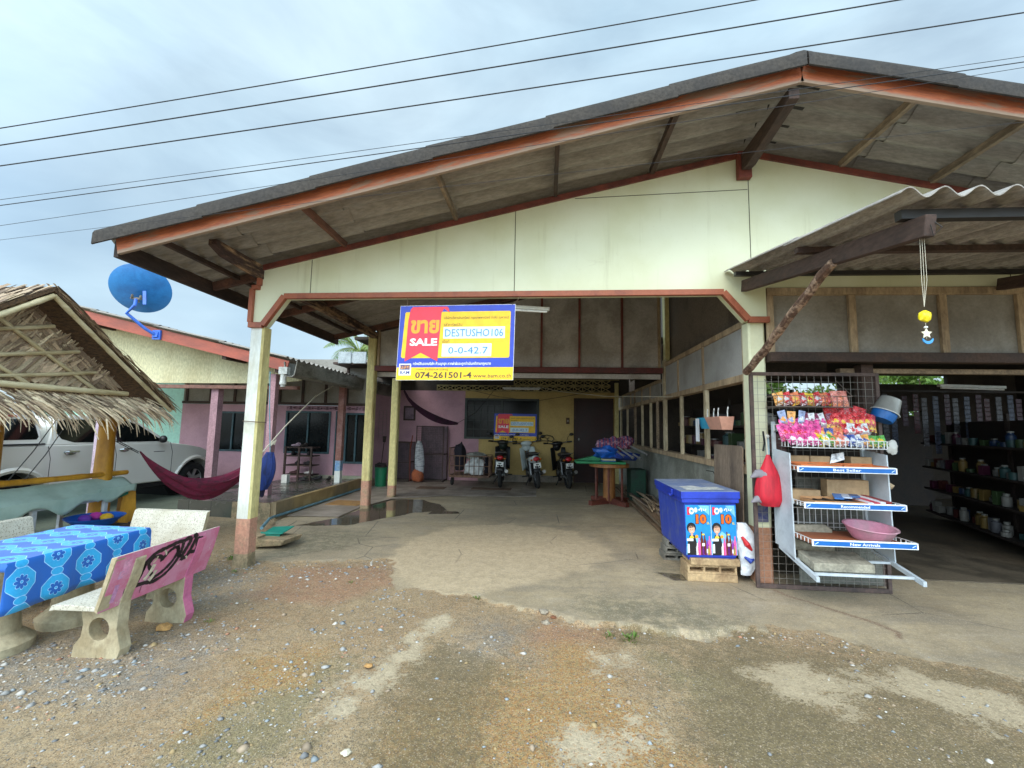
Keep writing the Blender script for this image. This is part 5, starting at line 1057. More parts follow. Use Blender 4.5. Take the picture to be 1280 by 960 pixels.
rows = []
for i in range(12):
    t = i / 11; c_ = Vector((-4.75 + .02 * t, 7.0, .86 - .5 * t)); rows.append([c_ + Vector(((.05 + .05 * math.sin(math.pi * t)) * math.cos(a), .05 * math.sin(a), .012 * math.sin(4 * a))) for a in np.linspace(0, 2 * math.pi, 15)])
MB().grid(rows).build('inner_fold', DNC, hbm, smooth=True)
MB().tube([(-4.58, 6.95, 1.09), (-4.62, 6.9, 1.9), (-4.65, 6.9, 2.45)], .008, 6).build('teal_cord', flat('teal_cord', '#5f9aa8'), hbm)
rp = root('tie_rope', (-4.55, 6.9, 1.05), 'pale rope running up from the hammock knot to the porch eaves', 'rope')
MB().tube([(-4.6, 6.75, 1.08), (-4.7, 7.5, 1.52), (-4.78, 8.6, 2.14), (-4.75, 9.7, 2.6)], .011, 6).build('strand', flat('pale_cord', '#c9c2ae'), rp)
MB().tube([(-4.66, 7.0, 1.2), (-4.58, 7.02, 1.27), (-4.62, 7.0, 1.19), (-4.52, 7.0, 1.3), (-4.55, 7.0, 1.22)], .012, 6).build('knot', flat('pale_cord', '#c9c2ae'), rp)
MB().torus((-3.36, 4.77, 1.6), .115, .004, (0.05, .02, 1), 24, 5).build('wire_tie', flat('rusty_wire', '#6b5645'), house)
# ================================================================== shoe rack and small things on the neighbour porch
sr = root('shoe_rack', (-5.75, 10.0, .26), 'dark wooden shoe rack below the teal window', 'shoe rack')
for z in (.36, .58, .80, 1.0): MB().box((-6.15, 9.85, z), (-5.45, 10.2, z + .025)).build('shelf', DARKW, sr)
for x in (-6.12, -5.78, -5.48): MB().box((x - .02, 9.84, .26), (x + .02, 9.88, 1.04)).build('upright', DARKW, sr)
def shoe(mb, x, y, z, rz, s=1): 
    q = Matrix.Rotation(rz, 3, 'Z'); mb.ell((x, y, z + .035 * s), (.045 * s, .12 * s, .035 * s), 10, rot=q); mb.ell(Vector((x, y, z + .06 * s)) + q @ Vector((0, -.05, 0)), (.04 * s, .06 * s, .04 * s), 8, rot=q)
for i, (x, z, c, lab) in enumerate(((-5.98, .825, '#1b1b1d', 'black shoe on the second shelf of the rack'), (-5.62, .825, '#232024', 'dark slipper at the right of the second shelf'), (-5.9, .605, '#201d1f', 'black slipper on the third shelf of the rack'), (-5.66, .605, '#2a2526', 'brown black slipper at the right of the third shelf'), (-5.6, .385, '#b9b4b0', 'white shoe on the lowest shelf of the rack'), (-5.95, .385, '#4a2a2a', 'dark red slipper on the lowest shelf'), (-5.95, 1.025, '#b49aa6', 'pale pink slipper on top of the shoe rack'), (-5.75, 1.025, '#3a3330', 'dark slipper on top of the shoe rack'))):
    m = MB(); shoe(m, x, 10.0, z, .4 * i); tag(m.build('shoe', flat('shoe' + str(i), c, .7), smooth=True), lab, 'shoe', 'footwear on the shoe rack')
for i, (x, y, c) in enumerate(((-5.6, 9.75, '#2c2a2c'), (-5.35, 9.95, '#1f1f22'), (-5.05, 9.9, '#2b2723'))):
    m = MB(); shoe(m, x, y, .262, 1.2 + i); tag(m.build('slipper', flat('slip' + str(i), c, .8), smooth=True), ('dark slipper on the tiles before the shoe rack', 'dark slipper at the foot of the pink wall', 'dark slipper beside the blue marked post')[i], 'slipper')
bx = MB().box((-5.83, 9.3, .262), (-5.70, 9.42, .44)); tag(bx.build('white_carton', flat('white_card', '#cfcfc8', .7), bevel=.004), 'small white carton on the dark porch tiles', 'carton')
m = MB(); m.prism([(-.16, -.1), (.14, -.12), (.17, .1), (-.14, .12)], (-3.52, 5.62, .17), (1, 0, .1), (0, 1, .2), (0, 0, .012)); m.prism([(-.16, 0), (.12, 0), (.1, -.12), (-.12, -.1)], (-3.54, 5.53, .17), (1, 0, 0), (0, .1, 1), (0, .012, 0))
tag(m.build('green_dustpan', flat('teal_green_plastic', '#12806f', .4), bevel=.004), 'teal green plastic dustpan lying on a broken block by the front column', 'dustpan')
m = MB(); m.prism([(-.22, 0), (.3, .05), (.34, .12), (-.2, .12)], (-3.6, 5.35, gh(-3.6, 5.4)), (1, 0, 0), (0, 0, 1), (.05, .35, 0)); m.box((-3.8, 5.36, 0), (-3.62, 5.62, .15)); tag(m.build('broken_block', CEMENT, bevel=.012), 'broken cement block behind the foot of the front column', 'block')
# ================================================================== sale banner and sale sign
YEL = flat('print_yellow', '#f6c500', .45); BLP = flat('print_blue', '#1c3fb8', .45); REDP = flat('print_red', '#ee2c46', .45); WHP = flat('print_white', '#f2f4f4', .45); PBL = flat('print_pale_blue', '#d5ebf2', .45)
ORP = flat('print_orange_yellow', '#f8a81c', .45); DKP = flat('print_dark', '#3c3326', .5); INK = flat('ink_blue', '#2f7fc0', .5); DBL = flat('print_dark_blue', '#16307c', .45)
def sale_sign(t, o, u, v, n, w, h, faded=False):
    """full layout of the sale banner on a w x h panel with its lower left corner at o"""
    s = Sheet(o, u, v, n); X_ = lambda a: a * w; Z_ = lambda b: b * h
    s.rect(0, 0, w, h, BLP); s.layer(); s.rect(0, 0, w, Z_(.165), YEL)
    r_ = .02; s.poly([(X_(.035) + .01, Z_(.29)), (X_(.965) - .01, Z_(.29)), (X_(.965), Z_(.31)), (X_(.965), Z_(.90)), (X_(.965) - .01, Z_(.915)), (X_(.045) + .01, Z_(.915)), (X_(.045), Z_(.90)), (X_(.03), Z_(.31))], YEL)
    s.text('ทรัพย์สินของบริษัท ห้ามบุกรุก หากฝ่าฝืนจะถูกดำเนินคดีตามกฎหมาย', X_(.14), Z_(.185), X_(.67), Z_(.055), WHP, .012)
    s.layer(); s.poly([(X_(.065), Z_(.245)), (X_(.20), Z_(.36)), (X_(.35), Z_(.245)), (X_(.365), Z_(.9)), (X_(.385), Z_(.96)), (X_(.435), Z_(.9)), (X_(.425), Z_(.965)), (X_(.41), Z_(.985)), (X_(.11), Z_(.985)), (X_(.09), Z_(.95)), (X_(.075), Z_(.8))], REDP)
    s.rect(X_(.39), Z_(.55), X_(.92), Z_(.705), PBL); s.rect(X_(.385), Z_(.31), X_(.81), Z_(.48), PBL)
    s.rect(X_(.02), Z_(.06), X_(.125), Z_(.215), WHP)
    s.text('บริษัทบริหารสินทรัพย์ กรุงเทพพาณิชย์ จำกัด (มหาชน)', X_(.39), Z_(.80), X_(.56), Z_(.05), DKP, .004); s.text('รหัสทรัพย์สิน', X_(.39), Z_(.715), X_(.16), Z_(.045), DKP); s.text('เนื้อที่', X_(.385), Z_(.49), X_(.06), Z_(.045), DKP)
    s.text('สำนักงานหาดใหญ่', X_(.245), Z_(.118), X_(.2), Z_(.04), DKP); s.rect(X_(.17), Z_(.135), X_(.235), Z_(.14), DKP)
    s.text('074-261501-4', X_(.165), Z_(.022), X_(.485), Z_(.082), DKP, .022); s.text('www.bam.co.th', X_(.665), Z_(.028), X_(.32), Z_(.052), DKP, .005)
    s.layer(); s.text('ขาย', X_(.10), Z_(.62), X_(.25), Z_(.185), ORP, .04); s.text('SALE', X_(.10), Z_(.455), X_(.24), Z_(.10), WHP, .04)
    s.text('DESTUSHO106', X_(.405), Z_(.575), X_(.5), Z_(.10), INK); s.text('0-0-42.7', X_(.44), Z_(.345), X_(.34), Z_(.09), INK)
    s.rect(X_(.03), Z_(.135), X_(.115), Z_(.2), DBL); s.text('BAM', X_(.032), Z_(.075), X_(.082), Z_(.048), DBL, .01); s.layer(); s.text('บสก', X_(.034), Z_(.145), X_(.077), Z_(.045), ORP, .01)
    return s.build('printed_face', t)
bn_ = root('sale_banner', (-1.0, 4.6, 2.92), 'blue and yellow SALE banner with a red ribbon hanging under the gable', 'banner')
bo, bu, bv = Vector((-1.645, 4.60, 2.085)), Vector((.9999, 0, .012)), Vector((.012, .03, 1)).normalized()
W_, H_ = 1.285, .835
MB().prism([(-.004, -.004), (W_ + .004, -.004), (W_ + .004, H_ + .004), (-.004, H_ + .004)], bo + Vector((0, .002, 0)), bu, bv, (0, .006, 0)).build('panel', WHP, bn_)
sale_sign(bn_, bo, bu, bv, (0, -1, 0), W_, H_)
for a in (.07, W_ - .04):
    p = bo + bu * a + bv * (H_ - .01); q = Vector((p.x + (.10 if a > .5 else -.02), 4.66, 3.045)); MB().tube([p, p.lerp(q, .5) + Vector((.012, 0, 0)), q], .003, 5).build('hanging_wire', flat('rusty_wire', '#6b5645'), bn_)
sg = root('sale_sign', (-.85, YB - .07, 1.2), 'faded yellow sale sign fixed to the dark window at the back', 'sign')
MB().box((-1.50, YB - .065, 1.2), (-.26, YB - .055, 1.97)).build('panel', WHP, sg); sale_sign(sg, (-1.50, YB - .0665, 1.2), (1, 0, 0), (0, 0, 1), (0, -1, 0), 1.24, .77)
# ================================================================== motorcycles
def motorbike(loc, rz, paint, label, lean=.1, scale=1.12, dark_shield=True):
    t = root('motorcycle', loc, label, 'motorcycle', 'motorcycles parked along the back wall', rz); t.scale = (scale,) * 3; t.rotation_euler = (0, lean, rz)
    B = lambda mb, n, m, p=t, **k_: mb.build(n, m, p, world=False, **k_)
    for n, y in (('rear', -.6), ('front', .6)):
        w = B(MB().torus((0, y, .29), .245, .047, n=32, k=10), 'wheel', RUB, smooth=True)
        rm = MB().torus((0, y, .29), .2, .014, n=28, k=6); rm.cyl((-.06, y, .29), (.06, y, .29), .04, 12)
        for i in range(18):
            a = 2 * math.pi * i / 18; rm.beam((.02 * (-1) ** i, y + .03 * math.cos(a), .29 + .03 * math.sin(a)), (0, y + .2 * math.cos(a + .2), .29 + .2 * math.sin(a + .2)), .003, .003)
        rm.build('rim', STEEL, w, world=False, smooth=True)
    m = MB(); P_ = []
    for a in np.linspace(25, 165, 12): P_.append([(x, -.6 - .31 * math.cos(R(a)) * 1.02, .29 + .315 * math.sin(R(a)) - abs(x) * .35) for x in (-.075, -.05, 0, .05, .075)])
    B(m.grid(P_), 'rear_mudguard', BLK, smooth=True, solid=.006)
    m = MB(); P_ = []
    for a in np.linspace(20, 150, 10): P_.append([(x, .6 - .31 * math.cos(R(a)), .29 + .31 * math.sin(R(a)) - abs(x) * .3) for x in (-.065, -.04, 0, .04, .065)])
    B(m.grid(P_), 'front_mudguard', paint, smooth=True, solid=.006)
    m = MB(); m.ell((0, -.48, .66), (.13, .36, .085), 16); m.ell((0, -.76, .70), (.105, .13, .07), 14); B(m, 'tail_cowl', paint, smooth=True)
    m = MB(); m.ell((0, -.33, .765), (.135, .42, .055), 18); m.ell((0, -.55, .785), (.125, .2, .055), 16); B(m, 'seat', mat('black_vinyl_seat', '#1f1f20', '#2d2a28', .55, sc=8, grain=.1), smooth=True)
    m = MB(); m.tube([(-.1, -.55, .8), (-.11, -.8, .82), (-.08, -.88, .82), (.08, -.88, .82), (.11, -.8, .82), (.1, -.55, .8)], .012, 8); B(m, 'grab_rail', STEEL, smooth=True)
    m = MB(); m.ell((0, -.875, .70), (.075, .035, .05), 14); B(m, 'tail_light', flat('red_lens', '#b02028', .3), smooth=True)
    for s_ in (-1, 1): B(MB().ell((s_ * .105, -.85, .68), (.03, .035, .022), 10), 'indicator', flat('amber_lens', '#c9761f', .3), smooth=True)
    m = MB(); m.prism([(-.085, 0), (.085, 0), (.085, .115), (-.085, .115)], (0, -.925, .50), (1, 0, 0), (0, -.14, 1), (0, .004, 0)); pl_ = B(m, 'number_plate', flat('plate_white', '#dfe2de', .5))
    m = MB(); m.prism([(-.06, .012), (.06, .012), (.06, .045), (.035, .045), (.035, .03), (.0, .03), (0, .045), (-.06, .045)], (0, -.9265, .50), (1, 0, 0), (0, -.14, 1), (0, -.001, 0)); m.prism([(-.03, .065), (.035, .065), (.035, .095), (.0, .085), (-.03, .095)], (0, -.9265, .50), (1, 0, 0), (0, -.14, 1), (0, -.001, 0)); m.build('plate_marks', flat('plate_ink', '#33363c', .6), pl_, world=False)
    m = MB(); m.tube([(0, -.84, .64), (0, -.9, .6), (0, -.93, .5)], .02, 8); B(m, 'plate_bracket', BLK)
    m = MB(); m.tube([(0, .56, .62), (0, .44, 1.0)], .03, 10); m.tube([(-.055, .6, .29), (-.055, .5, .78)], .018, 8); m.tube([(.055, .6, .29), (.055, .5, .78)], .018, 8); B(m, 'front_fork', STEEL, smooth=True)
    m = MB(); m.ell((0, .5, .93), (.115, .11, .13), 16); m.ell((0, .42, 1.0), (.15, .09, .065), 16); B(m, 'headlight_cowl', paint, smooth=True)
    m = MB()
    for s_ in (-1, 1):
        P_ = [[(s_ * (.06 + .13 * a), .5 - .12 * a - .10 * b, .92 - .55 * b - .03 * a) for a in np.linspace(0, 1, 5)] for b in np.linspace(0, 1, 7)]; m.grid(P_)
    B(m, 'leg_shield', paint if not dark_shield else BLK, smooth=True, solid=.012)
    m = MB(); m.tube([(-.34, .30, 1.03), (-.28, .33, 1.03), (-.12, .42, 1.01), (0, .44, 1.0), (.12, .42, 1.01), (.28, .33, 1.03), (.34, .30, 1.03)], .013, 8); hb_ = B(m, 'handlebar', STEEL, smooth=True)
    for s_ in (-1, 1):
        MB().tube([(s_ * .25, .35, 1.03), (s_ * .36, .29, 1.03)], .02, 10).build('grip', BLK, hb_, world=False, smooth=True)
        mi = MB(); mi.tube([(s_ * .24, .36, 1.04), (s_ * .27, .34, 1.14), (s_ * .33, .33, 1.2)], .006, 6); mi.ell((s_ * .37, .33, 1.21), (.06, .015, .038), 14); mi.build('mirror', BLK, hb_, world=False, smooth=True)
        lv = MB(); lv.tube([(s_ * .2, .42, 1.03), (s_ * .33, .37, 1.02)], .006, 6); lv.build('lever', STEEL, hb_, world=False)
    m = MB(); m.box((-.08, -.12, .2), (.08, .22, .42)); m.cyl((-.14, .02, .32), (.14, .02, .32), .09, 16); m.cyl((0, .15, .36), (0, .36, .42), .06, 12); B(m, 'engine', mat('engine_metal', '#6b6a66', '#3b3936', .5, .6), bevel=.01)
    m = MB(); m.tube([(.08, .2, .3), (.11, .1, .2), (.12, -.2, .22), (.14, -.4, .3)], .018, 8); m.tube([(.14, -.38, .29), (.145, -.55, .33), (.15, -.86, .4)], [.03, .045, .04], 12); B(m, 'exhaust', mat('exhaust_metal', '#8f8b85', '#5d534a', .4, .8), smooth=True)
    m = MB()
    for s_ in (-1, 1): m.beam((s_ * .09, 0, .33), (s_ * .09, -.62, .29), .025, .04); m.tube([(s_ * .11, -.56, .32), (s_ * .1, -.48, .64)], .022, 10)
    B(m, 'swing_arm', STEEL)
    m = MB(); m.box((-.09, -.45, .42), (.09, .1, .62)); B(m, 'side_cover', paint if dark_shield else BLK, bevel=.03)
    m = MB()
    for s_ in (-1, 1): m.tube([(s_ * .09, -.05, .24), (s_ * .26, -.05, .24)], .016, 8)
    B(m, 'footrest', BLK); B(MB().tube([(-.07, 0, .22), (-.2, -.08, .01)], .012, 6), 'side_stand', BLK)
    return t
STEEL = flat('bright_steel', '#8d8f90', .3, .9)
GP = mat('dark_green_bike_paint', '#1e2b22', '#2b2320', .35, sc=5, grain=.05, bump=.02); WP = mat('white_teal_bike_paint', '#cfd8d6', '#b5c3c2', .35, sc=3, grain=.05, bump=.02); BP = mat('black_bike_paint', '#17171a', '#222226', .3, sc=3, grain=.05, bump=.02)
motorbike((-1.2, 12.0, .024), R(3), GP, 'dark green motorcycle beside the sidecar cage', .0)
motorbike((-.32, 12.0, .024), R(11), WP, 'white motorcycle leaning on its stand under the sale sign', -.13, dark_shield=False)
motorbike((.5, 12.1, .024), R(9), BP, 'black motorcycle with red tail light beside the dark door', -.09)
sc_ = root('sidecar', (-1.97, 11.6, .024), 'rusty cage sidecar fixed beside the dark green motorcycle', 'sidecar')
RST = mat('rusty_brown_steel', '#7a5c49', '#4d372c', .8, sc=8, grain=.3)
m = MB(); m.box((-2.5, 11.25, .26), (-1.45, 12.0, .31)); m.build('floor', RST, sc_, bevel=.004)
m = MB()
for x in np.linspace(-2.49, -1.46, 9): m.box((x - .008, 11.255, .31), (x + .008, 11.275, .80))
m.box((-2.5, 11.25, .8), (-1.45, 11.28, .825)); m.box((-2.5, 11.25, .55), (-1.45, 11.254, .565))
for y in np.linspace(11.3, 11.98, 6): m.box((-2.498, y, .31), (-2.482, y + .014, 1.0)); m.box((-1.465, y, .31), (-1.45, y + .014, .80))
m.box((-2.5, 11.25, 1.0), (-2.475, 12.0, 1.02)); m.box((-2.5, 11.97, .31), (-1.45, 11.99, .34)); m.box((-2.5, 11.97, .8), (-1.45, 11.99, .82)); m.box((-2.51, 11.24, .31), (-2.48, 11.27, 1.03)); m.build('cage_bars', RST, sc_)
MB().torus((-2.48, 11.6, .13), .10, .03, n=24).build('wheel', RUB, sc_, smooth=True)
MB().beam((-1.45, 11.9, .33), (-1.25, 11.95, .33), .03, .03).build('coupling', RST, sc_)
def lumpy(c, r, seed=0, amt=.25, n=18, flat_b=True):
    vs = []; mb = MB().ell((0, 0, 0), (1, 1, 1), n); out_ = MB()
    for v in mb.v:
        p = Vector(v); d = 1 + amt * mnoise.noise(p * 1.6 + Vector((seed, seed * 2, 0))) + amt * .4 * mnoise.noise(p * 4.5 + Vector((seed, 0, 5))); p = p * d
        out_.v.append((c[0] + p.x * r[0], c[1] + p.y * r[1], c[2] + (max(p.z, -.75) if flat_b else p.z) * r[2]))
    out_.f = mb.f; out_.m = mb.m; return out_
tag(lumpy((-1.83, 11.5, .50), (.26, .2, .24), 1, .5).build('white_sack', mat('white_sack_plastic', '#d8dad8', '#b9bdbd', .6, sc=6, bump=.5, bs=12), smooth=True), 'white plastic sack lying in the sidecar cage', 'sack')
tag(lumpy((-2.3, 11.65, .72), (.17, .22, .42), 5, .3).build('dark_bundle', mat('dark_bundle_cloth', '#221f2b', '#191820', .9), smooth=True), 'tall dark cloth bundle at the left end of the sidecar', 'bundle')
tag(lumpy((-1.9, 11.75, .78), (.3, .18, .1), 8, .5).build('pale_bundle', mat('pale_bundle_cloth', '#9c9c93', '#77776f', .9), smooth=True), 'pale folded bundle lying behind the white sack in the sidecar', 'bundle')
tag(lumpy((-1.58, 11.6, .55), (.10, .18, .26), 11, .3).build('dark_bag', mat('dark_bundle_cloth', '#221f2b'), smooth=True), 'dark bag at the right end of the sidecar cage', 'bag')
# wire cages, broom sack, bin, tools at the pink wall
def wire_cage(x0, x1, y0, y1, z1, label):
    t = root('wire_cage', ((x0 + x1) / 2, (y0 + y1) / 2, .024), label, 'cage', 'wire cages by the pink wall'); m = MB()
    for a, b in (((x0, y0), (x1, y0)), ((x1, y0), (x1, y1)), ((x0, y0), (x0, y1)), ((x0, y1), (x1, y1))):
        for z in (.04, z1 * .5, z1): m.beam((*a, z), (*b, z), .02, .02)
    for x in (x0, x1):
        for y in (y0, y1): m.box((x - .011, y - .011, .024), (x + .011, y + .011, z1 + .012))
    m.build('frame', DARKW, t); m = MB()
    for x in np.arange(x0 + .04, x1, .05): m.box((x - .0018, y0 - .002, .04), (x + .0018, y0 + .002, z1))
    for z in np.arange(.09, z1, .05): m.box((x0, y0 - .004, z - .0018), (x1, y0 - .0005, z + .0018))
    m.build('wire_mesh', flat('dark_wire', '#3a3532', .7), t); MB().box((x0, y1 - .01, .03), (x1, y1 - .004, z1)).build('back_board', mat('cage_back', '#6d5a63', '#54474e'), t)
wire_cage(-3.62, -2.85, 12.0, 12.5, 1.56, 'tall dark wire cage against the pink wall'); wire_cage(-4.35, -3.78, 11.9, 12.4, 1.1, 'lower dark wire cage behind the cream rear column')
t = root('sack_bale', (-3.55, 11.8, .024), 'narrow striped pale sack standing before the tall wire cage', 'sack')
m = MB(); P_ = []
for z, w in ((.25, .11), (.5, .14), (.75, .13), (1.0, .1), (1.12, .05)): P_.append([Vector((-3.56 - .05 * z + .12 + w * math.cos(a), 11.85 + .08 * math.sin(a), .03 + z)) for a in np.linspace(0, 2 * math.pi, 13)])
m.grid(P_); m.build('upper_sack', mat('grey_blue_sack', '#b0b5ba', '#6d7078', .8, sc=7, stretch=(1, 1, 4)), t, smooth=True)
lumpy((-3.5, 11.84, .2), (.17, .12, .2), 3, .2).build('lower_sack', mat('orange_sack', '#a85c38', '#7d432c', .8), t, smooth=True)
tag(MB().tube([(-3.72, 11.86, .06), (-3.76, 11.9, .9), (-3.72, 11.95, 1.3)], .015, 8).build('long_stick', mat('red_brown_stick', '#7c3526')), 'reddish stick leaning between the two wire cages', 'stick')
gb_ = root('bucket', (-4.2, 10.95, .024), 'round green plastic bin standing behind the rear column', 'bin')
MB().lathe([(.135, 0), (.16, .46), (.17, .47), (.165, .48), (.15, .45), (.125, .02), (0, .02)], (-4.2, 10.95, .024), 28).build('body', flat('green_bin', '#16754f', .5), gb_, smooth=True)
lumpy((-4.2, 10.95, .52), (.15, .14, .09), 3, .4).build('contents', mat('dark_rubbish', '#26201f', '#3a2c2c'), gb_, smooth=True)
for i, (x, a) in enumerate(((-4.30, -.02), (-4.12, .04))):
    m = MB(); m.tube([(x, 11.2, .5), (x + a, 11.4, 1.2)], .01, 6); m.prism([(-.035, 0), (.035, 0), (.05, .16), (-.05, .16)], (x + a, 11.38, 1.12), (1, 0, 0), (0, .1, 1), (0, .02, 0)); tag(m.build('broom', mat('broom_dark', '#4f4038', '#372b27')), ('broom leaning by the green bin, nearer the cream column', 'broom leaning by the green bin, nearer the rear column')[i], 'broom', 'brooms by the green bin')
fr_ = root('picture_frame', (-3.95, YB, 1.9), 'dark framed picture on the pink wall beside the rear column', 'picture'); MB().box((-4.22, YB - .03, 1.72), (-3.86, YB - .002, 2.15)).build('frame', DARKW, fr_, bevel=.004); MB().box((-4.17, YB - .034, 1.77), (-3.91, YB - .031, 2.10)).build('picture_face', mat('grey_pink_print', '#8b7280', '#5d4c58', .5), fr_)
lt = root('wire_rack', (-4.85, YB - .05, 1.6), 'narrow pale wire rack hanging on the pink wall', 'rack'); m = MB()
for z in np.linspace(1.2, 2.0, 8): m.box((-4.95, YB - .06, z), (-4.72, YB - .05, z + .008))
for x in (-4.95, -4.83, -4.72): m.box((x, YB - .07, 1.2), (x + .008, YB - .061, 2.0))
m.build('wires', flat('pale_wire', '#9d9088', .6), lt)
dh = root('hammock', (-3.35, 9.5, 2.3), 'dark maroon hammock hanging by the rear column under the ceiling', 'hammock'); rows = []
for i in range(15):
    t_ = i / 14; c_ = Vector((-3.22 + 1.0 * t_, 9.6 + 1.2 * t_, 2.35 - 1.05 * t_ ** .7 + .35 * t_ * t_)); ww = .03 + .06 * math.sin(math.pi * t_); rows.append([c_ + Vector((ww * .3 * math.cos(a), .05 * math.cos(a), ww * math.sin(a))) for a in np.linspace(0, 2 * math.pi, 13)])
MB().grid(rows).build('cloth', mat('maroon_cloth', '#45223a', '#2d1828', .9), dh, smooth=True); MB().tube([(-2.22, 10.8, 1.66), (-1.9, 11.6, 1.95), (-1.55, 12.5, 2.6)], .006, 6).build('cord', flat('dark_cord', '#2b2724'), dh)
# cables across the porch
tag(MB().tube([(-2.1, YB - .05, 2.62), (-1.3, 12.0, 2.42), (-.3, 11.8, 2.3), (.8, 11.9, 2.5), (1.2, YB - .05, 2.66)], .007, 6).build('dark_cable', flat('dark_cord', '#2b2724')), 'dark cable sagging across the yellow wall below the breeze blocks', 'cable')
tag(MB().tube([(-.25, 12.4, 2.75), (.4, 11, 2.5), (1.3, 9.6, 2.3), (2.17, 7.6, 2.16)], .006, 6).build('washing_line', flat('pale_cord', '#c9c2ae')), 'pale line strung from the light fitting to the side window frames', 'line')
bh = root('wall_hook', (.03, YB, 1.27), 'curled dark metal hose hook on the yellow wall', 'hook'); MB().tube([(-.17, YB - .04, 1.27), (-.12, YB - .05, 1.34), (.03, YB - .05, 1.375), (.19, YB - .05, 1.34), (.24, YB - .05, 1.26), (.18, YB - .05, 1.2), (.08, YB - .05, 1.21), (.05, YB - .05, 1.27), (.1, YB - .05, 1.3)], .014, 8).build('coil', BLK, bh, smooth=True); MB().tube([(-.17, YB - .04, 1.27), (-.1, YB - .04, 1.21), (.1, YB - .04, 1.2)], .01, 8).build('stem', BLK, bh)
mtr = root('meter_box', (.62, YB, 1.75), 'small dark switch box on the yellow wall beside the door', 'switch'); MB().box((.58, YB - .03, 1.70), (.68, YB - .001, 1.88)).build('case', mat('brown_switch', '#5c4634'), mtr, bevel=.005); MB().box((.605, YB - .036, 1.76), (.655, YB - .031, 1.82)).build('rocker', flat('switch_rocker', '#8d8272'), mtr)
for i, (x0, x1, y0, y1, lab) in enumerate(((-1.85, -.85, 10.85, 11.2, 'brown mat on the tiles behind the sidecar'), (.3, 1.02, 10.95, 11.3, 'brown mat on the tiles behind the black motorcycle'), (-4.25, -3.6, 8.25, 8.75, 'orange brown mat on the tiles beside the cream column'), (-3.2, -2.5, 10.7, 11.1, 'faded brown mat beside the rear cream column'))):
    tag(MB().box((x0, y0, .025), (x1, y1, .033)).build('door_mat', mat('brown_mat' if i != 2 else 'orange_mat', '#6b513f' if i != 2 else '#9b7442', '#52402f' if i != 2 else '#7a5c38', .95, sc=9, bump=.5), bevel=.003), lab, 'mat')
# ================================================================== round wooden table with things on it
rt_ = root('round_table', (1.33, 9.3, .03), 'round wooden table on turned spindles with a crossed foot', 'table')
HW = mat('honey_wood', '#a06c38', '#7a4c25', .55, sc=5, stretch=(3, 3, .5), grain=.18); RW = mat('red_brown_wood', '#6b3527', '#4a241c', .6, sc=5, grain=.2)
TX, TY = 1.33, 9.3
MB().lathe([(0, .80), (.395, .80), (.41, .81), (.41, .865), (.40, .875), (0, .875)], (TX, TY, 0), 40).build('table_top', HW, rt_, smooth=True)
MB().lathe([(.13, .12), (.125, .4), (.12, .8)], (TX, TY, 0), 10).build('centre_post', HW, rt_, smooth=True)
for i in range(6):
    a = R(60 * i + 20); x, y = TX + .3 * math.cos(a), TY + .3 * math.sin(a); MB().lathe([(.02, .14), (.026, .2), (.02, .3), (.024, .5), (.02, .7), (.026, .8)], (x, y, 0), 10).build('spindle', RW, rt_, smooth=True)
for i in range(4):
    a = R(90 * i + 35); d = Vector((math.cos(a), math.sin(a), 0)); m = MB(); m.beam(Vector((TX, TY, .10)) + d * .0, Vector((TX, TY, .09)) + d * .52, .1, .10 + .001 * i); m.beam(Vector((TX, TY, .155)), Vector((TX, TY, .135)) + d * .3, .08, .05); m.build('foot', RW, rt_, bevel=.008)
for i in range(4):
    a = R(90 * i + 35); d = Vector((math.cos(a), math.sin(a), 0)); c_ = Vector((TX, TY, .03)) + d * .48; MB().box((c_.x - .05, c_.y - .05, .012), (c_.x + .05, c_.y + .05, .04)).build('foot_pad', mat('orange_brick', '#b06c3a', '#8d5630'), rt_)
gbd = MB(); gbd.box((.62, 8.98, .876), (1.62, 9.5, .925)); tag(gbd.build('green_tray', flat('green_plastic', '#0f7a48', .5), bevel=.01), 'long green plastic tray overhanging the round wooden table', 'tray')
gt2 = MB(); gt2.prism([(-.35, 0), (.0, .09), (.35, 0)], (1.0, 9.25, .926), (1, 0, 0), (0, 0, 1), (0, .2, 0)); tag(gt2.build('peaked_cover', flat('green_plastic', '#0f7a48', .5)), 'green peaked lid lying on the left of the green tray', 'lid')
for i, z in enumerate((.926, .951, .976)): tag(MB().box((1.14 + .01 * i, 9.0, z), (1.42, 9.3, z + .023)).build('booklet', flat('book' + str(i), ('#2c5c8a', '#c2b88a', '#27405c')[i], .7)), ('blue booklet at the bottom of the pile on the green tray', 'yellowish booklet in the middle of the pile on the tray', 'dark blue booklet on top of the pile on the tray')[i], 'booklet', 'booklets piled on the green tray')
tag(lumpy((1.24, 9.22, 1.09), (.26, .18, .14), 21, .5).build('blue_bag', mat('bright_blue_plastic', '#1f63c4', '#184a94', .4, sc=7, bump=.6, bs=14), smooth=True), 'crumpled bright blue plastic bag on the booklets', 'bag')
tag(lumpy((1.62, 9.25, 1.02), (.32, .22, .10), 25, .4).build('blue_cloth', mat('deep_blue_cloth', '#27408c', '#1c2e66', .8), smooth=True), 'dark blue cloth spread under the folded umbrella poles', 'cloth')
def striped():
    k = NT('pink_striped_cloth'); v = k.sep(k.obj()); f = k.math('FRACT', k.math('MULTIPLY', v[0], 14)); n = k.noise(k.obj(), 18, 4); c = k.mix(k.math('LESS_THAN', f, .45), (.26, .05, .09), (.05, .05, .15)); c = k.mix(k.ramp(n, .5, .62), c, (.4, .22, .27)); k.bump(n, .6, .02); return k.done(c, .8)
STRP = striped(); ALU = flat('aluminium_pole', '#a9a9a6', .35, .7)
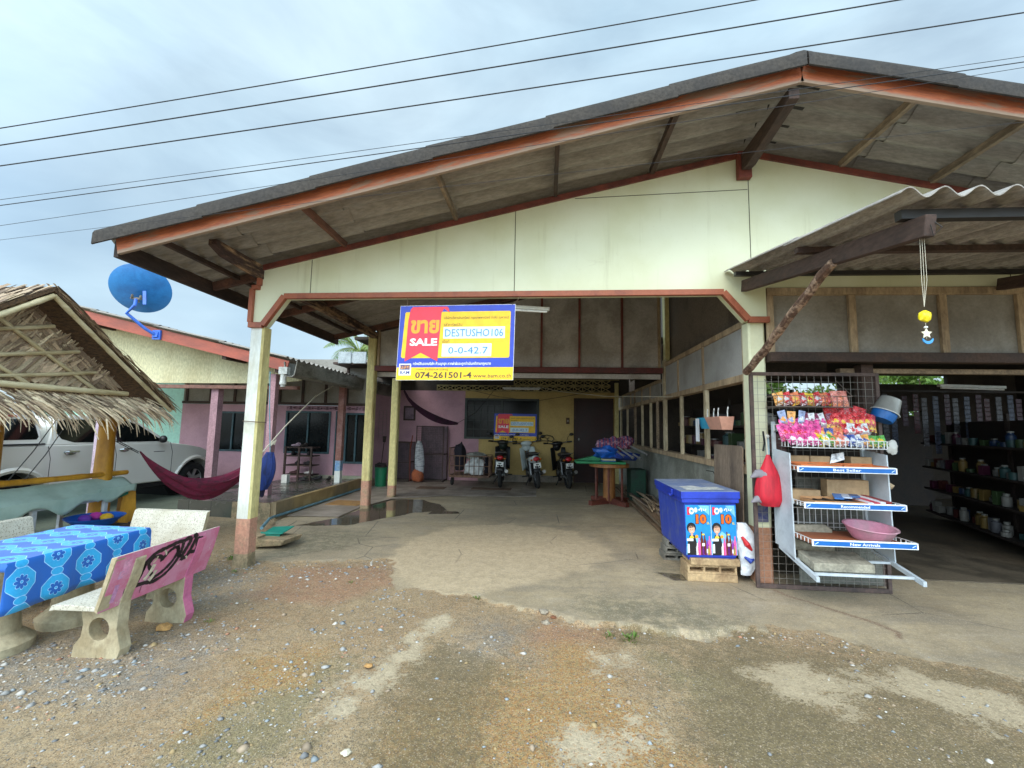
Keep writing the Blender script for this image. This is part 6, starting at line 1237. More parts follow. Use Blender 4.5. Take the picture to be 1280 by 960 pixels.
for i, (x, y, dx, lab) in enumerate(((1.34, 9.40, .30, 'folded pink umbrella, leftmost of the four on the round table'), (1.46, 9.34, .36, 'folded pink umbrella, second from the left on the round table'), (1.58, 9.38, .40, 'folded pink umbrella, third from the left on the round table'), (1.70, 9.42, .44, 'folded pink umbrella, rightmost of the four on the round table'))):
    t = root('folded_umbrella', (x, y, 1.1), lab, 'umbrella', 'folded umbrellas piled on the round table'); a = Vector((x - .12, y + .1, 1.31 + .03 * (i % 2))); b = Vector((x + dx * .75, y - .35, 1.06 - .02 * i if i < 3 else 1.10))
    MB().tube([a, b], .02, 8).build('pole', ALU, t, smooth=True); MB().tube([b - (b - a) * .02, b + (b - a).normalized() * .05], [.02, .034], 10).build('pole_foot', flat('grey_plastic', '#7f7d7a', .5), t)
    lumpy(tuple(a.lerp(b, .18)), (.20, .17, .13), 31 + i, .4, flat_b=False).build('canopy', STRP, t, smooth=True)
dkm = MB().box((1.78, 9.35, .03), (2.1, 9.8, .75)); tag(dkm.build('green_crate_stack', mat('dark_green_stack', '#123d2c', '#0d2b20', .7), bevel=.02), 'dark green stacked crate between the round table and the side wall', 'crate')
# lumber pile along the side wall
for i in range(14):
    L0 = random.uniform(5.6, 6.4); x = 1.70 + .04 * (i % 5) * 2.1 + random.uniform(-.01, .01); lay = i // 5; z = .045 + lay * .05 + gh(1.8, 7) * .3; w = (.07, .08, .06)[i % 3]
    if i < 5: a = (x - .02 + .05, L0 - .2, z + .03); b = (x + .10, 11.4 - .2 * i, z + .03)
    else: a = (x + .05, L0 + .3, z + .04); b = (x + .16, 10.6 - .15 * i, z + .04)
    tag(MB().beam(a, b, w, .045).build('timber_plank', GREYW if i % 2 else mat('old_brown_plank', '#7a624a', '#54422f', .9, sc=5, stretch=(1, .2, 1), grain=.4), bevel=.003), 'weathered plank, %s from the porch side in the %s layer of the timber pile' % (ORD[i % 5], ('bottom', 'middle', 'top')[lay]), 'plank', 'planks piled along the side wall')
for i in range(16):
    x = random.uniform(1.75, 2.1); y = random.uniform(6.2, 8.6); a = random.uniform(-.5, .5); z = .235 + random.uniform(0, .05)
    tag(MB().tube([(x, y, z), (x + .1 * math.sin(a) * 3, y + random.uniform(.5, 1.1), z + random.uniform(-.01, .06)), (x + .3 * math.sin(a), y + random.uniform(1.2, 1.6), z)], random.uniform(.008, .018), 6).build('scrap_stick', (GREYW, DARKW, RAWW)[i % 3]), '%s scrap stick lying on the timber pile' % ('thin grey', 'thin dark', 'thin pale')[i % 3], 'stick', 'scrap sticks on the timber pile')
# ================================================================== blue cool box on blocks
HOLB = mat('pale_block_clay', '#b79c76', '#93795a', .95, sc=6, grain=.25, bump=.5); HOLG = mat('grey_block', '#86837a', '#6a665d', .95, sc=6, grain=.25, bump=.5)
def hollow_block(x0, x1, y0, y1, z0, z1, m, lab, grp, holes=3):
    mb = MB(); n = holes; w = (x1 - x0); t = .02; cw = (w - t * (n + 1)) / n; mb.box((x0, y0, z0), (x1, y1, z0 + t)); mb.box((x0, y0, z1 - t), (x1, y1, z1))
    for i in range(n + 1): a = x0 + i * (cw + t); mb.box((a, y0 + .001, z0 + t), (a + t, y1 - .001, z1 - t))
    mb.box((x0 + t, (y0 + y1) / 2, z0 + t), (x1 - t, (y0 + y1) / 2 + .01, z1 - t)); return tag(mb.build('hollow_block', m), lab, 'block', grp)
cz = gh(1.7, 4.9)
tag(MB().box((1.47, 4.74, cz), (1.97, 5.0, cz + .075)).build('concrete_slab', HOLB, bevel=.008), 'lowest pale slab under the front end of the blue cool box', 'slab', 'slabs and blocks under the cool box')
hollow_block(1.475, 1.965, 4.75, 4.99, cz + .077, cz + .165, HOLB, 'pale hollow block with three openings under the cool box front', 'slabs and blocks under the cool box')
tag(MB().box((1.50, 4.72, cz + .167), (1.99, 5.02, cz + .235)).build('concrete_slab', HOLB, bevel=.01), 'upper pale slab touching the underside of the blue cool box', 'slab', 'slabs and blocks under the cool box')
for i in range(3): hollow_block(1.42 + .02 * i, 1.72, 5.45, 5.68, cz + i * .078, cz + i * .078 + .074, HOLG, ('lowest grey hollow block under the far end of the cool box', 'middle grey hollow block under the far end of the cool box', 'topmost grey hollow block under the far end of the cool box')[i], 'slabs and blocks under the cool box', 2)
CBL = mat('royal_blue_plastic', '#2440b8', '#1c2f8f', .4, sc=3, grain=.08, bump=.06); CBF = mat('scuffed_blue_plastic', '#2a44a8', '#55648c', .55, sc=7, lo=.5, hi=.72, grain=.15, bump=.1, stretch=(1, 1, .5)); CBT = mat('faded_blue_lid_top', '#6d80a8', '#8e99ae', .6, sc=4, grain=.15)
cb_ = root('cool_box', (1.72, 5.25, cz + .24), 'royal blue plastic cool box with two drink posters on its end', 'cool box'); cb_.rotation_euler = (0, R(-1.6), 0)
def frust(mb, x0, x1, y0, y1, z0, z1, s_, m=0, ms=None):
    a = [(x0 + s_, y0 + s_, z0), (x1 - s_, y0 + s_, z0), (x1 - s_, y1 - s_, z0), (x0 + s_, y1 - s_, z0)]; b = [(x0, y0, z1), (x1, y0, z1), (x1, y1, z1), (x0, y1, z1)]
    mb.add(a + b, [(3, 2, 1, 0), (4, 5, 6, 7), (0, 1, 5, 4), (1, 2, 6, 5), (2, 3, 7, 6), (3, 0, 4, 7)], ms or m)
cx0, cx1, cy0, cy1 = -.265, .265, -.52, .52
m = MB(); frust(m, cx0, cx1, cy0, cy1, .0, .555, .018, ms=[0, 0, 0, 0, 0, 1]); m.build('body', [CBL, CBF], cb_, world=False, bevel=.012)
m = MB(); frust(m, cx0 + .03, cx1 - .03, cy0 + .03, cy1 - .03, -.03, -.001, .01); m.build('base', CBL, cb_, world=False)
m = MB(); m.box((cx0 - .022, cy0 - .022, .556), (cx1 + .022, cy1 + .022, .60)); m.build('rim', CBL, cb_, world=False, bevel=.008)
m = MB(); m.box((cx0 - .03, cy0 - .03, .602), (cx1 + .03, cy1 + .03, .672)); m.f.pop(1); m.m.pop(1); m.box((cx0 - .03, cy0 - .03, .671), (cx1 + .03, cy1 + .03, .676), 1); lo = m.build('lid', [CBL, CBT], cb_, world=False, bevel=.01)
m = MB()
for a in ((-.14, -.44, .06, .1), (.0, -.1, .07, .12), (-.1, .05, .05, .2)): pass
MB().prism([(-.2, -.46), (.2, -.42), (.18, -.2), (.02, -.24), (-.05, -.1), (-.2, -.16)], (0, 0, .6775), (1, 0, 0), (0, 1, 0), (0, 0, .0008)).build('worn_paper', mat('worn_paper_white', '#c9cdcc', '#9aa3ab', .8, sc=12), lo, world=False)
m = MB(); m.box((cx0 - .055, -.28, .60), (cx0 - .031, -.18, .66)); m.cyl((cx0 - .06, -.27, .6), (cx0 - .06, -.19, .6), .014, 10); m.build('latch', CBL, lo, world=False, bevel=.005)
SKY_ = flat('poster_sky_blue', '#1f8fd6', .4); SK2 = flat('poster_light_blue', '#7fc3ee', .4); SKN = flat('poster_skin', '#e3b094', .5); HAIR = flat('poster_black', '#1c191c', .5); ORG_ = flat('poster_orange', '#f06a18', .4); PUR = flat('poster_purple', '#8c3cae', .4); BRW = flat('poster_brown', '#6a2a1a', .4); PNK = flat('poster_pink', '#e864a8', .4); YL2 = flat('poster_yellow', '#f0d63c', .4)
sp = Sheet((cx0 + .012, cy0 + .0105, .03), (1, 0, 0), (0, -.032, .9995), (0, -1, -.03), .0012); Wp, Hp = .506, .505
sp.layer(); sp.rect(0, 0, Wp, Hp, SKY_); sp.layer()
sp.poly([(0, .08), (.1, .2), (.2, .06), (.2, .0), (0, 0)], SK2); sp.poly([(.25, .1), (.36, .24), (Wp, .12), (Wp, 0), (.25, 0)], SK2); sp.poly([(.13, .5), (.24, .5), (.24, .4)], SK2); sp.poly([(.40, .5), (.49, .5), (.5, .38)], SK2)
sp.layer(); sp.rect(Wp / 2 - .002, 0, Wp / 2 + .002, Hp, WHP)
for ox in (0, Wp / 2):
    sp.rect(ox + .018, .405, ox + .045, .485, REDP)
    sp.disc(ox + .062, .445, .026, .034, WHP); sp.disc(ox + .105, .455, .018, .026, PBL); sp.text('คุ้ม', ox + .135, .44, .075, .038, WHP, .02)
    sp.disc(ox + .055, .275, .046, .052, HAIR); sp.poly([(ox + .005, .0), (ox + .012, .12), (ox + .035, .2), (ox + .085, .2), (ox + .105, .12), (ox + .1, 0)], HAIR)
    for bx_, bh_, c in ((.155, .235, BRW), (.185, .20, BRW), (.21, .15, PUR), (.232, .19, PNK), (.108, .12, WHP), (.128, .17, PNK), (.222, .09, YL2), (.17, .09, PUR)):
        sp.poly([(ox + bx_ - .014, .0), (ox + bx_ + .014, 0), (ox + bx_ + .014, bh_ * .65), (ox + bx_ + .006, bh_ * .85), (ox + bx_ + .006, bh_), (ox + bx_ - .006, bh_), (ox + bx_ - .006, bh_ * .85), (ox + bx_ - .014, bh_ * .65)], c)
sp.layer()
for ox in (0, Wp / 2):
    sp.disc(ox + .057, .258, .032, .042, SKN); sp.poly([(ox + .045, .19), (ox + .069, .19), (ox + .066, .22), (ox + .048, .22)], SKN); sp.poly([(ox + .03, .27), (ox + .085, .28), (ox + .08, .30), (ox + .055, .315), (ox + .03, .3)], HAIR)
    sp.rect(ox + .006, .14, ox + .07, .165, WHP); sp.poly([(ox + .03, .165), (ox + .08, .17), (ox + .07, .19), (ox + .04, .19)], YL2); sp.rect(ox + .010, .02, ox + .03, .11, WHP)
    sp.text('10', ox + .098, .310, .115, .108, HAIR, .09); sp.text('e', ox + .05, .43, .026, .03, SKY_, .03)
    sp.rect(ox + .157, .09, ox + .183, .12, WHP); sp.rect(ox + .157, .20, ox + .183, .215, YL2); sp.disc(ox + .105, .185, .016, .018, ORP)
sp.layer()
for ox in (0, Wp / 2):
    sp.text('10', ox + .104, .316, .103, .096, ORG_, .05); sp.text('บ.', ox + .212, .31, .026, .024, YL2, .03); sp.line([(ox + .046, .238), (ox + .057, .232), (ox + .068, .238)], .003, WHP)
    for e_ in (-.011, .011): sp.disc(ox + .057 + e_, .257, .004, .0025, HAIR, 8)
    sp.rect(ox + .118, .0, ox + .122, .08, REDP); sp.rect(ox + .2, .02, ox + .212, .06, WHP)
po = sp.mb.build('poster', sp.mats, cb_, world=False)
# sack beside the box, plywood board, wooden post, blue column sticker
skr = root('ice_sack', (2.05, 4.85, cz), 'white printed plastic sack hanging beside the blue cool box', 'sack')
rows = []
for i in range(12):
    t_ = i / 11; z = .60 - .52 * t_; w = .02 + .085 * math.sin(math.pi * (t_ * .8 + .12)); rows.append([Vector((2.02 + .07 * math.sin(2.6 * t_) + w * math.cos(a) + .008 * math.sin(6 * a + i), 4.76 + .5 * w * math.sin(a), cz + z)) for a in np.linspace(0, 2 * math.pi, 17)])
sk = MB().grid(rows).build('bag', mat('white_bag_print', '#dcdfe2', '#b8bdc6', .5, sc=9, bump=.4, bs=20), skr, smooth=True)
MB().tube([(2.01, 4.715, cz + .47), (2.05, 4.70, cz + .40), (2.10, 4.715, cz + .34)], [.012, .028, .012], 8).build('red_print', flat('bag_red', '#c8242c', .5), sk, smooth=True); MB().tube([(2.03, 4.715, cz + .27), (2.08, 4.70, cz + .235), (2.12, 4.715, cz + .25)], [.01, .026, .01], 8).build('blue_print', flat('bag_blue', '#1f3f9c', .5), sk, smooth=True)
PLY = mat('weathered_plywood', '#8a7866', '#64564a', .9, sc=3, stretch=(1, 1, .3), grain=.25, bump=.3)
tag(MB().prism([(0, 0), (.80, 0), (.80, 1.36), (.76, 1.38), (0, 1.37)], (2.12, 5.76, cz), (0, -1, 0), (.02, 0, 1), (.012, 0, 0)).build('plywood_board', PLY), 'tall brown plywood board leaning between cool box and column', 'board')
# hanging clothes hangers and baskets on the window rail
bk1 = root('hanging_basket', (2.12, 5.78, 1.7), 'light blue plastic basket hanging on the side window post', 'basket'); BB = flat('light_blue_basket', '#3aa4c8', .5); PBK = flat('pink_basket', '#cf9a86', .5)
def tray(t, x, y, z, m, L_=.36, w=.14, h=.14):
    mb = MB(); a = [(x - w * .7, y - L_ / 2 * .8, z), (x, y - L_ / 2 * .8, z), (x, y + L_ / 2 * .8, z), (x - w * .7, y + L_ / 2 * .8, z)]; b = [(x - w, y - L_ / 2, z + h), (x + .005, y - L_ / 2, z + h), (x + .005, y + L_ / 2, z + h), (x - w, y + L_ / 2, z + h)]
    mb.add(a + b, [(3, 2, 1, 0), (0, 1, 5, 4), (1, 2, 6, 5), (2, 3, 7, 6), (3, 0, 4, 7)]); mb.build('tray', m, t, solid=.004, bevel=.002)
    for dy in (-L_ * .3, L_ * .3): MB().tube([(x - .03, y + dy, z + h), (x - .03, y + dy, z + h + .05), (x - .02, y + dy + .02, z + h + .09), (x - .03, y + dy - .02, z + h + .11), (x - .04, y + dy - .035, z + h + .085)], .007, 8).build('hook', flat('white_plastic', '#d9dcd8', .4), t, smooth=True)
tray(bk1, 2.15, 5.78, 1.62, BB); bk2 = root('hanging_basket', (2.1, 5.34, 1.7), 'pale pink plastic basket hanging beside the blue one', 'basket'); tray(bk2, 2.13, 5.34, 1.61, PBK, .46, .16, .15)
tag(MB().grid([[Vector((2.0 + .006 * math.sin(i), 5.98 - .14 * i / 5, 1.75 - .1 * j / 1.0 * (1 + .0 * i))) for j in range(4)] for i in range(6)]).build('white_cloth', flat('white_cloth', '#d7dde4', .8), solid=.003), 'small white cloth hanging over the light blue basket', 'cloth')
# ================================================================== wire mesh gate
gtz = gh(2.6, 4.7); mg = root('mesh_gate', (2.75, 4.64, gtz), 'brown framed wire mesh gate standing open behind the snack rack', 'gate'); GX0, GX1, GY = 2.10, 3.36, 4.64
m = MB(); fz = 2.21
m.box((GX0, GY - .015, gtz + .005), (GX0 + .035, GY + .015, fz)); m.box((GX1 - .035, GY - .015, gtz + .005), (GX1, GY + .015, fz)); m.box((GX0 + .035, GY - .015, fz - .035), (GX1 - .035, GY + .015, fz)); m.box((GX0 + .035, GY - .015, gtz + .005), (GX1 - .035, GY + .015, gtz + .045)); m.build('frame', mat('brown_steel_frame', '#5c4a44', '#3f3431', .7, sc=6, grain=.25), mg, bevel=.003)
m = MB(); wr = .0012
for x in np.arange(GX0 + .08, GX1 - .035, .07): m.box((x - wr, GY - .004, gtz + .045), (x + wr, GY - .0005, fz - .035))
for z in np.arange(gtz + .1, fz - .035, .07): m.box((GX0 + .035, GY + .0, z - wr), (GX1 - .035, GY + .0035, z + wr))
m.build('wire_mesh', flat('grey_wire', '#8d8780', .5, .2), mg)
MB().box((2.52, GY + .01, gtz + .07), (GX1 - .06, GY + .016, 1.15)).build('backing_sheet', mat('grey_green_backing', '#6e6e66', '#565650', .9), mg)
m = MB(); m.box((GX0 + .13, GY - .035, 1.15), (GX0 + .16, GY - .012, 1.55)); m.box((2.245, GY - .03, .95), (2.27, GY - .012, 1.3)); m.build('bolt', flat('pale_blue_metal', '#9fb2b8', .5), mg)
tag(MB().tube([(2.2, 4.60, 1.6), (2.205, 4.59, 1.48), (2.19, 4.59, 1.40)], .01, 6).build('dark_strap', BLK), 'short dark strap hanging on the wire mesh by the column', 'strap')
tag(MB().ell((2.235, 4.60, 1.55), (.028, .015, .02), 8).build('white_tag', flat('white_plastic', '#d9dcd8', .4)), 'small white tag on the wire mesh above the red bag', 'tag')
pb_ = root('blue_sticker_board', (2.27, 4.7, .7), 'faded dark blue sticker on the column behind the mesh', 'sticker'); MB().box((2.13, 4.7, .68), (2.27, 4.715, .84)).build('sticker', mat('faded_navy_sticker', '#3a3f6c', '#6d6a72', .7, sc=12), pb_)
rb_ = root('red_bag', (2.19, 4.5, 1.1), 'bright red cloth bag with grey corners hanging on the wire gate', 'bag'); RDB = mat('red_nylon', '#c81f33', '#a01628', .6, sc=3, stretch=(4, 4, 1), grain=.08, bump=.4, bs=16)
rows = []
for i in range(16):
    t_ = i / 15; z = 1.37 - .50 * t_; w = .012 + .125 * math.sin(math.pi * min(t_ * .62 + .02, 1)) ** 1.25 * (1 if t_ < .88 else 1 - (t_ - .88) * 3.2); rows.append([Vector((2.20 + .012 * t_ + w * math.cos(a) * (1 + .07 * math.sin(5 * a)), 4.52 + .55 * w * math.sin(a), z)) for a in np.linspace(0, 2 * math.pi, 25)])
m = MB().grid(rows); m.add(rows[-1][:-1], [tuple(range(24))]); m.build('sack_body', RDB, rb_, smooth=True)
for z0, s_ in ((1.17, 1), (.93, -1)):
    MB().tube([(2.16, 4.53, z0), (2.09, 4.53, z0 + .01), (2.03, 4.53, z0 - .03 * 1)], [.06, .04, .006], 12).build('grey_corner', flat('grey_cloth', '#8a858c', .8), rb_, smooth=True)
MB().tube([(2.20, 4.53, 1.36), (2.21, 4.56, 1.5), (2.22, 4.6, 1.6)], .006, 6).build('strap', flat('pale_cord', '#c9c2ae'), rb_)
# ================================================================== display rack
rk = root('display_rack', (2.73, 4.4, gtz), 'pale grey metal display rack with labelled shelves before the mesh gate', 'display rack')
RKM = mat('pale_blue_grey_enamel', '#c3ccd2', '#aab4bb', .45, sc=4, grain=.05, bump=.03); WWR = flat('white_wire', '#dfe2e2', .35)
RX0, RX1 = 2.285, 3.155
for x in (RX0, RX1 - .012):
    MB().prism([(4.28, .43), (4.55, .50), (4.58, .50), (4.58, 1.43), (4.30, 1.40)], (x, 0, 0), (0, 1, 0), (0, 0, 1), (.012, 0, 0)).build('side_panel', RKM, rk, bevel=.002)
for x in (RX0 + .0, RX1 - .03): MB().box((x, 4.585, .5), (x + .03, 4.612, 1.70)).build('upright', RKM, rk)
def rackshelf(yf, z, text, basket=False, floor=None, h=.045, yb=4.57):
    m = MB(); xa, xb = RX0 + .014, RX1 - .014; r_ = .0028
    bar = lambda p, q: m.beam(p, q, r_ * 2, r_ * 2)
    for zz in (z, z + h * (1.6 if basket else 1)):
        bar((xa, yf, zz), (xb, yf, zz)); bar((xa, yf, zz), (xa, yb, zz)); bar((xb, yf, zz), (xb, yb, zz)); bar((xa, yb, zz), (xb, yb, zz))
    hh = h * (1.6 if basket else 1)
    for y in np.arange(yf, yb, .055): bar((xa, y, z), (xa, y, z + hh)); bar((xb, y, z), (xb, y, z + hh))
    if basket:
        for x in np.arange(xa, xb, .048): bar((x, yf, z), (x, yf, z + hh))
    for x in np.arange(xa, xb, .05): bar((x, yf, z), (x, yb, z))
    s_ = m.build('shelf', WWR, rk)
    if floor: MB().box((xa + .004, yf + .004, z + .004), (xb - .004, yb - .01, z + .012)).build('shelf_board', floor, s_)
    if text:
        MB().box((xa - .006, yf - .012, z - .008), (xb + .006, yf - .004, z + .044)).build('label_rail', WHP, s_, bevel=.001)
        sh_ = Sheet((xa, yf - .0125, z - .004), (1, 0, 0), (0, 0, 1), (0, -1, 0), .0008); sh_.layer(); sh_.rect(.008, .003, xb - xa - .008, .041, flat('label_blue', '#1267b8', .4)); sh_.layer(); sh_.text(text, (xb - xa) / 2 - .12, .01, .24, .024, WHP, .02)
        for cx_ in (.03, xb - xa - .03): sh_.line([(cx_ - .015, .012), (cx_, .022), (cx_ + .015, .03)], .006, PBL)
        sh_.build('label', s_)
    return s_
WDS = mat('red_brown_board', '#a0603f', '#7f4a32', .6, sc=4, stretch=(.5, 3, 1), grain=.12)
rackshelf(4.20, 1.245, 'Best Seller'); rackshelf(4.12, .935, 'Recommended'); rackshelf(4.03, .635, 'New Arrivals', floor=WDS)
rackshelf(4.28, 1.455, None, basket=True, yb=4.5); rackshelf(4.47, 1.60, None, basket=True, yb=4.6)
for x in (RX0 + .0, RX1 - .03): MB().prism([(3.97, .345), (4.55, .47), (4.55, .50), (3.97, .385)], (x, 0, 0), (0, 1, 0), (0, 0, 1), (.028, 0, 0)).build('bottom_arm', RKM, rk)
m = MB(); m.box((RX0 + .03, 4.05, .375), (RX1 - .032, 4.075, .395)); m.box((RX0 + .03, 4.3, .425), (RX1 - .032, 4.325, .445)); m.build('bottom_bar', RKM, rk)
m = MB(); 
for x in np.arange(RX0 + .03, RX1 - .03, .055): m.beam((x, 4.56, .66), (x, 4.56, .86), .005, .005)
for z in (.72, .86): m.beam((RX0 + .02, 4.56, z), (RX1 - .02, 4.56, z), .005, .005)
m.build('back_wires', WWR, rk)
tag(MB().prism([(0, 0), (.5, 0), (.5, .24), (.48, .25), (0, .25)], (RX0 + .05, 4.08, .400), (1, 0, 0), (0, 1, .17), (0, 0, .07)).build('styrofoam_tray', mat('old_styrofoam', '#a09b8a', '#7d796b', .9, sc=8), bevel=.006), 'dirty pale styrofoam tray on the bottom arms of the rack', 'tray')
tag(MB().prism([(0, 0), (.42, 0), (.42, .2), (.36, .24), (0, .22)], (RX0 + .04, 4.45, .48), (1, 0, 0), (0, .15, 1), (0, .05, 0)).build('styrofoam_sheet', mat('old_styrofoam', '#a09b8a'), bevel=.006), 'pale styrofoam sheet standing at the foot of the rack', 'sheet')
# basin
ba = root('plastic_basin', (2.92, 4.28, .65), 'large faded pink plastic basin resting tilted on the lowest labelled shelf', 'basin')
q = Vector((.02, -.10, 1)).normalized(); MB().lathe([(.0, .0), (.13, .0), (.165, .05), (.192, .105), (.205, .11), (.203, .117), (.186, .113), (.158, .052), (.125, .008), (0, .008)], (2.92, 4.25, .655), 44, axis=q).build('bowl', mat('faded_pink_plastic', '#c98aa0', '#a88a90', .5, sc=4, grain=.12), ba, smooth=True)
# snacks: pillow bags
def pillow(mb, w, h, d, m=0, mc=1, seed=0):
    n = 8; P_ = []; rs = random.Random(seed)
    for s_ in (-1, 1):
        rows = []
        for j in range(n + 1):
            v = j / n; row = []
            for i in range(n + 1):
                u_ = i / n; b = (math.sin(math.pi * u_) ** .55) * (math.sin(math.pi * min(max((v - .08) / .84, 0), 1)) ** .6); pinch = 1 - .10 * math.sin(math.pi * v)
                row.append(((u_ - .5) * w * pinch, s_ * d / 2 * b + .004 * rs.uniform(-1, 1) * b, (v - .5) * h))
            rows.append(row)
        mb.grid(rows if s_ > 0 else rows, m)
    return mb
_pm = {}
def packmat(c, c2):
    k_ = (c, c2)
    if k_ in _pm: return _pm[k_]
    k = NT('packet' + c[1:]); P_ = k.obj(); z = k.sep(P_)[2]; x = k.sep(P_)[0]; n = k.noise(P_, 22, 3, .5)
    n2 = k.noise(P_, 55, 4, .6); n3 = k.noise(k.obj((1, 1, 2.4)), 95, 3, .6)
    rr = k.math('SQRT', k.math('ADD', k.math('MULTIPLY', x, x), k.math('MULTIPLY', z, z))); blob = k.math('LESS_THAN', k.math('ADD', rr, k.math('MULTIPLY', k.math('SUBTRACT', n2, .5), .09)), .020)
    band = k.math('LESS_THAN', k.math('ADD', z, k.math('MULTIPLY', k.math('SUBTRACT', n2, .5), .1)), -.03)
    cc = k.mix(k.ramp(n, .5, .56), lin(c), tuple(min(1, v * 1.35 + .06) for v in lin(c))); cc = k.mix(k.ramp(n, .42, .38, 0, .7), cc, tuple(v * .35 for v in lin(c))); cc = k.mix(band, cc, k.mix(k.ramp(n2, .5, .55), tuple(v * .5 for v in lin(c)), lin(c2))); cc = k.mix(blob, cc, lin(c2)); cc = k.mix(k.math('MULTIPLY', k.ramp(n3, .6, .63), .75), cc, (.75, .73, .7)); cc = k.mix(k.math('MULTIPLY', k.ramp(n3, .38, .35), .6), cc, (.06, .03, .04)); k.bump(n, .5, .02)
    _pm[k_] = k.done(cc, .28); return _pm[k_]
_pk = {}
def pack(loc, size, c, c2, label, group, rz=0, rx=0, ry=0, name='snack_bag'):
    key = (size, c, c2)
    if key in _pk: me = _pk[key]
    else:
        o_ = pillow(MB(), *size, seed=len(_pk)).build(name, packmat(c, c2), None, smooth=True); me = o_.data; _pk[key] = me; bpy.data.objects.remove(o_)
    o = bpy.data.objects.new(name, me); COL.objects.link(o); o.location = loc; o.rotation_euler = (rx, ry, rz); return tag(o, label, 'snack bag', group)
CN = {'#c8202c': 'red', '#d43a8c': 'magenta', '#e8c02a': 'yellow', '#2c4c9c': 'blue', '#e07a4a': 'orange', '#4c9c3c': 'green', '#dcdfe4': 'white', '#7c2c50': 'plum', '#8c9cc4': 'pale blue', '#e8a04a': 'amber', '#e88a7c': 'salmon'}
def row(xs0, xs1, y, z, items, size, where, group, rx=.25, jit=.01, hz=.0):
    n = len(items)
    for i, (c, c2) in enumerate(items):
        x = xs0 + (xs1 - xs0) * (i + .5) / n; lab = '%s snack bag, %s from the left in %s' % (CN[c], ORD[i], where)
        pack((x + random.uniform(-jit, jit), y + random.uniform(-jit, jit) * .6, z + random.uniform(0, jit) + hz), size, c, c2, lab, group, rz=random.uniform(-.25, .25), rx=-rx + random.uniform(-.2, .2), ry=random.uniform(-.3, .3))
R1, MG, Y1, B1, O1, G1, W1, P1, PB1, A1_, S1 = '#c8202c', '#d43a8c', '#e8c02a', '#2c4c9c', '#e07a4a', '#4c9c3c', '#dcdfe4', '#7c2c50', '#8c9cc4', '#e8a04a', '#e88a7c'
# hanging basket at the top of the gate
hk = root('hanging_basket', (2.62, 4.5, 1.85), 'dark wire basket of snacks hooked high on the mesh gate', 'basket'); m = MB(); xa, xb = 2.24, 2.93
for z in (1.845, 1.95): m.beam((xa, 4.38, z), (xb, 4.38, z), .006, .006); m.beam((xa, 4.6, z), (xb, 4.6, z), .006, .006); m.beam((xa, 4.38, z), (xa, 4.6, z), .006, .006); m.beam((xb, 4.38, z), (xb, 4.6, z), .006, .006)
for x in np.arange(xa, xb + .01, .055): m.beam((x, 4.38, 1.845), (x, 4.38, 1.95), .004, .004); m.beam((x, 4.38, 1.845), (x, 4.6, 1.845), .004, .004)
for x in (xa, xb): m.tube([(x, 4.38, 1.95), (x, 4.61, 2.13)], .003, 5)
m.build('wires', flat('brown_wire', '#6d625a', .6), hk)
row(xa + .02, xb - .10, 4.46, 1.92, [(A1_, W1), (R1, W1), (O1, Y1), (R1, W1), (Y1, R1), (R1, W1), (O1, R1), (R1, Y1)], (.10, .13, .05), 'the highest hanging basket', 'snack bags in the highest basket')
pack((2.84, 4.42, 1.925), (.16, .17, .07), S1, O1, 'large salmon snack bag at the right end of the highest basket', 'snack bags in the highest basket', rx=-.3)
row(RX0 + .01, RX0 + .24, 4.45, 1.715, [(PB1, A1_), (A1_, PB1), (PB1, W1)], (.075, .17, .03), 'the group of tall thin packets', 'thin tall packets on the left', .05)
row(RX0 + .25, RX0 + .50, 4.47, 1.705, [(P1, W1), (W1, P1), (P1, W1), (W1, MG), (P1, S1)], (.06, .16, .03), 'the plum and white packets', 'plum and white packets', .1)
row(RX0 + .50, RX1 + .0, 4.46, 1.70, [(R1, Y1)] * 8, (.15, .18, .06), 'the row of red bags', 'red bags in the second row', .15)
row(RX0 + .52, RX1 - .05, 4.53, 1.76, [(R1, Y1), (R1, O1)] * 3, (.15, .18, .05), 'the rearmost row of red bags', 'rearmost red bags', .1)
row(RX0 + .02, RX0 + .36, 4.46, 1.64, [(MG, R1), (MG, W1)] * 3, (.11, .16, .05), 'the rear heap of magenta bags', 'rear magenta bags', .2, .02)
row(RX0 + .56, RX1 - .1, 4.40, 1.63, [(R1, W1), (W1, R1), (R1, W1), (W1, R1)], (.10, .12, .04), 'the low row before the red bags', 'low bags before the red ones', .3)
row(RX0 + .0, RX0 + .34, 4.40, 1.575, [(MG, R1)] * 7, (.11, .17, .07), 'the heap of magenta bags', 'magenta bags heaped on the left', .35, .02)
row(RX0 + .02, RX0 + .30, 4.33, 1.52, [(MG, W1)] * 4, (.10, .12, .05), 'the front heap of magenta bags', 'magenta bags heaped on the left', .5, .02)
row(RX0 + .26, RX1 - .02, 4.33, 1.525, [(Y1, G1), (W1, Y1), (G1, O1), (O1, W1), (S1, W1), (B1, W1), (W1, B1), (A1_, B1), (G1, A1_), (G1, Y1)], (.105, .12, .05), 'the front white wire basket', 'mixed bags in the front basket', .4)
row(RX0 + .30, RX0 + .54, 4.40, 1.585, [(O1, Y1), (B1, Y1), (O1, R1)], (.10, .12, .05), 'the orange and blue bags', 'orange and blue bags in the basket', .3)
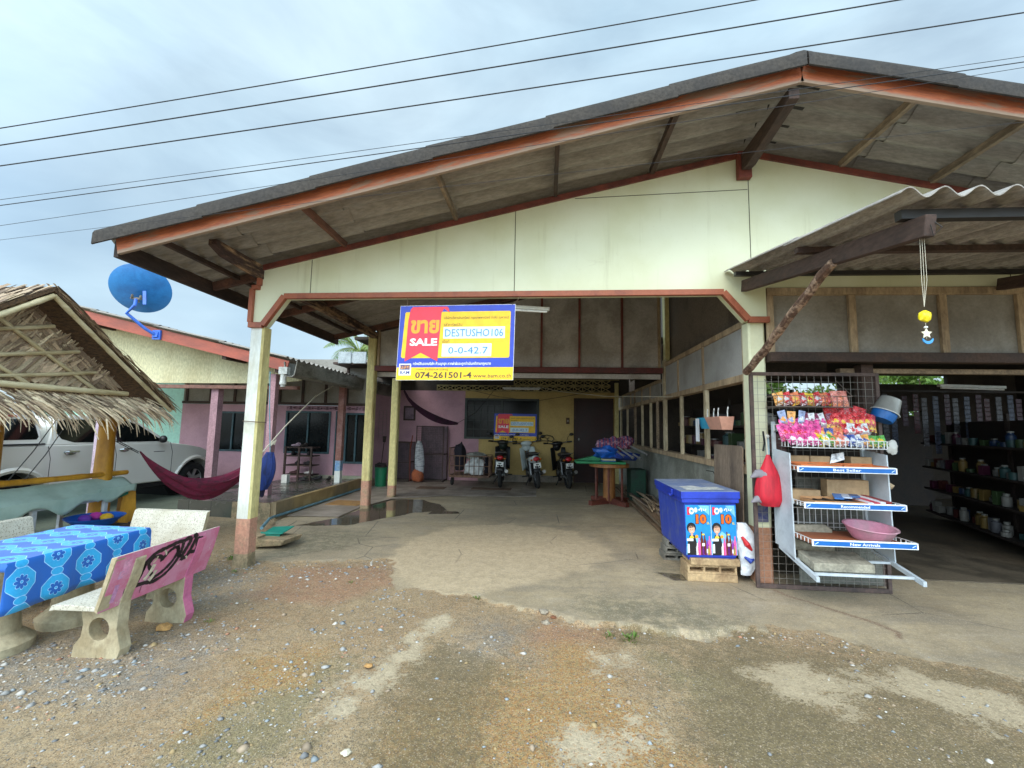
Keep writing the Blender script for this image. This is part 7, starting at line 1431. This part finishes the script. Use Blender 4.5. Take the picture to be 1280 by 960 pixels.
# boxes on the two labelled shelves
CARD = mat('brown_card', '#b98a5e', '#a1744c', .8, sc=5, grain=.1); OCARD = mat('orange_card', '#c9703c', '#b25f31', .7, sc=5, grain=.08); TCARD = mat('tan_card', '#b09470', '#947a5a', .85, sc=4, grain=.1)
def open_box(x0, x1, y0, y1, z, h, m, lab, grp, inside=None):
    mb = MB(); t = .004; mb.box((x0, y0, z), (x1, y1, z + t)); mb.box((x0, y0, z + t), (x1, y0 + t, z + h)); mb.box((x0, y1 - t, z + t), (x1, y1, z + h * 1.2)); mb.box((x0, y0 + t, z + t), (x0 + t, y1 - t, z + h)); mb.box((x1 - t, y0 + t, z + t), (x1, y1 - t, z + h))
    o = root('card_box', ((x0 + x1) / 2, (y0 + y1) / 2, z), lab, 'box', grp); mb.build('tray', m, o)
    if inside: m2 = MB(); [m2.box((a, y0 + .02, z + .006), (a + .022, y1 - .02, z + h * random.uniform(.6, 1.05))) for a in np.arange(x0 + .012, x1 - .03, .028)]; m2.build('contents', inside, o)
    return o
open_box(2.345, 2.70, 4.22, 4.40, 1.252, .055, OCARD, 'long orange card box at the left of the Best Seller shelf', 'boxes on the upper labelled shelf', CARD); open_box(2.715, 3.09, 4.215, 4.40, 1.252, .05, OCARD, 'orange card box at the right of the Best Seller shelf', 'boxes on the upper labelled shelf', OCARD)
for i, (x0, x1) in enumerate(((2.32, 2.55), (2.56, 2.74), (2.93, 3.12))): tag(MB().box((x0, 4.45, 1.252), (x1, 4.55, 1.37)).build('carton', TCARD, bevel=.003), ('tan carton at the back left of the Best Seller shelf', 'tan carton second from the left behind the orange boxes', 'tan carton at the back right of the Best Seller shelf')[i], 'carton', 'cartons at the back of the upper shelf')
tag(MB().prism([(0, 0), (.14, .02), (.16, .1), (.05, .1)], (2.72, 4.42, 1.30), (1, 0, .2), (0, .5, .8), (0, .004, 0)).build('tilted_packet', packmat('#dcdfe4', '#e8c02a')), 'white and yellow packet tilted above the orange boxes', 'packet')
open_box(2.40, 2.82, 4.14, 4.36, .942, .05, CARD, 'low brown box of dark bars on the Recommended shelf', 'boxes on the middle labelled shelf', flat('dark_bars', '#3c3028', .6))
tag(MB().box((2.31, 4.42, .942), (2.62, 4.55, 1.05)).build('carton', TCARD, bevel=.003), 'wide tan carton at the back left of the Recommended shelf', 'carton'); tag(MB().box((2.70, 4.45, .942), (3.08, 4.55, 1.15)).build('carton', TCARD, bevel=.003), 'tall tan carton at the back right of the Recommended shelf', 'carton')
for i, c in enumerate(('#2c5ca8', '#c22c34', '#dcdfe4', '#c83c54', '#dcdfe4', '#8c2c2c')):
    x = 2.80 + .05 * i; tag(MB().beam((x, 4.17, .965 + .004 * i), (x - .05, 4.42, .99 + .004 * i), .05, .02).build('toothpaste_box', flat('tooth' + c[1:], c, .4), bevel=.002), '%s long packet, %s from the left at the right of the Recommended shelf' % (('blue', 'red', 'white', 'crimson', 'white', 'dark red')[i], ORD[i]), 'packet', 'long packets on the middle shelf')
for i in range(3): tag(MB().beam((2.68 + .07 * i, 4.25, 1.0 + .01 * i), (2.75 + .07 * i, 4.40, 1.02), .07, .012).build('sachet', flat(('sach0', 'sach1', 'sach2')[i], ('#4a7cc0', '#b8c4d8', '#31588f')[i], .4)), ('blue sachet lying on the brown box of bars', 'pale sachet beside the blue one on the bars', 'dark blue sachet nearest the red packets')[i], 'sachet', 'sachets on the brown box')
# bucket hooked on the gate's right side
bu_ = root('bucket', (3.32, 4.55, 1.82), 'grey metal bucket over a blue one, tilted at the right of the gate', 'bucket'); q = Vector((-.45, 0, -.9)).normalized(); c0 = Vector((3.405, 4.55, 1.94))
MB().lathe([(.0, 0), (.085, 0), (.11, .15), (.115, .155), (.105, .15), (.08, .006), (0, .006)], c0, 28, axis=q).build('metal_bucket', flat('galvanised', '#a9a9a4', .45, .4), bu_, smooth=True)
MB().lathe([(.10, .1), (.104, .14), (.10, .2), (.09, .235), (0, .235)], c0, 28, axis=q).build('blue_bucket', flat('blue_bucket', '#1763ac', .4), bu_, smooth=True); MB().torus(c0 + q * .15, .118, .004, axis=q, n=28, k=6).build('handle', WWR, bu_)
tag(lumpy((3.28, 4.42, 1.47), (.05, .03, .07), 51, .4, flat_b=False).build('white_bag_bundle', flat('white_film', '#c9c9c4', .4), smooth=True), 'small bundle of white carrier bags at the right end of the basket', 'bags')
tag(MB().cyl((3.20, 4.4, 1.13), (3.24, 4.38, 1.10), .025, 10).build('wood_offcut', RAWW), 'small pale wooden plug hanging below the rack shelf', 'plug')
# wind chime hanging from the awning
wc = root('wind_chime', (2.09, 2.5, 2.7), 'yellow plastic wind chime with a white star and blue moon', 'wind chime'); YP_ = flat('chime_yellow', '#e8d21c', .4)
for dx in (-.022, 0, .024): MB().tube([(2.09 + dx * .5, 2.5, 2.70), (2.085 + dx * .6, 2.5, 2.45), (2.075, 2.5, 2.30)], .0012, 5).build('string', flat('pale_cord', '#c9c2ae'), wc)
lumpy((2.075, 2.5, 2.245), (.028, .022, .034), 61, .3, flat_b=False).build('yellow_body', YP_, wc, smooth=True); MB().tube([(2.075, 2.5, 2.21), (2.075, 2.5, 2.12)], .001, 5).build('string', flat('pale_cord', '#c9c2ae'), wc)
MB().ell((2.075, 2.5, 2.185), (.01, .01, .007), 10).build('bead', WWR, wc, smooth=True)
MB().prism([((.03 if i % 2 == 0 else .014) * math.cos(R(90 + 36 * i)), (.03 if i % 2 == 0 else .014) * math.sin(R(90 + 36 * i))) for i in range(10)], (2.075, 2.496, 2.15), (1, 0, 0), (0, 0, 1), (0, .006, 0)).build('star', flat('chime_cream', '#e3dcc2', .5), wc, bevel=.001)
MB().prism([(.028 * math.cos(R(a)), .028 * math.sin(R(a))) for a in range(170, 371, 20)] + [(.022 * math.cos(R(a)), .004 + .016 * math.sin(R(a))) for a in range(350, 189, -20)], (2.083, 2.5, 2.12), (1, 0, 0), (0, 0, 1), (0, .006, 0)).build('moon', flat('chime_blue', '#3f93d4', .5), wc, bevel=.001)
tag(MB().tube([(2.11, 2.44, 2.76), (2.13, 2.42, 2.72), (2.10, 2.44, 2.68), (2.08, 2.43, 2.74)], .003, 5).build('rope_knot', flat('dark_cord', '#2b2724')), 'dark cord knotted round the end of the awning rafter', 'cord')
# ================================================================== inside the shop
SHW = mat('shop_shelf_wood', '#3a302a', '#28211d', .7, sc=4)
def shop_shelf(P, Q, zs_, depth, lab, ni, grp, hgt=(.1, .24)):
    P, Q = Vector(P), Vector(Q); d = (Q - P); Ln = d.length; d.normalize(); nn = Vector((d.y, -d.x, 0)) * depth; t = root('shop_shelf', P, lab, 'shelf')
    for z in zs_: MB().prism([(0, 0), (Ln, 0), (Ln, depth), (0, depth)], P + Vector((0, 0, z)), d, nn.normalized(), (0, 0, .03)).build('shelf_board', SHW, t)
    for k_ in (0, .5, 1): c_ = P + d * Ln * k_ + nn; MB().box((c_.x - .02, c_.y - .02, 0), (c_.x + .02, c_.y + .02, zs_[-1] + .5)).build('upright', SHW, t)
    MB().prism([(0, 0), (Ln, 0), (Ln, zs_[-1] + .4), (0, zs_[-1] + .4)], P + nn * 1.06, d, (0, 0, 1), nn.normalized() * .02).build('back_panel', SHW, t)
    cols = ['#b8b4ac', '#8c4a44', '#3c5c8c', '#5c7c4c', '#c2a05c', '#9c9ca4', '#7c3c5c', '#d0ccc4', '#4c7c7c']; shade_dim = lambda h: tuple(v * .35 for v in lin(h))  # goods colours scaled down, standing in for the shade inside the shop
    protos = []
    for z_i, z in enumerate(zs_):
        for i in range(ni):
            a = P + d * (Ln * (i + .5) / ni) + nn * random.uniform(.15, .5); h = random.uniform(*hgt); w = Ln / ni * .38; c = random.choice(cols); kind = random.choice(('jar', 'packet', 'tin')); mb = MB()
            nmz = {0: 'lowest', 1: 'second', 2: 'third', 3: 'fourth'}[z_i]
            cn = {'#b8b4ac': 'pale grey', '#8c4a44': 'dull red', '#3c5c8c': 'dull blue', '#5c7c4c': 'green', '#c2a05c': 'tan', '#9c9ca4': 'grey', '#7c3c5c': 'plum', '#d0ccc4': 'whitish', '#4c7c7c': 'teal'}[c]
            if kind == 'packet': o = root('shop_packet', a + Vector((0, 0, z + .031)), None, 'packet'); MB().box((a.x - w, a.y - w * .6, z + .031), (a.x + w, a.y + w * .6, z + .031 + h)).build('packet', flat('g' + c[1:], shade_dim(c), .5), o, bevel=.004)
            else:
                o = root('shop_' + kind, a + Vector((0, 0, z + .031)), None, kind); MB().lathe([(w * .9, 0), (w, .01), (w, h * .8), (w * .6, h * .9), (w * .6, h)] if kind == 'jar' else [(w, 0), (w, h * .7)], (a.x, a.y, z + .031), 12).build('body', flat('g' + c[1:], shade_dim(c), .35), o, smooth=True)
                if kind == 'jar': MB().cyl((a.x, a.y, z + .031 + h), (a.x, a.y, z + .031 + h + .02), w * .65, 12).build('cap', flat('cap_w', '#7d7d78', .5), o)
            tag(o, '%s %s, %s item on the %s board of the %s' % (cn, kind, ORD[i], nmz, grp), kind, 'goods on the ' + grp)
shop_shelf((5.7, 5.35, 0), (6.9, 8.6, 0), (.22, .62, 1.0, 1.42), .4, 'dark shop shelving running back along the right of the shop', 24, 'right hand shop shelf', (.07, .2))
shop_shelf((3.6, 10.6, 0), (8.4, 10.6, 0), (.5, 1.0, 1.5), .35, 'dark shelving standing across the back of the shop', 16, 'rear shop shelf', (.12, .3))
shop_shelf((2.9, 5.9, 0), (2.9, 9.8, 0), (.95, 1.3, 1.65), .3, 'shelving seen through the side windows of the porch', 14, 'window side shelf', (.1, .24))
def sachet_strip(x, y, z, n, c, lab):
    m = MB()
    for i in range(n): pillow_ = [(x - .045, z - .075 * i - .07), (x + .045, z - .075 * i - .07), (x + .045, z - .075 * i), (x - .045, z - .075 * i)]; m.prism(pillow_, (0, y + .003 * (i % 2), 0), (1, 0, 0), (0, 0, 1), (0, .012, 0))
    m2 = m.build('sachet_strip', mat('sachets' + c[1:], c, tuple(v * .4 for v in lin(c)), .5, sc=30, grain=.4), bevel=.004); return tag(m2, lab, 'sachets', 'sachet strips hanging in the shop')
CN.update({'#4d5468': 'grey blue', '#452232': 'dark plum', '#64646a': 'grey', '#50242a': 'dark red'})  # strip colours chosen darker as well, to stand for the shop's indoor shade
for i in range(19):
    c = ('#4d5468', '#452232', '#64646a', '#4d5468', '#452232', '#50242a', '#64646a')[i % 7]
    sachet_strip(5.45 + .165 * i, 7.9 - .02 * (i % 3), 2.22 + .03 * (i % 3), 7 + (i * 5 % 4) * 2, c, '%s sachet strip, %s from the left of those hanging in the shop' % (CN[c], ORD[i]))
tag(MB().box((5.3, 7.9, 2.32), (8.7, 7.93, 2.35)).build('hanging_rail', SHW), 'dark rail the sachet strips hang from inside the shop', 'rail')
tube_light(6.3, 6.9, 2.32, 1.1, R(10), 'unlit fluorescent tube fitting above the right of the shop')
# ================================================================== trees
def leaf_cloud(name, clumps, parent, cols, n, size, label=None):
    """many small leaf faces spread through clump volumes"""
    N = n; cl_ = rng.integers(0, len(clumps), N); C_ = np.array([c[0] for c in clumps])[cl_]; Rr = np.array([c[1] for c in clumps])[cl_]
    d = rng.normal(size=(N, 3)); d /= np.linalg.norm(d, axis=1)[:, None]; P_ = C_ + d * (rng.uniform(.35, 1, N) ** .5)[:, None] * Rr[:, None] * rng.uniform(.8, 1.12, (N, 1))
    a = rng.normal(size=(N, 3)); a /= np.linalg.norm(a, axis=1)[:, None]; b = np.cross(a, rng.normal(size=(N, 3))); b /= np.linalg.norm(b, axis=1)[:, None]; s = size * rng.uniform(.6, 1.4, (N, 1))
    Q = np.stack([P_ - a * s, P_ + b * s * .45, P_ + a * s, P_ - b * s * .45], 1).reshape(-1, 3) - np.array(parent_loc(parent))
    F_ = np.arange(N * 4).reshape(-1, 4); me = bpy.data.meshes.new(name); me.vertices.add(N * 4); me.vertices.foreach_set('co', Q.ravel()); me.loops.add(N * 4); me.loops.foreach_set('vertex_index', F_.ravel()); me.polygons.add(N)
    me.polygons.foreach_set('loop_start', np.arange(0, N * 4, 4)); me.polygons.foreach_set('loop_total', np.full(N, 4)); me.update(calc_edges=True)
    cc = np.array(cols)[rng.integers(0, len(cols), N)] * rng.uniform(.7, 1.3, (N, 1)); cc = np.concatenate([np.repeat(cc, 4, 0), np.ones((N * 4, 1))], 1); at = me.attributes.new('lc', 'FLOAT_COLOR', 'POINT'); at.data.foreach_set('color', cc.astype(np.float32).ravel())
    me.materials.append(GLEAF); o = bpy.data.objects.new(name, me); COL.objects.link(o); o.parent = parent; return o
k = NT('green_leaf'); a_ = k.new('ShaderNodeAttribute', attribute_name='lc'); GLEAF = k.done(a_.outputs['Color'], .5)
tr_ = k.new('ShaderNodeBsdfTranslucent'); k.put(tr_.inputs[0], k.mix(.5, a_.outputs['Color'], (.25, .4, .05))); ms_ = k.new('ShaderNodeMixShader'); ms_.inputs[0].default_value = .45; k.t.links.new(k.b.outputs[0], ms_.inputs[1]); k.t.links.new(tr_.outputs[0], ms_.inputs[2]); k.t.links.new(ms_.outputs[0], k.n['Material Output'].inputs[0])
BARK = mat('tree_bark', '#6d5a45', '#483a2c', .95, sc=6, bump=.8, bs=20)
GC = [(.10, .19, .03), (.07, .14, .025), (.15, .26, .05), (.05, .10, .02), (.2, .3, .07)]
for i, (x, y, h, lab) in enumerate(((9.6, 15.5, 4.2, 'leafy green tree seen through the small window behind the shop'), (13.5, 16.5, 5.0, 'leafy green tree beyond the right end of the shop back wall'), (7.2, 15.0, 4.4, 'leafy green tree seen through the gap above the shop back wall'), (4.2, 16.5, 4.2, 'leafy green tree straight behind the snack rack and shop'))):
    t = root('leafy_tree', (x, y, 0), lab, 'tree', 'trees behind the shop'); m = MB(); m.tube([(x, y, -.1), (x + .1, y, 1.2), (x - .05, y + .1, 2.6)], [.14, .11, .07], 10)
    for j in range(5): a = j * 1.3; m.tube([(x, y, 1.4 + .25 * j), (x + .5 * math.cos(a), y + .5 * math.sin(a), 1.9 + .3 * j), (x + 1.0 * math.cos(a), y + 1.0 * math.sin(a), 2.6 + .3 * j)], [.05, .035, .015], 7)
    m.build('trunk', BARK, t, smooth=True); cl = [((x + random.uniform(-1.3, 1.3), y + random.uniform(-1.1, 1.1), random.uniform(.9, h - .5)), random.uniform(.45, .8)) for _ in range(16)]; leaf_cloud('crown', cl, t, GC, 7000, .09)
pt = root('palm_tree', (-9.2, 20, 0), 'coconut palm whose fronds rise behind the gutter between the houses', 'palm tree')
PX, PY, PZ = -9.0, 20, 5.0; MB().tube([(PX - .8, PY, 0), (PX - .5, PY, 1.5), (PX - .15, PY, 3.2), (PX, PY, PZ)], [.2, .15, .13, .12], 12).build('trunk', BARK, pt, smooth=True)
vs = []; fs = []; cs = []; rib = MB()
for i in range(22):
    az = 2 * math.pi * i / 22 + random.uniform(-.12, .12); el = random.uniform(.0, 1.1); Lf = random.uniform(3.0, 4.0); pts = []
    for t in np.linspace(0, 1, 15):
        r_ = Lf * t * math.cos(el) * (1 - .1 * t); z = Lf * (t * math.sin(el) - .62 * t * t * (1.15 - .5 * el)); pts.append(Vector((PX + r_ * math.cos(az), PY + r_ * math.sin(az), PZ + z)))
    rib.tube(pts, list(np.linspace(.03, .006, 15)), 5)
    for j in range(1, 60):
        t = j / 60 * 14; a_i = min(int(t), 13); p = pts[a_i].lerp(pts[a_i + 1], t - a_i); d = (pts[a_i + 1] - pts[a_i]).normalized(); sd_ = d.cross(Vector((0, 0, 1))).normalized()
        for s_ in (-1, 1):
            l_ = .55 * math.sin(math.pi * (.12 + .85 * j / 60)) * random.uniform(.85, 1.1); dd = (sd_ * s_ + d * .7 + Vector((0, 0, -.35 + random.uniform(-.2, .15)))).normalized(); w_ = Vector((0, 0, 1)).cross(dd).normalized() * .016; e = p + dd * l_ + Vector((0, 0, -.18 * l_)); mdl = p + dd * l_ * .5
            b0 = len(vs); vs += [p - w_ * .6, p + w_ * .6, mdl + w_, mdl - w_, e]; fs += [(b0, b0 + 1, b0 + 2, b0 + 3), (b0 + 3, b0 + 2, b0 + 4)]; c = np.array(random.choice([(.2, .3, .08), (.14, .24, .06), (.3, .38, .13), (.1, .18, .05)])) * random.uniform(.8, 1.2); cs += [(*c, 1)] * 5
me = bpy.data.meshes.new('crown'); me.from_pydata([tuple(v - pt.location) for v in vs], [], fs); me.materials.append(GLEAF); at = me.attributes.new('lc', 'FLOAT_COLOR', 'POINT'); at.data.foreach_set('color', np.array(cs, np.float32).ravel()); o = bpy.data.objects.new('crown', me); COL.objects.link(o); o.parent = pt
rib.build('frond_ribs', flat('frond_rib', '#8a8f4a', .6), pt, smooth=True)
# ================================================================== overhead cables
CAB = flat('cable_black', '#24252a', .6)
def cable(p, q, r, sag, lab):
    p, q = Vector(p), Vector(q); d = q - p; a = p - d * .8; b = q + d * .8; pts = []
    for t in np.linspace(0, 1, 25): c_ = a.lerp(b, t); c_.z -= sag * (4 * t * (1 - t) - .85); pts.append(c_)
    tag(MB().tube(pts, r, 6).build('power_cable', CAB), lab, 'cable', 'overhead cables')
cable((-4.52, 3, 3.97), (1.47, 3, 4.74), .0042, .10, 'topmost black overhead cable crossing the sky'); cable((-4.50, 3, 3.82), (2.48, 3, 4.68), .0048, .10, 'second overhead cable from the top crossing the sky'); cable((-4.47, 3, 3.64), (3.28, 3, 4.53), .0046, .10, 'third overhead cable, passing just above the roof ridge')
cable((-4.42, 3, 3.35), (3.25, 3, 4.20), .002, .08, 'thin upper cable crossing before the red fascia'); cable((-4.42, 3, 3.30), (3.25, 3, 4.16), .0032, .08, 'thicker cable just below the thin one before the fascia'); cable((-4.39, 3, 3.13), (3.25, 3, 4.12), .0018, .12, 'thin cable that crosses the left roof slope'); cable((-4.37, 3, 3.01), (3.21, 3, 3.72), .0014, -.10, 'lowest thin cable crossing under the eaves')
# ================================================================== small weeds and stones by the slab edge
def weed(x, y, s_, lab):
    vs = []; fs = []; cs = []; z0 = gh(x, y) + .0
    for _ in range(int(38 * s_ / .06)):
        a = random.uniform(0, 6.28); r_ = random.uniform(0, s_ * .8); p = Vector((x + r_ * math.cos(a), y + r_ * math.sin(a), z0)); d = Vector((math.cos(a) * .6, math.sin(a) * .6, random.uniform(.3, 1))).normalized(); l_ = s_ * random.uniform(.2, .55); w_ = d.cross(Vector((0, 0, 1))).normalized() * l_ * .16; b0 = len(vs)
        vs += [p, p + d * l_ * .5 + w_, p + d * l_, p + d * l_ * .5 - w_]; fs.append((b0, b0 + 1, b0 + 2, b0 + 3)); c = np.array(random.choice(GC)) * 1.1; cs += [(*c, 1)] * 4
    me = bpy.data.meshes.new('weed'); me.from_pydata([tuple(v) for v in vs], [], fs); me.materials.append(GLEAF); at = me.attributes.new('lc', 'FLOAT_COLOR', 'POINT'); at.data.foreach_set('color', np.array(cs, np.float32).ravel()); o = bpy.data.objects.new('weed', me); COL.objects.link(o); tag(o, lab, 'weed', 'weeds at the slab edge')
for x, y, s_, lab in ((.50, 3.56, .06, 'low green weed at the slab edge beside the rusty dirt'), (.66, 3.54, .09, 'largest green weed tuft at the slab edge'), (-.62, 4.16, .06, 'small weed in the crack before the pale patch'), (-1.95, 4.4, .045, 'tiny weed between the red dirt and the pale concrete'), (-3.62, 4.95, .09, 'green weed left of the front column foot'), (-2.66, 3.42, .05, 'small weed by the pink foot of the bench'), (-3.3, 4.55, .05, 'tiny weed before the foot of the front column')): weed(x, y, s_, lab)
STN = mat('grey_stone', '#9b8f7d', '#6f6557', .9, sc=20, grain=.3)
for i, (x, y, s_, c) in enumerate(((.0, 3.9, .035, 'grey'), (.08, 3.83, .022, 'brown'), (.02, 3.72, .03, 'grey'), (-1.15, 2.95, .022, 'ochre'), (-2.92, 3.28, .045, 'ochre'), (-.95, 2.2, .02, 'pale'), (1.02, 2.12, .018, 'white'))):
    tag(lumpy((x, y, gh(x, y) + s_ * .3), (s_ * 1.2, s_, s_ * .6), 70 + i, .5, 12).build('loose_stone', STN if c == 'grey' else mat('stone_' + c, {'brown': '#7a4f36', 'ochre': '#b98d55', 'pale': '#c9bfa9', 'white': '#ddd8cc'}[c], rough=.9), smooth=True), '%s loose stone %s' % (c, ('at the broken slab corner', 'beside the grey stones on the rusty dirt', 'on the rusty dirt below the slab corner', 'on the dirt left of the pale cement band', 'between the feet of the pink backed bench', 'low in the photo left of centre', 'low in the photo right of centre')[i]), 'stone')
